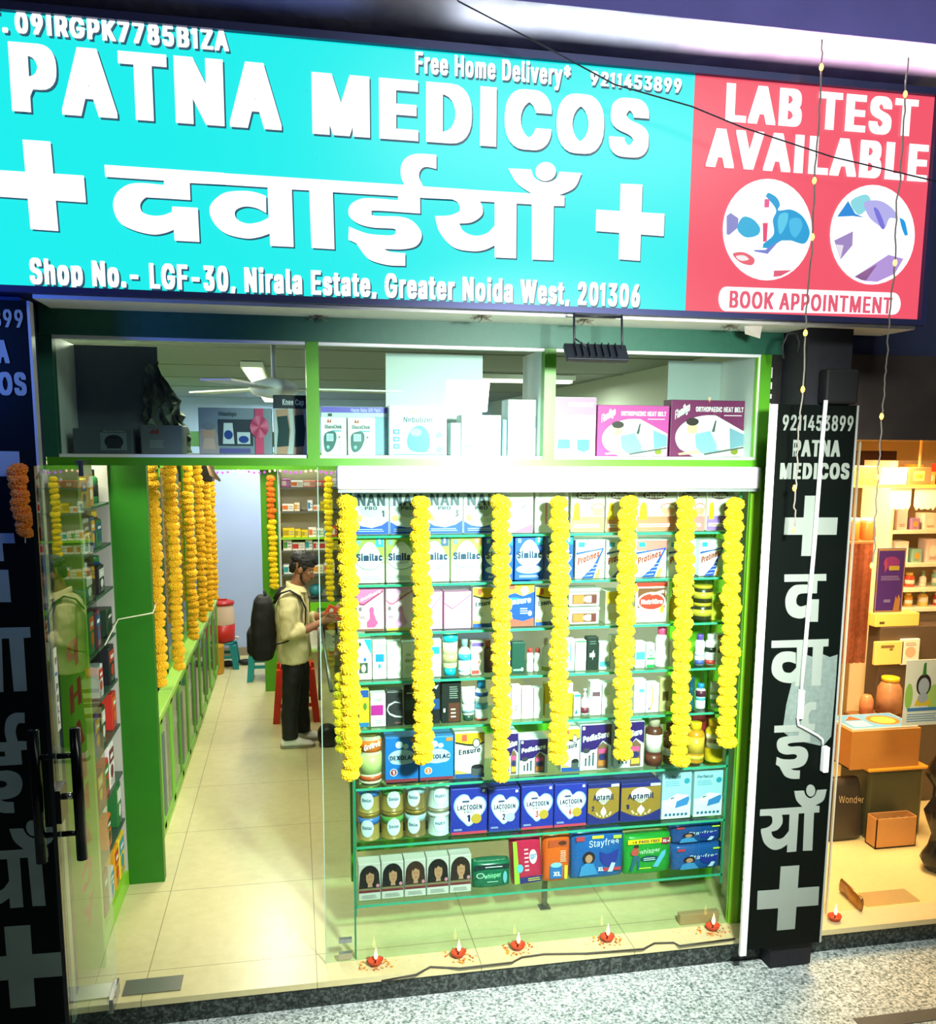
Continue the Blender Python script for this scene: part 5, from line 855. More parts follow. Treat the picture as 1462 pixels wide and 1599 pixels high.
C(4, 941, 966, 1066, W_, gen, 'wide plain white carton with faint print on the fifth shelf', '#e6e6e0', depth=.06)
C(4, 991, 1010, 1061, W_, lambda f: (f.rect(.4, .62, .9, .72, '#5ab0c8'), f.rect(.1, .3, .4, .33, '#9ab0c0')), 'white carton with a teal tab right of a garland on the fifth shelf', depth=.05)
C(4, 1010, 1031, 1067, W_, lambda f: (f.poly([(.25, .98), (.45, .7), (.4, .3), (.2, .1), (.36, .08), (.54, .35), (.55, .7), (.36, .98)], '#f09a5a'), f.poly([(.1, .05), (.3, .1), (.2, .2)], '#3a6a9a'), f.rect(.6, .5, .9, .53, '#a8b0b4')), 'white carton with an orange curve on the fifth shelf', depth=.06)
C(4, 1031, 1052, 1058, '#b9ad7c', lambda f: (f.rect(.2, .32, .7, .60, '#5a4a2a'), f.ell(.75, .22, .18, .1, '#e8d890'), f.rect(0, .95, 1, 1, '#d8cfa4')), 'grey gold carton on the fifth shelf', depth=.05)
C(4, 1077, 1087, 1058, '#12455a', gen, 'narrow dark blue carton right of a garland on the fifth shelf', '#2a6a8a', depth=.05)
B(4, 1087, 1103, 1067, '#eaf4f6', '#2a90d8', 'bottle with a blue cap, maroon neck and white body on the fifth shelf', 'wide', ((.50, .74, '#5a2440'), (.36, .46, '#4fb8d4')))
B(4, 1110, 1128, 1064, '#f0f4e4', '#dfe8d0', 'white and green tube at the right end of the fifth shelf', 'tube', ((.18, .34, '#4a9a4a'), (.5, .62, '#b8c86a')), cat='tube')
# sixth shelf
a, b = at_y(560, 1153, GY+.06), at_y(596, 1153, GY+.06)
gv = bottle((a.x+b.x)/2, b.x-a.x, RZ[5]+.001, .27, GY+.06, '#e8e6c4', '#b8a85a', 'tall tin with an orange band at the left end of the sixth shelf', 'can', ((.60, .82, '#f07a24'), (.05, .14, '#c85a2c'), (.18, .55, '#c9d98a')), 'tin')
mb = MB(); xc = (a.x+b.x)/2; mb.text('Growvit', (xc-.035, GY-.006, RZ[5]+.175), (xc+.045, GY-.006, RZ[5]+.200), (xc-.035, GY-.006, RZ[5]+.205), mat('#ffffff', .4), .04); mb.build('lettering', gv)
C(5, 601, 654, 1151, '#1672cc', dexo, 'sky blue formula carton with white cloud marked one on the sixth shelf', '1', depth=.14)
C(5, 655, 709, 1150, '#1c80d4', dexo, 'sky blue formula carton with white cloud marked two on the sixth shelf', '2', depth=.14)
C(5, 710, 758, 1144, '#fcfaf2', ensu, 'white and gold nutrition carton with a dark cup picture on the sixth shelf', 'c', depth=.12)
C(5, 784, 811, 1145, '#e4eef6', pedi, 'narrow purple topped drink carton close beside a garland on the sixth shelf', 0, depth=.12, group='purple topped drink cartons')
C(5, 811, 857, 1154, '#e4eef6', pedi, 'purple topped drink carton left of the white and gold carton on the sixth shelf', 1, depth=.12, group='purple topped drink cartons')
C(5, 877, 907, 1138, '#fcfaf2', ensu, 'white and gold nutrition carton between two purple topped ones on the sixth shelf', 'c', depth=.12)
C(5, 907, 957, 1131, '#e4eef6', pedi, 'large purple topped drink carton right of the white and gold one on the sixth shelf', 1, depth=.12, group='purple topped drink cartons')
C(5, 960, 1008, 1127, '#e4eef6', pedi, 'purple topped drink carton next to the brown bottles on the sixth shelf', 0, depth=.12, group='purple topped drink cartons')
B(5, 1009, 1036, 1119, '#5a2f22', '#b8a894', 'dark brown bottle with a white label and pale cap on the sixth shelf', 'wide', ((.30, .66, '#efe6dc'), (.04, .24, '#6a3424')))
B(5, 1037, 1058, 1127, '#8a5a30', '#4a2c20', 'amber brown bottle with a small white label on the sixth shelf', 'wide', ((.22, .40, '#f0ece4'), (.42, .62, '#7a4a28')))
B(5, 1074, 1101, 1127, '#d8921f', '#f0c020', 'orange yellow drink bottle on the sixth shelf', 'wide', ((.25, .66, '#e8b83a'), (.10, .2, '#f0cf4a')))
B(5, 1103, 1131, 1123, '#f0c81f', '#f0b81a', 'yellow drink bottle with a white label at the right end of the sixth shelf', 'wide', ((.34, .68, '#f6ecc8'), (.48, .58, '#b84a2a')))
C(5, 1083, 1118, 1112, '#8a1f24', None, 'dark red pouch behind the yellow drink bottles on the sixth shelf', y=GY+.11, depth=.05, name='pouch', cat='pouch')
# seventh shelf
for k, (x0, x1, c1, c2) in enumerate(((560, 594, '#a8924e', '#3f7ac8'), (596, 631, '#98823e', '#5aa04a'), (633, 666, '#7c6838', '#a8c4d4'), (669, 703, '#c4d4d2', '#a83a4a'))):
    for lv in (0, 1):
        a, b = at_y(x0, 1280, GY+.06), at_y(x1, 1280, GY+.06); xc = (a.x+b.x)/2-.003; z = RZ[6]+.001+lv*.145; r = (b.x-a.x)/2
        o = bottle(xc, b.x-a.x, z, .142, GY+.06, c1, '#b89a4a' if k < 3 else '#c8b89a', 'formula tin with a round label, %s one in the %s stack on the seventh shelf' % (('lower', 'upper')[lv], ordn(k)), 'can', ((.60, .84, c2),) if k != 3 else ((.70, .84, '#d8e4e2'),), 'tin', 'stacked formula tins')
        mb = MB(); R = []; u = [(.5+.5*math.cos(t), .5+.5*math.sin(t)) for t in [2*PI*i/24 for i in range(24)]]
        ofs = (-.25, .05, -.3, 0)[k]
        cyl = lambda p, q, rr: Vector((xc+rr*math.sin(ofs+(p-.5)*1.25), GY+.06-rr*math.cos(ofs+(p-.5)*1.25), z+.022+q*.09))
        N = 16; P = []
        for k2 in range(N+1):
            t = k2/N*2-1; hh = .5*math.sqrt(max(0, 1-t*t)); P += [cyl(.5+.5*t, .5-hh, r*.985+.0015), cyl(.5+.5*t, .5+hh, r*.985+.0015)]
        mb.add(P, [(2*k2, 2*k2+2, 2*k2+3, 2*k2+1) for k2 in range(N)], mat('#dff0f4', .35))
        V, Fc = text_geo('Similac' if k < 3 else 'nutri', .03); mb.add([cyl(.14+.72*x, .44+.2*y, r*.985+.0025) for x, y in V], Fc, mat('#2a5a8a', .4)); mb.build('round_label', o)
for x0, x1, n, yt in ((704, 762, '1', 1231), (763, 813, '2', 1232), (814, 866, '3', 1227), (866, 918, '4', 1224)):
    C(6, x0, x1, yt, '#2230a4', lact, 'royal blue formula carton with a white heart marked %s on the seventh shelf' % NUM[n], n, depth=.14)
C(6, 918, 969, 1223, '#23297c', apta, 'gold and navy formula carton marked two on the seventh shelf', '2', depth=.14)
C(6, 970, 1034, 1222, '#23297c', apta, 'gold and navy formula carton marked one on the seventh shelf', '1', depth=.14)
C(6, 1035, 1082, 1203, '#bfe0ea', neb, 'pale blue device carton beside the gold and navy ones on the seventh shelf', depth=.10, group='pale blue device cartons')
C(6, 1085, 1132, 1202, '#bfe0ea', neb, 'pale blue device carton at the right end of the seventh shelf', depth=.10, group='pale blue device cartons')
# bottom shelf
for i, (x0, x1, c) in enumerate(((559, 595, '#1c1412'), (595, 631, '#141010'), (631, 666, '#3a2216'), (666, 702, '#181212'), (702, 737, '#2a1a14'))):
    C(7, x0, x1, 1349-i*3.5, '#cfcac4', hair, 'hair colour carton with a dark haired portrait, %s from the left on the bottom shelf' % ordn(i), c, depth=.09, group='hair colour cartons')
def pads(x0, x1, z0, z1, y, body, art, label, depth=.10, tilt=0, art_args=()):
    """a soft wrapped pack: rounded, slightly pillowed"""
    mb = MB(); w = x1-x0; h = z1-z0; n = 10
    R = []
    for i in range(9):
        t = i/8; q = .55+.45*math.sin(PI*min(max(t, .02), .98))**.5
        R.append([Vector((x0+w*t, y+depth/2+depth/2*q*sgn(math.cos(a), .45), z0+h/2+h/2*(.93+.07*q)*sgn(math.sin(a), .45))) for a in [2*PI*k/24 for k in range(24)]])
    mb.rings(R, mat(body, .25))
    f = Face(mb, (x0+w*.03, y-.0012, z0+h*.07), (w*.94, 0, 0), (0, 0, h*.86))
    if art: art(f, *art_args)
    o = mb.build('pad_pack')
    if tilt: o.rotation_euler = (0, tilt, 0)
    return tag(o, label, 'pack')
def sgn(v, p): return math.copysign(abs(v)**p, v)
def P_(x0, x1, yt, body, art, label, y=GY, z0=None, tilt=0, args=()):
    a, b = at_y(x0+1, yt, y), at_y(x1-1, yt, y); return pads(a.x, b.x, (RZ[7]+.001) if z0 is None else z0, (a.z+b.z)/2, y, body, art, label, tilt=tilt, art_args=args)
P_(739, 798, 1347, '#0c6a4a', whis, 'dark green pad pack lying beside the hair colour cartons on the bottom shelf', args=(0,))
P_(803, 850, 1306, '#c8244e', lambda f: (f.poly([(0, 0), (.2, 0), (.14, 1), (0, 1)], '#a8d03a'), f.rect(.2, 0, 1, .14, '#24307a'), f.ell(.72, .6, .14, .17, '#f2f4fa'), f.text('SOFT', .62, .54, .84, .66, '#2a5ab0', .04), f.lines(.40, .26, .56, .84, 6, '#f0c0d0'), f.ell(.22, .36, .12, .10, '#6ac0e8'), f.lines(.5, .03, .95, .12, 2, '#f0d83a')), 'crimson pad pack with a lime green edge on the bottom shelf', tilt=-.06)
P_(851, 892, 1302, '#e8641f', lambda f: (f.rect(.12, .78, .9, .94, '#c8502a'), f.ell(.7, .86, .18, .05, '#5a2a1c'), f.rect(.2, .04, .72, .34, '#2a72c0'), f.text('XL', .34, .10, .66, .20, '#ffffff', .05), f.ell(.45, .36, .24, .06, '#8fd0e0'), f.lines(.62, .42, .86, .7, 6, '#f6d8c0'), f.rect(.80, .02, .94, .34, '#f0c83a')), 'orange pad pack with a blue XL badge on the bottom shelf')
P_(895, 976, 1297, '#1f5fb0', stay, 'large blue pad pack with a smiling portrait on the bottom shelf', args=(True,))
P_(978, 1050, 1305, '#1f9a34', grn, 'bright green pad pack with a yellow top strip on the bottom shelf')
zs = at_y(1090, 1319, GY).z
P_(1053, 1131, 1320, '#1f55a0', stay, 'blue pad pack, lower of two stacked at the right end of the bottom shelf', args=(False,))
a, b = at_y(1054, 1285, GY), at_y(1130, 1283, GY); pads(a.x, b.x, zs+.002, min(zs+.112, RZ[6]-.014), GY+.01, '#1a4a92', stay, 'blue pad pack, upper of two stacked at the right end of the bottom shelf', art_args=(False,))

# ---------------------------------------------------------------- packs in the display above the door
UZ = 2.4885
def U(x0, x1, yt, body, art, label, *args, y=GY, name='carton', cat='carton', depth=.12, dz=0):
    a, b = at_y(x0, yt, y), at_y(x1, yt, y); return carton(a.x, b.x, UZ+dz, (a.z+b.z)/2, y, body, art, label, cat, depth, name, args=args)
U(113, 207, 669, '#5a626a', lambda f: (f.rect(.45, .12, .9, .86, '#7d8790'), f.ell(.68, .48, .16, .28, '#1c2228'), f.rect(.56, .2, .8, .6, '#2a333c'), f.lines(.5, .88, .88, .95, 1, '#c0c8cc'), f.text('BLOOD PRESSURE', .48, .86, .9, .93, '#30363c', .02)), 'grey carton with a dark monitor picture in the display above the door', depth=.2)
U(219, 284, 664, '#6a6e78', lambda f: (f.poly([(.2, .72), (.3, .9), (.34, .78), (.42, .92), (.44, .7)], '#8a3a3a'), f.lines(.2, .2, .55, .5, 4, '#9aa0a6')), 'plain grey carton with a small red emblem in the display above the door', depth=.18)
def gift(f):
    f.poly([(0, .0), (.27, 0), (.27, .35), (.2, .62), (.05, .6), (0, .5)], '#b9a6a8'); f.ell(.13, .46, .09, .14, '#d8a890'); f.ell(.13, .60, .10, .08, '#8a8f9a'); f.poly([(.04, .1), (.22, .1), (.2, .34), (.06, .34)], '#e0b8a8'); f.rect(.26, .18, .74, .76, '#3a4450'); f.poly([(.32, .22), (.48, .22), (.46, .68), (.34, .68)], '#e6ecf0'); f.ell(.40, .42, .06, .1, '#2a4a9a'); f.rect(.52, .22, .70, .48, '#dfe6ec'); f.ell(.61, .32, .07, .08, '#2a4a9a'); f.rect(.28, .02, .70, .12, '#6a64a8'); f.text('Himalaya', .28, .84, .52, .93, '#5a6a72', .03)
    f.rect(.77, 0, .89, 1, '#e0507a'); f.ell(.83, .60, .13, .24, '#e8608a')
    for i in range(8): a = i*PI/4; f.poly([(.83, .6), (.83+.13*math.cos(a), .6+.25*math.sin(a)), (.83+.13*math.cos(a+.5), .6+.25*math.sin(a+.5))], '#c83f68' if i % 2 else '#f07a9c')
U(309, 424, 637, '#8f9aa8', gift, 'baby gift box tied with a pink ribbon bow in the display above the door', depth=.14)
U(426, 478, 617, '#2a2c38', lambda f: (f.rect(0, 0, 1, .78, '#c9d0d0'), f.text('Knee Cap', .28, .84, .94, .94, '#e8e8ec', .03), f.poly([(.06, 0), (.4, 0), (.52, .4), (.44, .78), (.06, .76), (.14, .4)], '#c89a80'), f.poly([(.08, .12), (.44, .14), (.48, .42), (.42, .66), (.1, .64), (.13, .4)], '#123a40'), f.poly([(.58, 0), (.88, 0), (.96, .4), (.92, .78), (.6, .78), (.66, .4)], '#c89a80'), f.poly([(.62, .12), (.92, .14), (.97, .42), (.92, .68), (.64, .66), (.66, .4)], '#123a40')), 'dark topped knee support carton showing two legs in the display above the door', depth=.1)
U(501, 605, 635, '#c9d4dc', lambda f: (f.rect(0, .88, 1, 1, '#6a5ad0'), f.text('Happy Baby Gift Pack', .45, .90, .9, .98, '#e8e4ff', .02), f.rect(.8, 0, 1, .80, '#7fa6bc'), f.rect(.1, .80, .16, .86, '#2a4a44')), 'violet striped gift carton behind two meter cartons in the display above the door', y=GY+.07, depth=.1)
def gluco(f):
    f.poly([(.22, .86), (.28, .97), (.32, .88), (.4, .97), (.40, .86)], '#c8503a'); f.text('GlucoChek', .14, .70, .82, .80, '#2a5a6a', .035); f.lines(.4, .6, .8, .68, 1, '#5ab0c8'); f.poly(bez([(.10, .50, 1), (.30, .62, 1), (.56, .60, 1), (.60, .40, 1), (.46, .16, 1), (.26, .06, 1), (.12, .14, 1)], 5), '#3a6a6e'); f.rect(.20, .36, .48, .56, '#bfe6ea'); f.text('120', .24, .41, .44, .51, '#24484c', .02); f.ell(.26, .2, .06, .05, '#8fc8cc'); f.ell(.72, .47, .04, .02, '#3a6a5a'); f.lines(.66, .1, .8, .38, 4, '#c8dce0')
U(501, 541, 651, '#fafdfc', gluco, 'white glucose meter carton, left of the pair in the display above the door', depth=.06); U(543, 586, 652, '#fafdfc', gluco, 'white glucose meter carton, right of the pair in the display above the door', depth=.06)
def nebu(f):
    f.text('Nebulizer', .24, .66, .76, .78, '#2a5a7a', .025); f.poly([(.36, .84), (.42, .92), (.44, .86), (.5, .92), (.48, .84)], '#d89a8a'); f.poly(bez([(.34, .12, 1), (.30, .30, 1), (.38, .52, 1), (.54, .60, 1), (.68, .46, 1), (.70, .20, 1), (.64, .06, 1), (.46, .06, 1)], 5), '#3f86dc'); f.ell(.46, .46, .10, .08, '#9fd0f4'); f.rect(.06, 0, 1, .02, '#6a8ac8')
    for i in range(3): f.rect(.06, .12+.15*i, .17, .22+.15*i, '#4a90dc'); f.ell(.115, .17+.15*i, .03, .02, '#e8f4ff')
    for q in (.38, .08): f.poly([(.80, q), (.86, q+.09), (.92, q+.08), (.94, q), (.87, q-.03)], '#7fb8d8')
U(608, 698, 633, '#fbfdfd', nebu, 'white nebulizer carton with a blue machine picture in the display above the door', depth=.16)
U(704, 720, 660, '#cfe2e8', gen, 'narrow pale blue pack right of the nebulizer carton in the display above the door', '#a8c8d4', depth=.1)
U(721, 783, 648, '#fbfcfc', lambda f: (f.lines(.05, .2, .22, .26, 1, '#5a6a7a'), f.lines(.55, .22, .8, .36, 2, '#d0dcdc')), 'low plain white carton in the middle of the display above the door', depth=.14)
U(785, 792, 655, '#9fcfe0', gen, 'thin sky blue pack beside the tall white carton in the display above the door', depth=.1)
U(794, 843, 624, '#fbfcfc', lambda f: (f.lines(.3, .1, .6, .5, 3, '#e0d8d8'), f.rect(.86, .5, .92, .72, '#c8dce4')), 'tall white carton near the lamp reflection in the display above the door', depth=.14)
U(863, 932, 620, '#f6eef4', lambda f: (f.rect(0, .70, 1, 1, '#e58ac4'), f.text('LUMBAR SACRO BELT', .36, .84, .95, .92, '#fff0fa', .03), f.rect(0, 0, 1, .70, '#fbf6f4'), f.poly([(.12, .12), (.42, .12), (.40, .28), (.14, .28)], '#5f9fd0'), f.poly([(.58, .10), (.72, .06), (.86, .10), (.86, .28), (.58, .28)], '#5fa4d4'), f.poly([(.14, .28), (.40, .28), (.38, .6), (.16, .6)], '#f0dcd0'), f.poly([(.58, .28), (.86, .28), (.84, .6), (.60, .6)], '#f0dcd0')), 'pale pink topped waist belt carton in the display above the door', depth=.1)
U(934, 1046, 633, '#c8429c', heat, 'pink heat belt carton, left of the pair in the display above the door', 0, depth=.1)
U(1049, 1167, 625, '#7a1f58', heat, 'maroon heat belt carton, right of the pair in the display above the door', 0, depth=.1)
# crumpled silver bag behind the left packs
random.seed(3); mb = MB(); a, b = at_y(222, 640, 4.53), at_y(300, 640, 4.53); n, k = 10, 12; G = []
for i in range(n+1):
    for j in range(k+1):
        s = i/n; t = j/k; G.append((a.x+(b.x-a.x)*(s*(1-.35*t)+.08*t)+random.uniform(-.014, .014), 4.50+random.uniform(-.05, .05), UZ+.002+.43*t*(.8+.2*math.sin(3*s+1))+(random.uniform(-.016, .016) if j else 0)))
F_ = [(i*(k+1)+j, (i+1)*(k+1)+j, (i+1)*(k+1)+j+1, i*(k+1)+j+1) for i in range(n) for j in range(k)]
mb.add(G, F_, mat('#a8b0a8', .25, .6)); tag(mb.build('foil_bag'), 'crumpled silver foil bag behind the cartons at the left of the display above the door', 'bag')
# ---------------------------------------------------------------- marigold garlands
random.seed(11)
def flower_mesh(seed, h1, h2):
    rnd = random.Random(seed); bm = bmesh.new(); bmesh.ops.create_icosphere(bm, subdivisions=4, radius=1.0)
    me = bpy.data.meshes.new('flower')
    for v in bm.verts:
        d = v.co.normalized(); lon = math.atan2(d.y, d.x); lat = math.asin(max(-1, min(1, d.z)))
        k = .80+.20*abs(math.sin(lon*9+seed+4*math.sin(lat*5)))*abs(math.cos(lat))**.3+.10*abs(math.sin(lat*11+2*math.sin(lon*3)))+rnd.uniform(-.07, .07)
        v.co = Vector((d.x*k, d.y*k, d.z*k*.74))
    bm.to_mesh(me); bm.free()
    me.materials.append(mat(h1, .6, noise=.1, nscale=20)); me.materials.append(mat(h2, .6))
    for p in me.polygons: p.use_smooth = False; p.material_index = 1 if rnd.random() < .3 else 0
    return me
YEL = [flower_mesh(i, '#f8d60c', '#ffe420') for i in range(3)]; GOLD = [flower_mesh(i+5, '#eeb40e', '#f8c81c') for i in range(3)]; ORA = [flower_mesh(i+9, '#ee7a14', '#f59426') for i in range(2)]
def garland(top, bot, r, n, label, group, kinds=YEL, top_kinds=None, ntop=0, wob=.006):
    top, bot = Vector(top), Vector(bot); o = empty('marigold_garland', top, label, 'garland', group)
    pts = [top.lerp(bot, i/(n-1))+Vector((random.uniform(-wob, wob), random.uniform(-wob, wob)*.5, 0)) for i in range(n)]
    mb = MB(); mb.tube([top+Vector((0, 0, .012))]+pts+[bot-Vector((.004, 0, .045))], .0025, mat('#d8d0b8', .6), 5); mb.build('string', o, top)
    for i, p in enumerate(pts):
        f = bpy.data.objects.new('flower', random.choice(top_kinds if i < ntop else kinds)); COL.objects.link(f); f.parent = o; f.location = p-top
        q = r*random.uniform(.88, 1.1); f.scale = (q, q, q); f.rotation_euler = (random.uniform(-.35, .35), random.uniform(-.35, .35), random.uniform(0, 6))
    return o
GL = FY-.062
for i, (xt, yt, xb, yb, n) in enumerate(((543, 776, 549, 1207, 22), (658, 776, 662, 1182, 21), (783, 776, 783, 1210, 22), (875, 776, 872, 1182, 21), (982, 776, 972, 1177, 21), (1072, 776, 1062, 1187, 21), (1148, 778, 1134, 1157, 20))):
    garland(at_y(xt-.5, yt+9, GL), at_y(xb, yb, GL), .0465, int(n*1.22), 'bright yellow marigold garland in front of the product shelves, %s of seven from the left' % ordn(i), 'marigold garlands in front of the product shelves')
for i, (Y, yt, px, yb) in enumerate(((5.5, 724, 252, 1066), (6.38, 724, 280, 1040), (7.35, 730, 303, 993), (8.15, 745, 318, 966), (8.75, 742, 328, 950), (9.35, 738, 335, 932))):
    e = at_x(px, yb, -.80); t = Vector((-.80, e.y-.03, 2.40)); n = int((t.z-e.z)/.048)
    garland(t, e, .042, n, 'golden marigold garland hanging along the left cabinets, %s from the entrance' % ordn(i), 'marigold garlands along the left cabinets', GOLD)
garland(at_y(422, 747, 9.08), at_y(428, 915, 9.08), .042, 21, 'marigold garland with orange upper flowers on the green post of the far rack', 'marigold garlands on the far medicine rack', YEL, ORA, 8)
garland(at_y(512, 748, 9.08), at_y(516, 935, 9.08), .042, 23, 'all yellow marigold garland in front of the far medicine rack', 'marigold garlands on the far medicine rack', YEL)
garland((.212, 4.49, 1.36), (.212, 4.49, .98), .034, 9, 'short yellow marigold garland hanging inside behind the first garland of the shelves', None, YEL)
garland(at_y(26, 735, 3.795), at_y(40, 830, 3.795), .036, 9, 'short orange marigold garland hanging by the black signboard behind the glass door', None, ORA)

# ---------------------------------------------------------------- left shelf unit by the door
lu = empty('display_shelf_unit', (-1.2, 4.75, 0), 'narrow display shelf unit full of packs beside the glass door', 'shelf unit')
GRY = mat('#b9b9ae', .5)
mb = MB(); mb.box(-1.385, -1.37, 4.35, 5.14, .1, 2.44, GRY); mb.build('back_panel', lu)
mb = MB(); mb.box(-1.37, -.985, 5.125, 5.145, .1, 2.44, GRY); mb.box(-1.37, -.985, 4.345, 4.36, .1, 2.44, GRY); mb.build('side_panel', lu)
mb = MB(); mb.box(-1.37, -.985, 4.345, 5.145, 0, .1, LIME); mb.build('plinth', lu)
LZS = [.12, .42, .70, .98, 1.24, 1.50, 1.76, 2.0, 2.22]
for z in LZS[1:]:
    mb = MB(); mb.box(-1.365, -.985, 4.362, 5.123, z-.012, z, mat('#3f5a4a', .3)); mb.build('shelf', lu)
random.seed(21)
PAL = ['#c8372c', '#f0f0ea', '#2f7a3a', '#e8a81f', '#24508f', '#d8e0dc', '#e8701f', '#1f3f2a', '#7a2a4a', '#f0d23a', '#3fa0b8', '#222428']
CN = {'#c8372c': 'red', '#f0f0ea': 'white', '#2f7a3a': 'green', '#e8a81f': 'amber', '#24508f': 'blue', '#d8e0dc': 'pale grey', '#e8701f': 'orange', '#1f3f2a': 'dark green', '#7a2a4a': 'plum', '#f0d23a': 'yellow', '#3fa0b8': 'teal', '#222428': 'black'}
def side_pack(y, w, z, h, col, acc, label, x=-.995, d=.14):
    """a pack on a left-hand shelf, its printed front looking across the shop"""
    mb = MB(); mb.box(x-d, x, y-w/2, y+w/2, z+.0005, z+h, mat(col, .4), .004)
    f = Face(mb, (x+.0004, y-w/2+.003, z+.003), (0, w-.006, 0), (0, 0, h-.006), (1, 0, 0)); f.rect(0, .58, 1, .9, acc); f.ell(.5, .36, .3, .16, acc); f.lines(.15, .06, .85, .2, 2, '#8a8f8a'); f.rect(.2, .68, .8, .78, '#f6f6f0')
    return tag(mb.build('carton'), label, 'carton', 'packs on the narrow unit by the door')
for s, z in enumerate(LZS):
    gap = (LZS[s+1] if s+1 < len(LZS) else 2.44)-z-.02
    used_ = set()
    for k in range(5):
        y = 4.46+k*.145; w = random.uniform(.095, .135); h = gap*random.uniform(.62, .92)
        col = random.choice([c for c in PAL if c not in used_]); used_.add(col); acc = random.choice([c for c in PAL if c != col])
        if random.random() < .62: side_pack(y, w, z, h, col, acc, '%s carton, %s deep on the %s shelf from the floor beside the door' % (CN[col], ordn(k), ordn(s)))
        else:
            o = bottle(-1.06, min(w, .085), z+.0005, h, y, col, acc, '%s bottle, %s deep on the %s shelf from the floor beside the door' % (CN[col], ordn(k), ordn(s)), 'wide', ((.2, .55, acc),), 'bottle', 'packs on the narrow unit by the door')

# ---------------------------------------------------------------- cabinets along the left wall
AL = mat('#8d9490', .35, .6); GLZ = glass('#e6efe8', .9)
random.seed(5)
for c in range(5):
    y0, y1 = 5.24+c*.94, 5.24+(c+1)*.94-.01
    o = empty('wall_cabinet', (-1.1, (y0+y1)/2, 0), 'green framed glass fronted cabinet on the left, %s from the entrance' % ordn(c), 'cabinet', 'cabinets along the left wall')
    mb = MB(); mb.box(-1.39, -1.37, y0, y1, 0, 2.42, mat('#cfcdb8', .5)); mb.box(-1.37, -.87, y0, y0+.02, .09, .84, mat('#cfcdb8', .5)); mb.box(-1.37, -.95, y0, y0+.02, .86, 2.42, mat('#b7b59e', .5)); mb.box(-1.37, -.87, y0, y1, .0, .09, mat('#9ad04a', .4)); mb.box(-1.37, -.93, y0, y1, 2.40, 2.43, GREEN); mb.build('carcass', o)
    mb = MB(); mb.box(-1.37, -.84, y0, y1, .83, .87, mat('#a5d65a', .35), .004); mb.build('counter_rail', o)
    for z in (.45,): mb = MB(); mb.box(-1.36, -.9, y0+.02, y1, z, z+.012, mat('#b9c4bc', .3)); mb.build('shelf', o)
    for z in (1.25, 1.65, 2.05): mb = MB(); mb.box(-1.36, -.98, y0+.02, y1, z, z+.012, mat('#5d6a5f', .3)); mb.build('shelf', o)
    for h in (0, 1):
        a = y0+h*.465; b = a+.46
        for (z0, z1, x) in ((.09, .83, -.85), (.87, 2.40, -.93)):
            fm = GREEN if z0 > .5 else mat('#77b83a', .4)
            mb = MB(); mb.box(x-.02, x, a, a+.035, z0, z1, fm); mb.box(x-.02, x, b-.035, b, z0, z1, fm); mb.box(x-.02, x, a, b, z0, z0+.04, fm); mb.box(x-.02, x, a, b, z1-.04, z1, fm)
            d_ = mb.build('door', o)
            mb = MB(); mb.box(x-.012, x-.008, a+.03, b-.03, z0+.03, z1-.03, GLZ); mb.build('glass_pane', d_)
            mb = MB(); mb.box(x, x+.012, b-.03 if not h else a+.01, b-.018 if not h else a+.022, z0+.1, z1-.1, AL); mb.build('handle_strip', d_)
    for s, (z, hm) in enumerate(((.09, .3), (.462, .3), (.87, .3), (1.262, .3), (1.662, .3))):
        for k in range(2):
            y = y0+.18+k*.42+random.uniform(-.05, .05); col = random.choice(PAL); w = random.uniform(.12, .22); h = random.uniform(.12, hm-.03)
            mb = MB(); xx = -1.0 if z < .8 else -1.06; mb.box(xx-.15, xx, y-w/2, y+w/2, z+.0126 if z in (.45,) else z+.001, z+h, mat(col, .45), .004); f = Face(mb, (xx+.0004, y-w/2+.004, z+.01), (0, w-.008, 0), (0, 0, h-.016), (1, 0, 0)); f.rect(0, .5, 1, .8, random.choice(PAL))
            tag(mb.build('carton'), '%s carton, %s behind the glass at %s level of the %s left cabinet' % (CN[col], ('first', 'second')[k], ('floor', 'knee', 'rail', 'chest', 'head')[s], ordn(c)), 'carton', 'cartons inside the left cabinets')
mb = MB(); a = at_x(304, 738, -.86); mb.box(-.92, -.70, a.y-.12, a.y+.12, 2.2, 2.42, mat('#0c0f10', .5), .01); f = Face(mb, (-.91, a.y-.1205, 2.21), (.2, 0, 0), (0, 0, .2), (0, -1, 0)); f.ell(.5, .5, .36, .36, '#1c2022'); tag(mb.build('loudspeaker'), 'black loudspeaker box above the left cabinets behind the garlands', 'loudspeaker')

# ---------------------------------------------------------------- far medicine rack
fr = empty('medicine_rack', (.5, 9.4, 0), 'open medicine rack with cream back behind the customer', 'rack')
FX0, FX1, FYF = -.155, 1.35, 9.28
mb = MB(); mb.box(FX0, FX1, 9.55, 9.57, 0, 2.42, mat('#ddd6bd', .6)); mb.build('back_panel', fr)
mb = MB(); mb.box(FX0, FX0+.015, FYF, 9.55, 0, 2.3, mat('#e6e2cf', .5)); mb.box(.47, .485, FYF, 9.55, 0, 2.3, mat('#e6e2cf', .5)); mb.box(FX1-.015, FX1, FYF, 9.55, 0, 2.3, mat('#e6e2cf', .5)); mb.build('upright', fr)
FZ = [2.10, 1.855, 1.585, 1.45, 1.205]
for i, z in enumerate(FZ+[.93]):
    mb = MB(); mb.box(FX0+.015, FX1-.015, FYF, 9.55, z-.02, z, mat('#8fd03a' if i == 2 else '#5a5f58', .4)); mb.build('shelf', fr)
mb = MB(); mb.box(.14, FX1, FYF-.03, 9.55, .69, .91, mat('#74cf22', .4)); mb.build('drawer_front', fr)
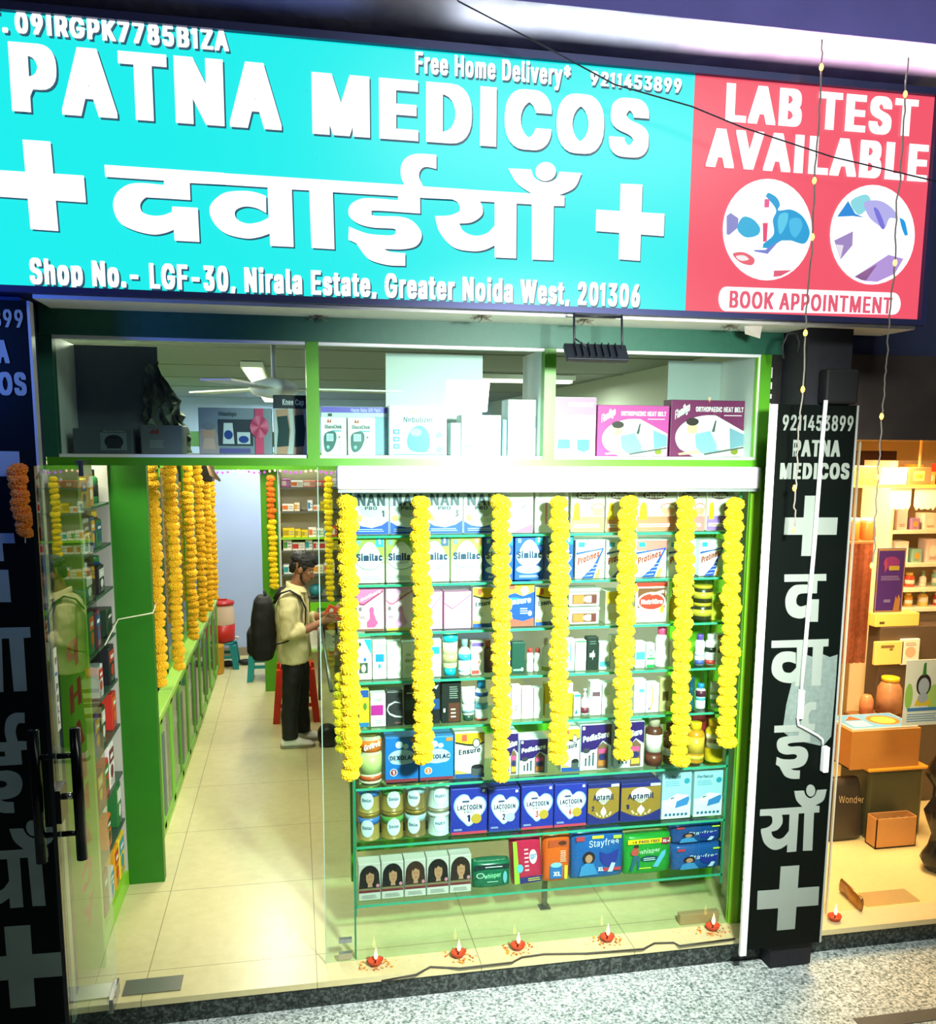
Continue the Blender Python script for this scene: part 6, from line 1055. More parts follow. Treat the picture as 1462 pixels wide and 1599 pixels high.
mb = MB(); mb.box(FX0+.015, FX1-.015, FYF, 9.55, .38, .40, mat('#9fcf62', .4)); mb.build('shelf', fr)
random.seed(9)
def small_box(x0, x1, z, h, y, col, acc, label, group, d=.12):
    mb = MB(); mb.box(x0, x1, y, y+d, z+.0005, z+h, mat(col, .45), .002); f = Face(mb, (x0+.002, y-.0004, z+.002), (x1-x0-.004, 0, 0), (0, 0, h-.004)); f.rect(0, .2, .5, .8, acc); f.lines(.55, .2, .95, .8, 2, '#9aa4a8'); return tag(mb.build('carton'), label, 'carton', group)
FP = [('#f6f4ee', '#e0763a'), ('#f4efe6', '#c83a34'), ('#eef4f8', '#3a86c8'), ('#fbf8ef', '#5aa04a'), ('#f0a08a', '#f8f4ee'), ('#d84a3a', '#f6e6dc'), ('#f6e8c8', '#e0a03a'), ('#f0d21f', '#b89a1a'), ('#c86ab8', '#f4e4f0'), ('#e8f0ee', '#2aa0a8')]
FN = ['white and orange', 'white and red', 'white and blue', 'white and green', 'salmon', 'red', 'cream', 'yellow', 'pink', 'white and teal']
for s, z in enumerate(FZ):
    x = -.12; k = 0
    while x < .98:
        w = random.uniform(.05, .13); h = random.uniform(.06, .125) if s != 0 else random.uniform(.06, .11)
        if s == 3: h = min(h, .11)
        if s == 0: q = [8, 0, 4, 5, 0, 1, 4, 6, 2, 1, 3, 5][k % 12]
        else: q = random.choice([0, 0, 1, 2, 3, 3, 5, 6, 9, 7])
        if random.random() < .9 and not (x < .49 and x+w > .465):
            small_box(x, x+w, z, h, 9.32, *FP[q], '%s medicine carton, %s along the %s shelf down of the far rack' % (FN[q], ordn(min(k, 13)), ordn(s)), 'medicine cartons on the far rack')
        x += w+.006; k += 1
for k in range(6):
    x = -.03+k*.16+(.05 if k > 2 else 0); small_box(x, x+.14, .40, .20, 9.34, '#f2f0ea', '#e8e4dc', 'white tray box with a red lid, %s along the low shelf of the far rack' % ordn(k), 'red lidded boxes on the far rack', .16)
    bpy.data.objects[-1] if False else None
    mb = MB(); mb.box(x-.003, x+.143, 9.337, 9.503, .601, .64, mat('#d8392e', .4), .004); tag(mb.build('box_lid'), 'red lid on the %s white tray box of the far rack' % ordn(k), 'lid', 'red lids on the far rack')
mb = MB(); mb.ell((.205, 9.38, 1.02), (.07, .07, .07), mat('#2f8a9a', .4)); mb.box(.15, .26, 9.34, 9.44, .931, .97, mat('#1c2a30', .4), .01); tag(mb.build('tape_dispenser'), 'small teal and black desk gadget on the far rack beside the customer', 'gadget')

# ---------------------------------------------------------------- service counter with goods
ct = empty('service_counter', (.55, 7.0, 0), 'long glass topped service counter the customer leans over', 'counter')
mb = MB(); mb.box(.35, .9, 5.6, 8.4, .06, .86, mat('#a39a7c', .35, noise=.08)); mb.box(.38, .9, 5.6, 8.4, 0, .06, mat('#4a463a', .5)); mb.build('base', ct)
mb = MB(); mb.box(.20, .92, 5.55, 8.45, .985, 1.0, glass('#d8e8de', 1.0)); mb.build('glass_top', ct)
mb = MB(); mb.box(.345, .35, 5.56, 8.44, .86, .985, glass('#d8e8de', 1.0)); mb.build('glass_front', ct)
mb = MB(); mb.tube([(.205, 5.55, .993), (.205, 8.45, .993)], .012, mat('#6f7a72', .3, .6)); mb.tube([(.205, 8.45, .993), (.205, 8.45, .1)], .016, mat('#a8aca6', .25, .7)); mb.build('edge_trim', ct)
random.seed(4)
for k in range(7):
    y = 6.0+k*.36; col, acc = FP[(k*3) % 10]
    mb = MB(); mb.box(.34, .34+.2, y, y+.14, 1.0005, 1.03+.012*(k % 3), mat(col, .4), .003); f = Face(mb, (.345, y+.005, 1.0306+.012*(k % 3)), (.19, 0, 0), (0, .13, 0)); f.rect(.1, .2, .6, .8, acc)
    tag(mb.build('carton'), '%s carton lying flat on the service counter, %s from the entrance' % (FN[(k*3) % 10], ordn(k)), 'carton', 'cartons lying on the service counter')
_tb = Vector((.238, 7.34, 0))
mb = MB(); mb.lathe([(.02, -.085), (.075, -.085), (.085, -.06), (.085, .06), (.075, .085), (.02, .085)], (0, 0, 0), mat('#0e0d0c', .35), 24)
for i in range(len(mb.v)): p = mb.v[i]; mb.v[i] = Vector((_tb.x+p.x, _tb.y+.09+p.z, .0905+p.y))
mb2 = mb; o = mb2.build('round_tub'); tag(o, 'black round tub on its side against the foot of the service counter', 'tub'); o.location.z -= o.location.z

# ---------------------------------------------------------------- stools, water cooler, bin, shoes
def stool(name, x, y, col, label, s=.30, h=.45):
    o = empty(name, (x, y, 0), label, 'stool'); m_ = mat(col, .35)
    mb = MB(); mb.box(x-s*.42, x+s*.42, y-s*.42, y+s*.42, h-.03, h, m_, .012); mb.build('seat', o)
    for a in (-1, 1):
        for b in (-1, 1):
            R = []
            for t in (0, .5, 1):
                q = s*(.40+.14*t); z = (h-.03)*(1-t)+.001; w = .035-.006*t; cx, cy = x+a*q, y+b*q
                R.append([Vector((cx-w, cy-w, z)), Vector((cx+w, cy-w, z)), Vector((cx+w, cy+w, z)), Vector((cx-w, cy+w, z))])
            mb = MB(); mb.rings(R, m_, smooth=False); mb.build('leg', o)
    for z in ((.14, .28) if h > .4 else (.12,)):
        q = s*(.40+.14*(1-z/h)); mb = MB()
        for a in (-1, 1): mb.box(x-q, x+q, y+a*q-.008, y+a*q+.008, z, z+.035, m_); mb.box(x+a*q-.008, x+a*q+.008, y-q, y+q, z, z+.035, m_)
        mb.build('stretcher', o)
    return o
stool('plastic_stool', -.02, 8.28, '#d8301c', 'red plastic stool standing behind the legs of the customer', .34, .52)
a = at_z(413, 1062, 0); stool('plastic_stool', a.x, a.y+.1, '#1f9aa0', 'teal plastic stool beside the green post of the far rack', .28, .45)
a = at_z(348, 1046, 0); st = stool('plastic_stool', a.x, a.y+.16, '#1a8a8c', 'teal plastic stool carrying the red water cooler', .28, .30)
co = empty('water_cooler', (a.x, a.y+.16, .30), 'red and white water cooler jug on a teal stool', 'water cooler'); c0 = (a.x, a.y+.16, .303)
mb = MB(); mb.lathe([(.125, 0), (.135, .02), (.14, .20)], c0, mat('#c8281c', .35), 24); mb.build('base', co)
mb = MB(); mb.lathe([(.14, .20), (.142, .21), (.135, .40), (.13, .42)], c0, mat('#f2cfb4', .35), 24); mb.build('body', co)
mb = MB(); mb.lathe([(.13, .42), (.14, .425), (.138, .455), (.08, .47)], c0, mat('#c22a20', .35), 24); mb.box(c0[0]-.06, c0[0]+.06, c0[1]-.012, c0[1]+.012, .765, .79, mat('#c22a20', .35), .005); mb.build('lid', co)
mb = MB(); mb.tube([(c0[0]+.13, c0[1]-.02, .345), (c0[0]+.17, c0[1]-.03, .345), (c0[0]+.172, c0[1]-.03, .32)], .012, mat('#e8e4dc', .3), 8); mb.build('tap', co)
b_ = at_z(337, 1055, 0); mb = MB(); mb.lathe([(.075, 0.0005), (.085, .02), (.09, .30), (.095, .32), (.085, .32), (.08, .05)], (b_.x, b_.y+.1, 0), mat('#d99a1f', .45), 20); tag(mb.build('waste_bin'), 'small amber waste bin at the end of the left cabinets', 'bin')
c_ = at_z(370, 1040, 0)
for k, (dx, dy) in enumerate(((-.10, 0), (.10, .05))):
    mb = MB(); mb.ell((c_.x+dx, c_.y+dy, .035), (.09, .05, .034), mat('#1c1a18', .6), 14, 8); tag(mb.build('shoe'), 'dark shoe by the back wall, %s the pair' % ('left of' if k == 0 else 'right of'), 'shoe')

# ceiling lamps, fan, cameras
o = empty('ceiling_lamp', (-1.25, 4.75, 2.95), 'slim lit batten lamp above the shelf unit by the door', 'ceiling lamp', 'lit batten lamps of the shop')
mb = MB(); mb.box(-1.32, -1.25, 4.37, 5.13, 2.955, 3.055, WHITE); mb.build('housing', o); mb = MB(); mb.box(-1.249, -1.235, 4.38, 5.12, 2.96, 3.0, glow('#fff6dc', 4)); mb.build('diffuser', o)
for i, y in enumerate((6.6, 8.3, 10.0)):
    o = empty('ceiling_lamp', (-.25, y, 3.0), 'slim lit batten lamp over the aisle, %s from the entrance' % ordn(i), 'ceiling lamp', 'lit batten lamps of the shop')
    mb = MB(); mb.box(-.32, -.18, y-.58, y+.58, 3.02, 3.055, WHITE); mb.build('housing', o); mb = MB(); mb.box(-.30, -.20, y-.56, y+.56, 3.0, 3.02, glow('#fff6dc', 4)); mb.build('diffuser', o)
o = empty('ceiling_lamp', (1.5, 6.6, 3.0), 'slim lit batten lamp over the area behind the counter', 'ceiling lamp'); mb = MB(); mb.box(.92, 2.08, 6.53, 6.67, 3.02, 3.055, WHITE); mb.build('housing', o); mb = MB(); mb.box(.94, 2.06, 6.55, 6.65, 3.0, 3.02, glow('#fff6dc', 4)); mb.build('diffuser', o)
fc = Vector(at_z(428, 607, 2.80)); fa = empty('ceiling_fan', fc, 'white ceiling fan seen through the display above the door', 'fan')
mb = MB(); mb.lathe([(.03, .05), (.10, .03), (.12, 0), (.10, -.03), (.03, -.045)], fc, mat('#e6e6e0', .4), 20); mb.build('motor', fa); mb = MB(); mb.tube([fc+Vector((0, 0, .05)), fc+Vector((0, 0, .255))], .012, mat('#d0d0ca', .4)); mb.build('rod', fa)
for k in range(3):
    a = k*2*PI/3+.15; d = Vector((math.cos(a), math.sin(a), 0)); n_ = Vector((-d.y, d.x, 0)); mb = MB(); P = [fc+d*.11-n_*.05, fc+d*.62-n_*.07, fc+d*.62+n_*.07, fc+d*.11+n_*.05]
    mb.add([p+Vector((0, 0, .004)) for p in P]+[p-Vector((0, 0, .004)) for p in P], [(0, 1, 2, 3), (7, 6, 5, 4), (0, 4, 5, 1), (1, 5, 6, 2), (2, 6, 7, 3), (3, 7, 4, 0)], mat('#e9e8e0', .4)); mb.build('blade', fa)
# tassel bunting and purple fairy lights along the inner beam
mb = MB()
for k in range(26): x = -.78+k*.05; mb.ell((x, 9.085, 2.262-.012*math.sin(k*.9)), (.012, .012, .012), glow('#b83ad8' if k % 7 < 4 else '#ffd0a0', 2.5), 6, 4)
tag(mb.build('fairy_lights'), 'row of purple fairy lights under the green beam at the back', 'fairy lights', kind='stuff')
mb = MB(); p = at_y(325, 722, 5.0); mb.tube([p+Vector((0, 0, .1)), p, p+Vector((.02, 0, -.06)), p+Vector((.06, 0, -.10))], [.008, .014, .018, .006], mat('#d8b08a', .6), 7); tag(mb.build('ribbon_bow'), 'twisted pale ribbon hanging at the inner doorway beam', 'ribbon')
mb = MB(); mb.tube([(-.80, 5.36, 1.62), (-.785, 5.14, 1.60), (-.97, 5.135, 1.57), (-.978, 4.8, 1.50)], .004, mat('#d8d8b8', .5), 6); mb.v = [Vector((p.x, p.y-.0, p.z)) for p in mb.v]; tag(mb.build('white_string'), 'white string tied across the broad green panel', 'string')

# ---------------------------------------------------------------- glass entrance door, standing open
HX, HY = -.86, 4.07; EX, EY = -.845, 3.19
dr = empty('door_1', (HX, HY, .01), None, None, None, 'structure')
du = Vector((EX-HX, EY-HY, 0)).normalized(); dn = Vector((-du.y, du.x, 0)); 
if dn.x < 0: dn = -dn
def dp(s, z, off=0): return Vector((HX, HY, z))+du*s+dn*off
def door_box(nm, s0, s1, z0, z1, o0, o1, mt, parent=None):
    mb = MB(); P = [dp(s, z, o) for s in (s0, s1) for o in (o0, o1) for z in (z0, z1)]
    mb.add(P, [(0, 1, 3, 2), (4, 6, 7, 5), (0, 4, 5, 1), (2, 3, 7, 6), (0, 2, 6, 4), (1, 5, 7, 3)], mt); return mb.build(nm, parent or dr)
LW = (Vector((EX, EY))-Vector((HX, HY))).length
door_box('glass_pane', 0, LW, .012, 2.46, -.005, .005, glass('#e4f2ea', 1.1))
door_box('glass_edge', LW-.001, LW+.012, .012, 2.46, -.007, .007, mat('#0d1512', .2))
STEEL = mat('#9a9c94', .25, .9); DST = mat('#2a2a28', .2, .9)
door_box('patch_fitting', -.01, .16, .004, .07, -.014, .014, STEEL); door_box('patch_fitting', -.01, .16, 2.40, 2.465, -.014, .014, STEEL); 
hs = LW-.06; hz = PX_ = None
z0, z1 = at_x(95, 1352, -.85).z, at_x(95, 1132, -.85).z
z0, z1 = 1.05, 1.54
for side, nm in ((1, 'inner'), (-1, 'outer')):
    mb = MB(); mb.tube([dp(hs, z0, side*.068), dp(hs, z1, side*.068)], .019, DST, 16)
    for z in (z0+.10, z1-.10): mb.tube([dp(hs, z, side*.005), dp(hs, z, side*.06)], .010, DST, 10)
    mb.build('handle', dr)
mb = MB(); zc = (z0+z1)/2-.02; P = []; lk = door_box('lock', LW-.10, LW+.004, zc-.06, zc+.06, -.022, .022, DST); mb.tube([dp(LW-.05, zc+.02, .022), dp(LW-.05, zc+.02, .05)], .012, STEEL, 12); mb.build('lock_knob', lk)
stk = door_box('sticker', LW-.135, LW-.09, 1.52, 1.82, .0052, .0062, mat('#f4f4f2', .4))
mb = MB()
for i, ch in enumerate('PULL'): z = 1.665-.04*i; mb.text(ch, dp(LW-.102, z, .0066), dp(LW-.124, z, .0066), dp(LW-.102, z+.026, .0066), mat('#26262a', .5), .04)
mb.flat([[(0, 0), (1, 0), (1, 1), (0, 1)]], lambda u, v: dp(LW-.095-.03*u, 1.72+.012*v, .0066), mat('#2a6ac0', .4)); mb.text('NTP', dp(LW-.102, 1.76, .0066), dp(LW-.126, 1.76, .0066), dp(LW-.102, 1.785, .0066), mat('#3a3a44', .5), .03); mb.build('lettering', stk)
for ch, x, y in zip('PHARMACY', (116, 121, 126, 130, 134, 137, 139, 143), (1022, 1085, 1147, 1203, 1253, 1306, 1364, 1424)):
    t = HX+.01; p = at_x(x, y, -.852); s = (HY-p.y)
    mb = MB(); mb.text(ch, dp(s-.10, p.z-.055, -.006), dp(s+.10, p.z-.055, -.006), dp(s-.10, p.z+.055, -.006), mat('#d8342c', .4), .05); mb.build('lettering', dr)
mb = MB(); a, b = at_z(192, 1551, 0), at_z(283, 1543, 0); mb.box(a.x, b.x, 4.04, 4.16, .0005, .006, mat('#8f928c', .3, .85)); tag(mb.build('floor_spring_plate'), 'steel floor spring plate at the foot of the glass door', 'plate')
# ---------------------------------------------------------------- the customer
from mathutils import noise as mnoise
def remesh(o, vox, smooth=4, fold=0.0, fscale=14.0, mats=None):
    md = o.modifiers.new('r', 'REMESH'); md.mode = 'VOXEL'; md.voxel_size = vox
    sm = o.modifiers.new('s', 'SMOOTH'); sm.factor = .5; sm.iterations = smooth
    dg = bpy.context.evaluated_depsgraph_get(); dg.update(); me = bpy.data.meshes.new_from_object(o.evaluated_get(dg)); o.modifiers.clear()
    keep = list(o.data.materials); o.data = me; me.materials.clear()
    for k in keep: me.materials.append(k)
    for p in me.polygons: p.use_smooth = True; p.material_index = 0
    if fold:
        ns = [v.normal.copy() for v in me.vertices]
        for v, n in zip(me.vertices, ns):
            w = o.location+v.co; q = mnoise.noise(Vector((w.x*fscale, w.y*fscale*.6, w.z*fscale*.9)))+.5*mnoise.noise(Vector((w.x*fscale*2.2+5, w.y*fscale*2, w.z*fscale*1.4)))
            v.co += n*fold*q
    return o
PX, PYY = .0, 7.5
man = empty('person', (PX, PYY, 0), 'person in a cream shirt and black trousers leaning towards the counter with a packet', 'person')
V3 = lambda x, y, z: Vector((PX+x, PYY+y, z))
SKIN = mat('#9c6a4a', .5, noise=.08, nscale=40)
def ringz(z, cx, rx, ry, n=24, cy=0.0, p=2.3):
    R = []
    for j in range(n):
        a = 2*PI*j/n; c, s = math.cos(a), math.sin(a)
        R.append(V3(cx+rx*sgn(c, 2/p), cy+ry*sgn(s, 2/p), z))
    return R
mb = MB()
# trunk and legs
mb.rings([ringz(.80, -.03, .10, .15), ringz(.95, -.04, .105, .15), ringz(1.1, -.045, .11, .155), ringz(1.22, -.045, .105, .16), ringz(1.30, -.035, .08, .14), ringz(1.345, -.015, .055, .07)], SKIN)
LEGS = [(-.09, (-.03, -.06, -.075)), (.09, (-.005, .02, .035))]
for y, (hx, kx, ax) in LEGS:
    mb.tube([V3(hx, y, .88), V3((hx+kx)/2+.01, y, .66), V3(kx, y, .46), V3((kx+ax)/2-.015, y, .30), V3(ax, y, .09), V3(ax, y, .03)], [.085, .078, .055, .055, .038, .04], SKIN, 14)
    mb.tube([V3(ax-.04, y, .04), V3(ax+.06, y, .035), V3(ax+.15, y, .03)], [.035, .035, .025], SKIN, 10)
# arms and hands with five fingers each
ARMS = [(-1, [(-.07, -.185, 1.265), (-.08, -.225, 1.0), (.085, -.165, 1.03), (.20, -.115, 1.075)]), (1, [(-.03, .185, 1.265), (.05, .225, 1.02), (.19, .15, 1.07), (.295, .10, 1.115)])]
for s, pts in ARMS:
    q = [V3(*p) for p in pts]; mb.tube([q[0], q[0].lerp(q[1], .5), q[1], q[2], q[3]], [.05, .045, .040, .036, .025], SKIN, 14)
    w = q[3]; d = (q[3]-q[2]).normalized(); d = (d+Vector((.2, 0, .0))).normalized(); up = Vector((0, 0, 1)); sd = d.cross(up).normalized()*-s  # sd points to the thumb side of the body midline
    palm = w+d*.05
    mb.tube([w-d*.01, w+d*.03, w+d*.075], [(.022, .026), (.019, .038), (.016, .040)], SKIN, 12)
    nrm = sd
    for k, (L, off) in enumerate(((.070, .030), (.078, .010), (.072, -.010), (.056, -.029))):
        b = w+d*.072+up*off*.95; cur = [b-d*.02]; a = 0
        for seg, bend in ((.42, .35), (.32, .55), (.26, .45)):
            a += bend*(.75+.12*k); dirv = d*math.cos(a)+nrm*math.sin(a)-up*.10; cur.append(cur[-1]+dirv.normalized()*(L*seg+(.02 if len(cur) == 1 else 0)))
        mb.tube(cur, [.0092, .009, .008, .0065], SKIN, 8)
    b = w+d*.025+up*.026; mb.tube([b-up*.01, b+d*.025+up*.022+nrm*.012, b+d*.05+up*.030+nrm*.03, b+d*.068+up*.026+nrm*.042], [.012, .0105, .0095, .007], SKIN, 8)
# neck and head, bowed towards the hands
hc = V3(.055, 0, 1.515); HR = Matrix.Rotation(math.radians(24), 3, 'Y')
hp = lambda x, y, z: hc+HR @ Vector((x, y, z))
mb.tube([V3(-.02, 0, 1.30), V3(.0, 0, 1.36), hc+Vector((-.015, 0, -.06))], [.062, .055, .052], SKIN, 16)
mb.ell(hp(-.012, 0, .03), (.098, .077, .098), SKIN, 20, 14, HR); mb.ell(hp(.035, 0, -.045), (.058, .055, .078), SKIN, 18, 12, HR); mb.ell(hp(.062, 0, -.098), (.024, .028, .020), SKIN, 12, 8, HR)
mb.ell(hp(.075, 0, .022), (.018, .048, .012), SKIN, 12, 8, HR)                              # brow
mb.tube([hp(.083, 0, .012), hp(.098, 0, -.014), hp(.112, 0, -.034), hp(.094, 0, -.044)], [.008, .010, .014, .010], SKIN, 10)   # nose
mb.ell(hp(.090, 0, -.064), (.011, .024, .006), SKIN, 10, 6, HR); mb.ell(hp(.088, 0, -.076), (.011, .021, .007), SKIN, 10, 6, HR)   # lips
for s in (-1, 1):
    mb.ell(hp(-.012, s*.079, -.012), (.020, .009, .033), SKIN, 12, 8, HR)                    # ears
    mb.ell(hp(.055, s*.042, -.02), (.026, .018, .022), SKIN, 10, 6, HR)                      # cheeks
body = remesh(mb.build('body', man, (PX, PYY, 0)), .0052, 3)
body['label'] = 'brown skinned face, neck, forearms and hands'
HAIR = mat('#07080a', .6, noise=.2, nscale=60)
mb = MB()
def hair_ell(c, r, cut):
    R = []
    for i in range(15):
        a = cut*i/14; R.append([hp(*c)+HR @ Vector((r[0]*math.sin(a)*math.cos(t)*(1.0 if math.cos(t) < .3 else .97), r[1]*math.sin(a)*math.sin(t), r[2]*math.cos(a))) for t in [2*PI*j/26 for j in range(26)]])
    mb.rings(R, HAIR)
hair_ell((-.018, 0, .045), (.110, .088, .102), 1.62)
mb.ell(hp(.045, 0, .105), (.062, .062, .038), HAIR, 16, 8, HR); mb.ell(hp(.078, .0, .085), (.030, .056, .026), HAIR, 12, 6, HR); mb.ell(hp(-.070, 0, -.0), (.040, .070, .075), HAIR, 14, 8, HR)
for s in (-1, 1): mb.ell(hp(-.005, s*.074, .02), (.045, .012, .040), HAIR, 12, 6, HR)
hair = remesh(mb.build('hair', man), .007, 2, .006, 60)
mb = MB()
for s in (-1, 1):
    mb.tube([hp(.088, s*.014, .024), hp(.088, s*.034, .028), hp(.076, s*.052, .022)], [.003, .004, .002], HAIR, 6)
    mb.tube([hp(.010, s*.068, -.045), hp(.022, s*.060, -.082), hp(.055, s*.034, -.112), hp(.078, s*.004, -.118)], [(.004, .012), (.004, .018), (.005, .018), (.004, .012)], HAIR, 8)
mb.tube([hp(.098, -.02, -.054), hp(.104, 0, -.052), hp(.098, .02, -.054)], [.002, .004, .002], HAIR, 6); mb.build('beard', man)
mb = MB()
for s in (-1, 1): mb.ell(hp(.080, s*.030, .004), (.008, .012, .006), mat('#e8e2da', .3), 10, 6, HR); mb.ell(hp(.087, s*.030, .001), (.003, .005, .005), mat('#1a120e', .2), 8, 5, HR)
mb.build('eyes', man)
SHIRT = mat('#dcd29a', .75, noise=.1, nscale=20)
mb = MB()
mb.rings([ringz(.735, -.035, .135, .185), ringz(.80, -.035, .137, .187), ringz(.95, -.045, .128, .178), ringz(1.08, -.05, .130, .182), ringz(1.2, -.05, .128, .195), ringz(1.275, -.045, .105, .19), ringz(1.325, -.03, .078, .13), ringz(1.365, -.012, .064, .075)], SHIRT)
for s, pts in ARMS:
    q = [V3(*p) for p in pts]; e = q[1].lerp(q[2], .78)
    mb.tube([q[0]+Vector((.0, -s*.03, .01)), q[0].lerp(q[1], .3), q[0].lerp(q[1], .7), q[1]+Vector((-.01, 0, -.008)), q[1].lerp(q[2], .45), e], [.072, .070, .062, .062, .056, .052], SHIRT, 16)
    mb.tube([q[1].lerp(q[2], .62), q[1].lerp(q[2], .84)], [.057, .056], SHIRT, 16)
shirt = remesh(mb.build('shirt', man), .009, 5, .008, 15)
mb = MB(); R = []
for z, rx, ry, f in ((1.335, .074, .085, 0), (1.385, .066, .072, .0), (1.38, .075, .082, 0), (1.335, .086, .098, .01)):
    R.append([V3(-.006+(rx+f*math.cos(a))*math.cos(a), ry*math.sin(a), z-.022*math.cos(a)) for a in [2*PI*j/24 for j in range(24)]])
mb.rings(R, SHIRT, (False, False)); mb.build('collar', man)
mb = MB(); mb.tube([V3(.062, 0, 1.33), V3(.088, 0, 1.24), V3(.09, 0, 1.1), V3(.09, 0, .95), V3(.105, 0, .76)], [(.004, .016)]*5, mat('#cfc58e', .7), 8)
for z in (1.26, 1.15, 1.04, .93, .82): mb.ell(V3(.094 if z < .9 else .09, 0, z), (.006, .006, .006), mat('#3f3a2c', .4), 8, 5)
mb.build('button_placket', man)
TR = mat('#0b0d12', .7, noise=.3, nscale=30); mb = MB()
mb.rings([ringz(.66, -.03, .108, .155), ringz(.76, -.03, .110, .157), ringz(.83, -.035, .09, .14)], TR)
for y, (hx, kx, ax) in LEGS:
    mb.tube([V3(hx, y*.9, .78), V3((hx+kx)/2+.005, y, .66), V3(kx+.002, y, .46), V3((kx+ax)/2-.008, y, .28), V3(ax-.002, y, .12), V3(ax+.002, y, .075)], [.082, .089, .075, .070, .066, .068], TR, 18)
remesh(mb.build('trousers', man), .010, 4, .006, 16)
SHOE = mat('#fbf9ee', .6, noise=.12, nscale=25); SOLE = mat('#8f8a74', .6)
for y, (hx, kx, ax) in LEGS:
    mb = MB(); R = []
    for t, h, w in ((-.075, .06, .030), (-.06, .085, .040), (0, .10, .043), (.06, .085, .045), (.12, .062, .048), (.17, .048, .042), (.20, .032, .022)):
        R.append([V3(ax+t, y+w*sgn(math.cos(a), .8), .022+max(0, math.sin(a))**.7*(h-.022)+min(0, math.sin(a))*.004) for a in [2*PI*j/18 for j in range(18)]])
    mb.rings(R, SHOE); so = mb.build('shoe', man)
    mb = MB(); out = [(-.082, .03), (-.06, .044), (0, .046), (.07, .05), (.13, .053), (.18, .045), (.208, .022)]
    loop = [(ax+a, y-b) for a, b in out]+[(ax+a, y+b) for a, b in out[::-1]]
    mb.slab([loop], lambda u, v: Vector((PX+u, PYY+v, .001)), (0, 0, .026), SOLE); mb.build('sole', so)
    mb = MB()
    for k in range(4): mb.tube([V3(ax+.045+k*.022, y-.022, .088-.010*k), V3(ax+.05+k*.022, y, .097-.010*k), V3(ax+.045+k*.022, y+.022, .088-.010*k)], .004, mat('#f2eed8', .6), 6)
    mb.build('laces', so)
# his backpack
bp = empty('backpack', (PX-.27, PYY, .75), 'large black backpack worn on the back of the customer', 'backpack'); BK = mat('#0a0a0c', .75, noise=.3, nscale=30)
mb = MB(); R = []
for z, rx, ry in ((.755, .05, .11), (.77, .085, .145), (.85, .105, .16), (1.0, .105, .16), (1.15, .095, .155), (1.25, .075, .14), (1.29, .045, .10)):
    R.append([V3(-.275+.02*(z-1)-.0+rx*sgn(math.cos(a), .6), ry*sgn(math.sin(a), .6), z) for a in [2*PI*j/28 for j in range(28)]])
mb.rings(R, BK); remesh(mb.build('bag_body', bp), .010, 2, .005, 12)
mb = MB(); R = []
for z, rx, ry in ((.80, .03, .11), (.83, .05, .125), (.98, .05, .125), (1.02, .03, .11)): R.append([V3(-.36+rx*sgn(math.cos(a), .6), ry*sgn(math.sin(a), .6), z) for a in [2*PI*j/24 for j in range(24)]])
mb.rings(R, BK); mb.build('pocket', bp)
mb = MB(); mb.tube([V3(-.24, -.04, 1.27), V3(-.26, -.02, 1.325), V3(-.26, .02, 1.325), V3(-.24, .04, 1.27)], .010, BK, 8); mb.build('top_handle', bp)
for s in (-1, 1):
    mb = MB(); mb.tube([V3(-.18, s*.10, 1.24), V3(-.13, s*.135, 1.325), V3(-.05, s*.15, 1.352), V3(.03, s*.152, 1.30), V3(.075, s*.155, 1.20), V3(.07, s*.165, 1.08), V3(.0, s*.195, .98), V3(-.10, s*.20, .93), V3(-.20, s*.15, .90)], [(.026, .008)]*5+[(.022, .007)]*2+[(.014, .006)]*2, BK, 10); mb.build('shoulder_strap', bp)
mb = MB(); a = V3(.285, -.07, 1.155); mb.xf = Matrix.Translation(a) @ Matrix.Rotation(.5, 4, 'Y') @ Matrix.Rotation(.3, 4, 'Z'); mb.box(-.045, .045, -.012, .012, -.05, .05, mat('#e8502c', .35), .005); f = Face(mb, (-.04, -.0125, -.045), (.08, 0, 0), (0, 0, .09), (0, -1, 0)); f.ell(.4, .6, .22, .2, '#fbe8dc'); f.lines(.1, .1, .9, .3, 2, '#ffe4d0'); tag(mb.build('medicine_packet'), 'orange and white medicine packet held up by the customer', 'packet')
mb = MB(); a = V3(.42, .06, 1.125); mb.xf = Matrix.Translation(a) @ Matrix.Rotation(.2, 4, 'Z'); mb.box(-.02, .09, -.05, .05, -.008, .008, mat('#e8dccb', .4), .003); mb.box(0, .04, -.035, .03, .0081, .0088, mat('#d8502c', .4)); tag(mb.build('medicine_strip'), 'pale medicine strip pack in the far hand of the customer', 'packet')

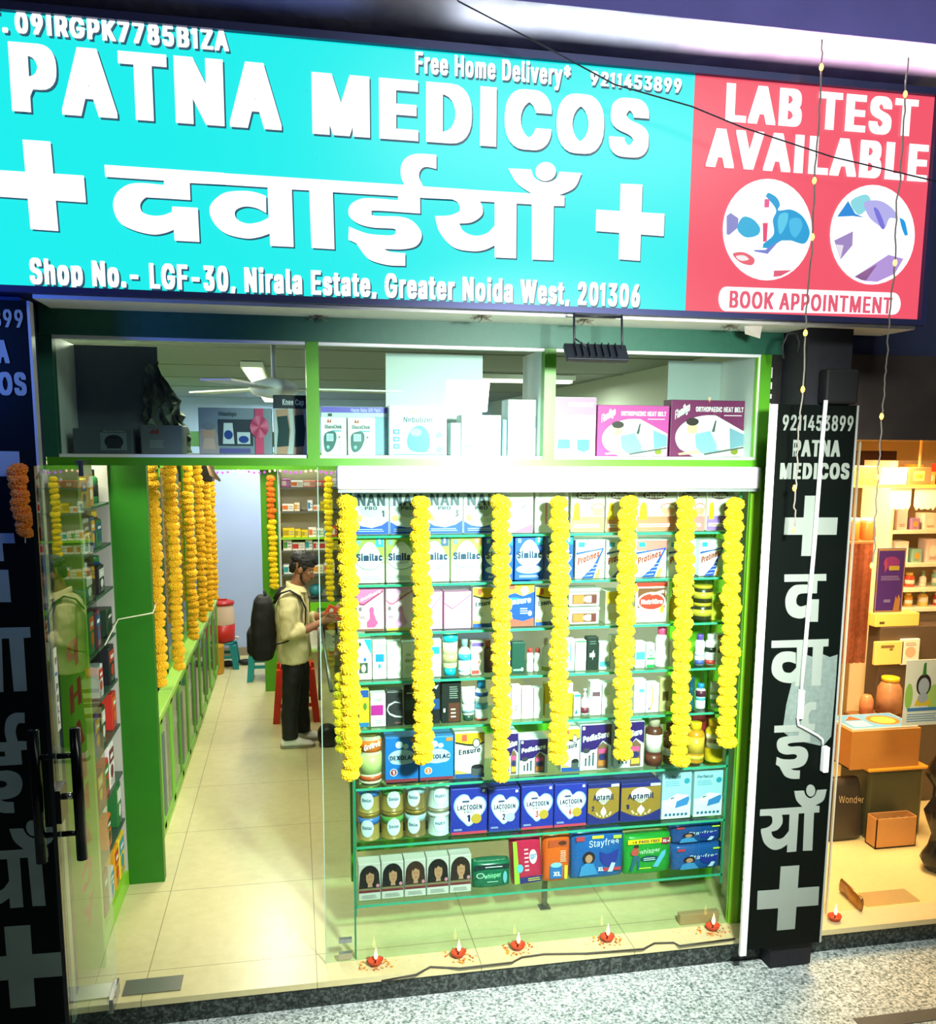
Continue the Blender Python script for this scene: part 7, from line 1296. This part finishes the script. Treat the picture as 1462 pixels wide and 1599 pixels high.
# ---------------------------------------------------------------- clay oil lamps on the step
CLAY = mat('#b8401c', .6, noise=.2, nscale=40)
random.seed(17)
def diya(x, y, label, petals=True, s=1.0):
    o = empty('oil_lamp', (x, y, .0005), label, 'oil lamp', 'clay oil lamps with flames on the step'); c = (x, y, .001)
    mb = MB(); R = []
    for r, z in ((.018, 0), (.030, .010), (.036, .022), (.037, .026), (.033, .026), (.026, .014), (.012, .008)):
        R.append([Vector((x+s*r*math.cos(a)*(1+.25*max(0, math.cos(a-.5))**6), y+s*r*math.sin(a)*(1+.25*max(0, math.cos(a-.5))**6), .001+s*z)) for a in [2*PI*j/20 for j in range(20)]])
    mb.rings(R, CLAY); mb.build('clay_bowl', o)
    mb = MB(); mb.tube([(x, y, .012), (x+.004, y, .026), (x+.006, y, .034)], .003, mat('#3a2c20', .8), 6); mb.build('wick', o)
    mb = MB(); mb.lathe([(.001, .030), (.007, .038), (.0095, .050), (.007, .064), (.003, .080), (.0006, .094)], (x+.005, y, 0), glow('#ffc76a', 9), 12); mb.build('flame', o)
    if petals:
        mb = MB()
        for k in range(46):
            a = random.uniform(0, 2*PI); q = abs(random.gauss(.05, .013)); p = Vector((x+q*math.cos(a)*1.25, y+q*math.sin(a), .0015+random.uniform(0, .006))); t = random.uniform(0, 6); u = Vector((math.cos(t), math.sin(t), .2))*.009; v = Vector((-math.sin(t), math.cos(t), .35))*.005
            mb.add([p-u, p+v, p+u, p-v], [(0, 1, 2, 3)], mat('#e8961a', .6) if k % 3 else mat('#d8541a', .6))
        q = mb.build('petals', o); q['kind'] = 'stuff'
def dz(x, y): p = at_z(x, y, .01); return p.x, p.y+.01
for (x, y), t in (((586, 1506), 'oil lamp nearest the glass clamp, brightest of the row on the step'), ((716, 1493), 'second oil lamp from the doorway on the white step'), ((809, 1481), 'third oil lamp from the doorway, below the rack leg on the step'), ((949, 1468), 'fourth oil lamp from the doorway on the white step'), ((1114, 1451), 'oil lamp at the foot of the lime green door post')):
    diya(*dz(x, y), 'clay '+t)
diya(*dz(1305, 1436), 'clay oil lamp before the neighbouring shop window', False)
mb = MB(); a, b = at_z(1065, 1449, 0), at_z(1125, 1441, 0); mb.box(a.x, b.x, FY+.02, FY+.06, .0005, .06, mat('#b8946a', .5), .004); tag(mb.build('wood_block'), 'small wooden block behind the glass near the lime green post', 'block')
mb = MB()
for k in range(30): p = at_z(random.uniform(560, 1140), random.uniform(1500, 1520)-.0, 0); q = Vector((p.x, FY-.05+random.uniform(-.03, .04), .0012)); mb.add([q, q+Vector((.006, .002, 0)), q+Vector((.004, .007, .001))], [(0, 1, 2)], mat('#c87a2a', .7))
tag(mb.build('petal_scraps'), 'stray flower scraps on the white step', 'petals', kind='stuff')

# ---------------------------------------------------------------- goods in the neighbouring shop
def nbox(nm, x0, x1, yt, yb, Y, d, col, label, cat, art=None, args=(), c=.004, zb=None, rough=.5):
    a, b = at_y(x0, (yt+yb)/2, Y), at_y(x1, (yt+yb)/2, Y); zt = at_y((x0+x1)/2, yt, Y).z; z = at_y((x0+x1)/2, yb, Y).z if zb is None else zb
    mb = MB(); mb.box(a.x, b.x, Y, Y+d, z, zt, mat(col, rough), c)
    if art: f = Face(mb, (a.x+.003, Y-.0005, z+.003), (b.x-a.x-.006, 0, 0), (0, 0, zt-z-.006)); art(f, *args)
    return tag(mb.build(nm), label, cat)
RX0, RX1, RY = at_y(1393, 850, 5.6).x, 5.05, 5.6
rk = empty('wall_shelf_unit', ((RX0+RX1)/2, 5.75, 0), 'cream wall shelf unit in the warm lit neighbouring shop', 'shelf unit')
mb = MB(); mb.box(RX0, RX1, 5.92, 5.95, 0, 2.45, mat('#d8c09a', .6)); mb.build('back_panel', rk)
mb = MB(); mb.box(RX0-.02, RX0, RY, 5.95, 0, 2.45, mat('#f0e2c0', .5)); mb.build('side_panel', rk)
NZ = [at_y(1425, y, RY).z for y in (757, 828, 880, 919, 950)]
for z in NZ: mb = MB(); mb.box(RX0, RX1, RY, 5.92, z-.025, z, mat('#f6ecd2', .4)); mb.build('shelf', rk)
mb = MB(); mb.box(RX0, RX1, RY+.02, 5.92, .02, NZ[-1]-.03, mat('#6a5a48', .5)); mb.build('base_cabinet', rk)
random.seed(31)
NP = [('#f4ead8', 'cream'), ('#e05a3c', 'red'), ('#f0d8d4', 'pink'), ('#e8a83c', 'amber'), ('#fbf6ea', 'white'), ('#b08ab8', 'lilac'), ('#f0cf6a', 'yellow'), ('#8fc0b0', 'mint')]
for s, z in enumerate(NZ):
    x = RX0+.06; k = 0
    while x < RX0+.75:
        w = random.uniform(.06, .11); h = random.uniform(.08, .17); col, cn = NP[(k*3+s*2) % 8]
        lab = '%s %%s, %s along the %s shelf down of the neighbouring wall unit' % (cn, ordn(k), ordn(s))
        if s in (0, 1, 2):
            mb = MB(); mb.box(x, x+w, RY+.04, RY+.14, z+.0005, z+h, mat(col, .45), .003); f = Face(mb, (x+.003, RY+.0396, z+.003), (w-.006, 0, 0), (0, 0, h-.006)); f.ell(.5, .5, .3, .25, NP[(k+2) % 8][0]); f.lines(.2, .1, .8, .25, 2, '#a8805a'); tag(mb.build('gift_box'), lab % 'box', 'box', 'goods on the neighbouring wall unit')
        else: bottle(x+w/2, w*.8, z+.0005, h, RY+.10, col, NP[(k+5) % 8][0], lab % 'bottle', 'wide' if k % 2 else 'pump', ((.2, .5, '#fbf4e4'),), 'bottle', 'goods on the neighbouring wall unit')
        x += w+.035; k += 1
nbox('sign_panel', 1341, 1400, 704, 744, 6.3, .04, '#4a3430', 'dark brown panel high on the wall of the neighbouring shop', 'panel')
o = empty('hanging_shelf', at_y(1400, 757, 5.2), 'gold edged shelf hanging across the neighbouring shop window', 'shelf'); a, b = at_y(1348, 757, 5.2), at_y(1475, 752, 5.2)
mb = MB(); mb.box(a.x, b.x, 5.2, 5.4, a.z-.02, a.z, mat('#e0a84a', .4)); mb.build('board', o); mb = MB()
for x in (a.x+.02, b.x-.05): mb.box(x, x+.012, 5.39, 5.40, a.z, 2.6, mat('#d8b070', .4))
mb.build('hanger', o); zz = a.z+.0005
nbox('carton', 1350, 1373, 728, 757, 5.21, .12, '#e08a2c', 'orange carton at the end of the gold edged shelf', 'carton', zb=zz)
nbox('carton', 1391, 1404, 731, 755, 5.21, .1, '#fbf2dc', 'white box left of the red one on the gold edged shelf', 'carton', zb=zz); nbox('carton', 1406, 1417, 733, 755, 5.21, .1, '#f6ead0', 'narrow white box beside the red one on the gold edged shelf', 'carton', zb=zz)
nbox('carton', 1419, 1455, 730, 755, 5.21, .1, '#e8643c', 'red and yellow box on the gold edged shelf', 'carton', lambda f: (f.rect(.2, .2, .7, .8, '#f0cf5a'), f.rect(.28, .35, .62, .6, '#c87a2c')), zb=zz)
for k, (x0, x1) in enumerate(((1391, 1424), (1430, 1464))):
    a, b = at_y(x0, 763, 5.22), at_y(x1, 763, 5.22); n = 9; zb = at_y(x0, 790, 5.22).z; top = [(a.x, a.z), (b.x, a.z)]; low = []
    for i in range(n+1):
        t = i/n; low.append((b.x+(a.x-b.x)*t, zb-.03*abs(math.sin(PI*t*4))))
    mb = MB(); mb.slab([top+low], lambda u, v: Vector((u, 5.225, v)), (0, -.006, 0), mat('#f8ecc0', .7)); tag(mb.build('scalloped_cloth'), 'cream scalloped cloth hanging under the gold edged shelf, %s of two' % ('first', 'second')[k], 'cloth')
# patterned hanging cloth, capped jars and the poster
mb = MB(); a, b = at_y(1329, 815, 4.9), at_y(1367, 815, 4.9); zb = at_y(1345, 1035, 4.9).z; R = []
for z in (a.z, (a.z+zb)/2, zb): R.append([Vector((a.x+(b.x-a.x)*t, 4.9+.012*math.sin(t*25), z)) for t in [i/14 for i in range(15)]]+[Vector((a.x+(b.x-a.x)*t, 4.915+.012*math.sin(t*25), z)) for t in [i/14 for i in range(14, -1, -1)]])
mb.rings(R, mat('#9a4a1c', .7, noise=.7, nscale=40), smooth=False); tag(mb.build('printed_cloth'), 'brown printed cloth hanging behind the neighbouring window', 'cloth')
sd = nbox('shelf_board', 1318, 1366, 845, 850, 4.7, .15, '#8a5a30', 'small wooden shelf with two capped jars in the neighbouring window', 'shelf')
for k, x in enumerate((1331, 1352)):
    p = at_y(x, 846, 4.76); bottle(p.x, .075, at_y(x, 845, 4.7).z+.001, .13, 4.76, '#b06a2c', '#f6ead0', 'amber jar with a cream cap on the small wooden shelf, %s the other' % ('left of' if not k else 'right of'), 'jar', (), 'jar')
nbox('poster', 1368, 1412, 856, 956, 4.16, .004, '#6a3a8a', 'purple poster with a gold border in the neighbouring window', 'poster', lambda f: (f.rect(.0, .97, 1, 1, '#e0a860'), f.rect(0, 0, 1, .02, '#e0a860'), f.rect(0, 0, .03, 1, '#e0a860'), f.rect(.97, 0, 1, 1, '#e0a860'), f.ell(.5, .78, .3, .1, '#b8488a'), f.poly([(.3, .88), (.36, .7), (.28, .62), (.24, .76)], '#e05a7a'), f.text('SALE', .42, .66, .80, .74, '#f0c24a', .04) if False else f.rect(.42, .66, .80, .73, '#f0c24a'), f.lines(.15, .50, .85, .58, 3, '#c8a0d0'), f.poly([(.66, .0), (.9, .0), (.92, .2), (.84, .28), (.80, .2), (.74, .26)], '#e8964a'), f.rect(.3, .15, .55, .2, '#a888c0')), c=0)
# counter with boxes
nc = nbox('dark_cabinet', 1366, 1480, 978, 1252, 5.45, .14, '#57483a', 'dark brown cabinet standing behind the boxes in the neighbouring shop', 'cabinet', c=.006, zb=.0005)
zt = at_y(1420, 978, 5.45).z
nbox('yellow_box', 1368, 1436, 958, 977, 5.455, .12, '#f0cf6a', 'flat yellow box lying on the dark brown cabinet', 'box', lambda f: f.rect(.08, .2, .2, .4, '#5a4a2a'), zb=zt+.0005)
tz = at_y(1382, 1199, 4.95).z+.0005
cb = empty('open_carton', at_y(1382, 1195, 4.95), 'open brown carton filled with magazines on the olive storage tub', 'carton'); a, b = at_y(1330, 1160, 4.95), at_y(1437, 1160, 4.95); h = at_y(1382, 1140, 4.95).z; cb.location.z = tz; KR = mat('#c8863c', .6, noise=.12, nscale=12)
mb = MB(); mb.box(a.x, b.x, 4.95, 4.958, tz, h, KR); mb.box(a.x, b.x, 5.262, 5.27, tz, h, KR); mb.box(a.x, a.x+.008, 4.958, 5.262, tz, h, KR); mb.box(b.x-.008, b.x, 4.958, 5.262, tz, h, KR); mb.box(a.x, b.x, 4.958, 5.262, tz, tz+.008, KR); mb.build('walls', cb)
for k in range(4):
    mb = MB(); q4 = (h-tz+.004)/4; z = tz+.010+k*q4; mb.box(a.x+.012, b.x-.012, 4.965, 5.255, z, z+q4-.002, mat(('#8a3a2a', '#e8e0c8', '#3a6a8a', '#f0ead8')[k], .5), .002)
    if k == 3: f = Face(mb, (a.x+.02, 4.972, z+q4-.0016), (b.x-a.x-.04, 0, 0), (0, .276, 0)); f.rect(0, 0, 1, 1, '#5f9fd8'); f.ell(.68, .5, .24, .36, '#e8783c'); f.ell(.68, .5, .17, .26, '#f0cf5a'); f.rect(.08, .12, .36, .5, '#f6f0e0'); f.poly([(.12, .6), (.3, .9), (.38, .6)], '#e05a2c')
    tag(mb.build('magazine'), ('dark red magazine lowest in the open carton', 'cream magazine second from the base of the open carton', 'blue edged magazine under the topmost one in the open carton', 'blue covered magazine with a round orange picture on top of the open carton')[k], 'magazine')
def bag(x, w, z, h, y, col, label, lid=None):
    o = empty('mesh_bag', (x, y, z), label, 'bag'); mb = MB(); mb.lathe([(w*.30, 0), (w*.5, .04*h), (w*.52, .4*h), (w*.48, .7*h), (w*.36, .84*h), (w*.30, .9*h)], (x, y, z), mat(col, .35, noise=.5, nscale=14), 20); mb.build('bag_body', o)
    if lid: mb = MB(); mb.lathe([(w*.30, .88*h), (w*.36, .90*h), (w*.36, .99*h), (w*.3, h)], (x, y, z), mat(lid, .4), 20); mb.build('lid', o)
    return o
a = at_y(1386, 1100, 4.92); bag(a.x, .22, tz, .36, 4.885, '#b87a4a', 'amber netted jar with a yellow lid behind the carton of magazines', '#e8b81f') if False else None
zc = nbox('jar_stand', 1338, 1425, 1118, 1125, 5.30, .15, '#7a5230', 'narrow wooden ledge behind the carton of magazines', 'ledge')
zl = at_y(1382, 1118, 5.30).z+.0005
p = at_y(1385, 1118, 5.37); bag(p.x, .165, zl, .26, 5.36, '#b9825a', 'amber netted jar with a yellow lid standing behind the carton of magazines', '#e8b81f'); p = at_y(1352, 1118, 5.37); bag(p.x, .09, zl, .15, 5.37, '#d88a5a', 'small orange netted pouch beside the jar with a yellow lid')
nbox('cream_box', 1367, 1411, 1002, 1038, 5.42, .028, '#f2d67a', 'cream yellow folded box leaning at the dark brown cabinet', 'box', lambda f: (f.rect(.18, .74, .66, .86, '#8a6a3a'), f.rect(.5, .62, .62, .72, '#8a6a3a')))
nbox('booklet', 1408, 1436, 998, 1038, 5.42, .028, '#f4f0e6', 'white booklet leaning beside the cream yellow box', 'booklet', lambda f: (f.ell(.5, .5, .3, .22, '#d8b898'), f.lines(.2, .75, .8, .9, 2, '#b8a080')))
nbox('picture_sheet', 1413, 1475, 1030, 1132, 4.16, .003, '#f6faf2', 'white printed sheet with a seated child drawing in the neighbouring window', 'poster', lambda f: (f.ell(.10, .45, .10, .2, '#a8d86a'), f.ell(.75, .42, .2, .2, '#b8e07a'), f.ell(.46, .62, .19, .17, '#3a2c30'), f.ell(.46, .60, .14, .13, '#b8c4d8'), f.poly([(.25, .30), (.34, .46), (.56, .46), (.68, .30)], '#f0cf3a'), f.ell(.46, .42, .13, .08, '#b0bcd0'), f.poly([(.40, .76), (.42, .95), (.48, .97), (.50, .78)], '#3f8a3a'), f.rect(.08, .22, .9, .27, '#4a8ad0'), f.lines(.08, .05, .9, .19, 4, '#7aa8d8')), c=0)
kb = at_z(1392, 1322, 0); nb_ = empty('small_carton', (kb.x, kb.y+.1, 0), 'small open brown carton on the floor of the neighbouring shop', 'carton'); a, b = at_z(1376, 1322, 0), at_z(1425, 1312, 0)
mb = MB(); x0, x1, y0, y1 = at_z(1360, 1322, 0).x, at_z(1425, 1318, 0).x, kb.y-.02, min(kb.y+.2, 4.90)
for q in ((x0, x1, y0, y0+.006, .0005, .2), (x0, x1, y1-.006, y1, .0005, .2), (x0, x0+.006, y0, y1, .0005, .2), (x1-.006, x1, y0, y1, .0005, .2), (x0, x1, y0, y1, .0005, .01)): mb.box(*q, mat('#d89a58', .6, noise=.1))
mb.build('walls', nb_); mb = MB()
for i in range(5):
    for j in range(4): mb.ell((x0+.03+i*(x1-x0-.06)/4, y0+.035+j*(y1-y0-.07)/3, .15), (.022, .024, .03), mat('#8a6a3a', .6, noise=.4), 8, 5)
mb.build('contents', nb_)
p = at_z(1322, 1308, 0); p.x -= .05; p.y -= .06; bg = empty('carrier_bag', (p.x, p.y+.1, 0), 'dark carrier bag with pale script standing on the neighbouring floor', 'bag')
mb = MB(); R = []
for z, w, d in ((.0005, .13, .08), (.03, .15, .09), (.2, .145, .085), (.36, .13, .05), (.40, .125, .03)): R.append([Vector((p.x+w*sgn(math.cos(a), .5), p.y+.1+d*sgn(math.sin(a), .5), z)) for a in [2*PI*j/20 for j in range(20)]])
mb.rings(R, mat('#3a3228', .4)); mb.build('bag_body', bg); mb = MB(); mb.text('Wonder', (p.x-.06, p.y+.007, .27), (p.x+.12, p.y+.007, .255), (p.x-.06, p.y+.012, .315), mat('#c8b088', .5), .012); mb.build('lettering', bg)
tg = empty('storage_tub', (at_y(1410, 1240, 5.1).x, 5.1, 0), 'dark olive storage tub with a yellow lid under the carton of magazines', 'tub'); a, b = at_y(1355, 1240, 4.93), at_y(1448, 1240, 4.93)
mb = MB(); mb.box(a.x+.02, b.x-.02, 4.945, 5.27, .0005, tz-.022, mat('#4a4a2c', .4), .02); mb.build('body', tg); mb = MB(); mb.box(a.x, b.x, 4.93, 5.285, tz-.0215, tz-.0005, mat('#e0a030', .4), .008); mb.build('lid', tg)
p = at_z(1496, 1372, 0); mb = MB(); R = []
random.seed(8)
for i in range(12):
    z = .001+i*.075; w = .12+.03*math.sin(i*1.7); R.append([Vector((p.x+w*math.cos(a)*random.uniform(.85, 1.1), p.y+.12+w*.8*math.sin(a)*random.uniform(.85, 1.1), z)) for a in [2*PI*j/14 for j in range(14)]])
mb.rings(R, mat('#14120f', .2)); tag(mb.build('wrapped_bundle'), 'tall black plastic wrapped bundle at the edge of the neighbouring shop', 'bundle')
dd = empty('door_2', at_z(1325, 1410, 0), None, None, None, 'structure'); q = at_z(1308, 1393, 0); e = at_z(1340, 1424, 0)
mb = MB(); mb.tube([(q.x+.02, q.y, .04), (e.x+.02, e.y, .04)], [(.012, .045)]*2, mat('#a8783c', .3, .7), 8); mb.build('patch_fitting', dd); mb = MB(); mb.box(e.x+.08, e.x+.42, 4.16, 4.30, .0005, .006, mat('#f0d8a0', .3, .6)); mb.build('floor_plate', dd)
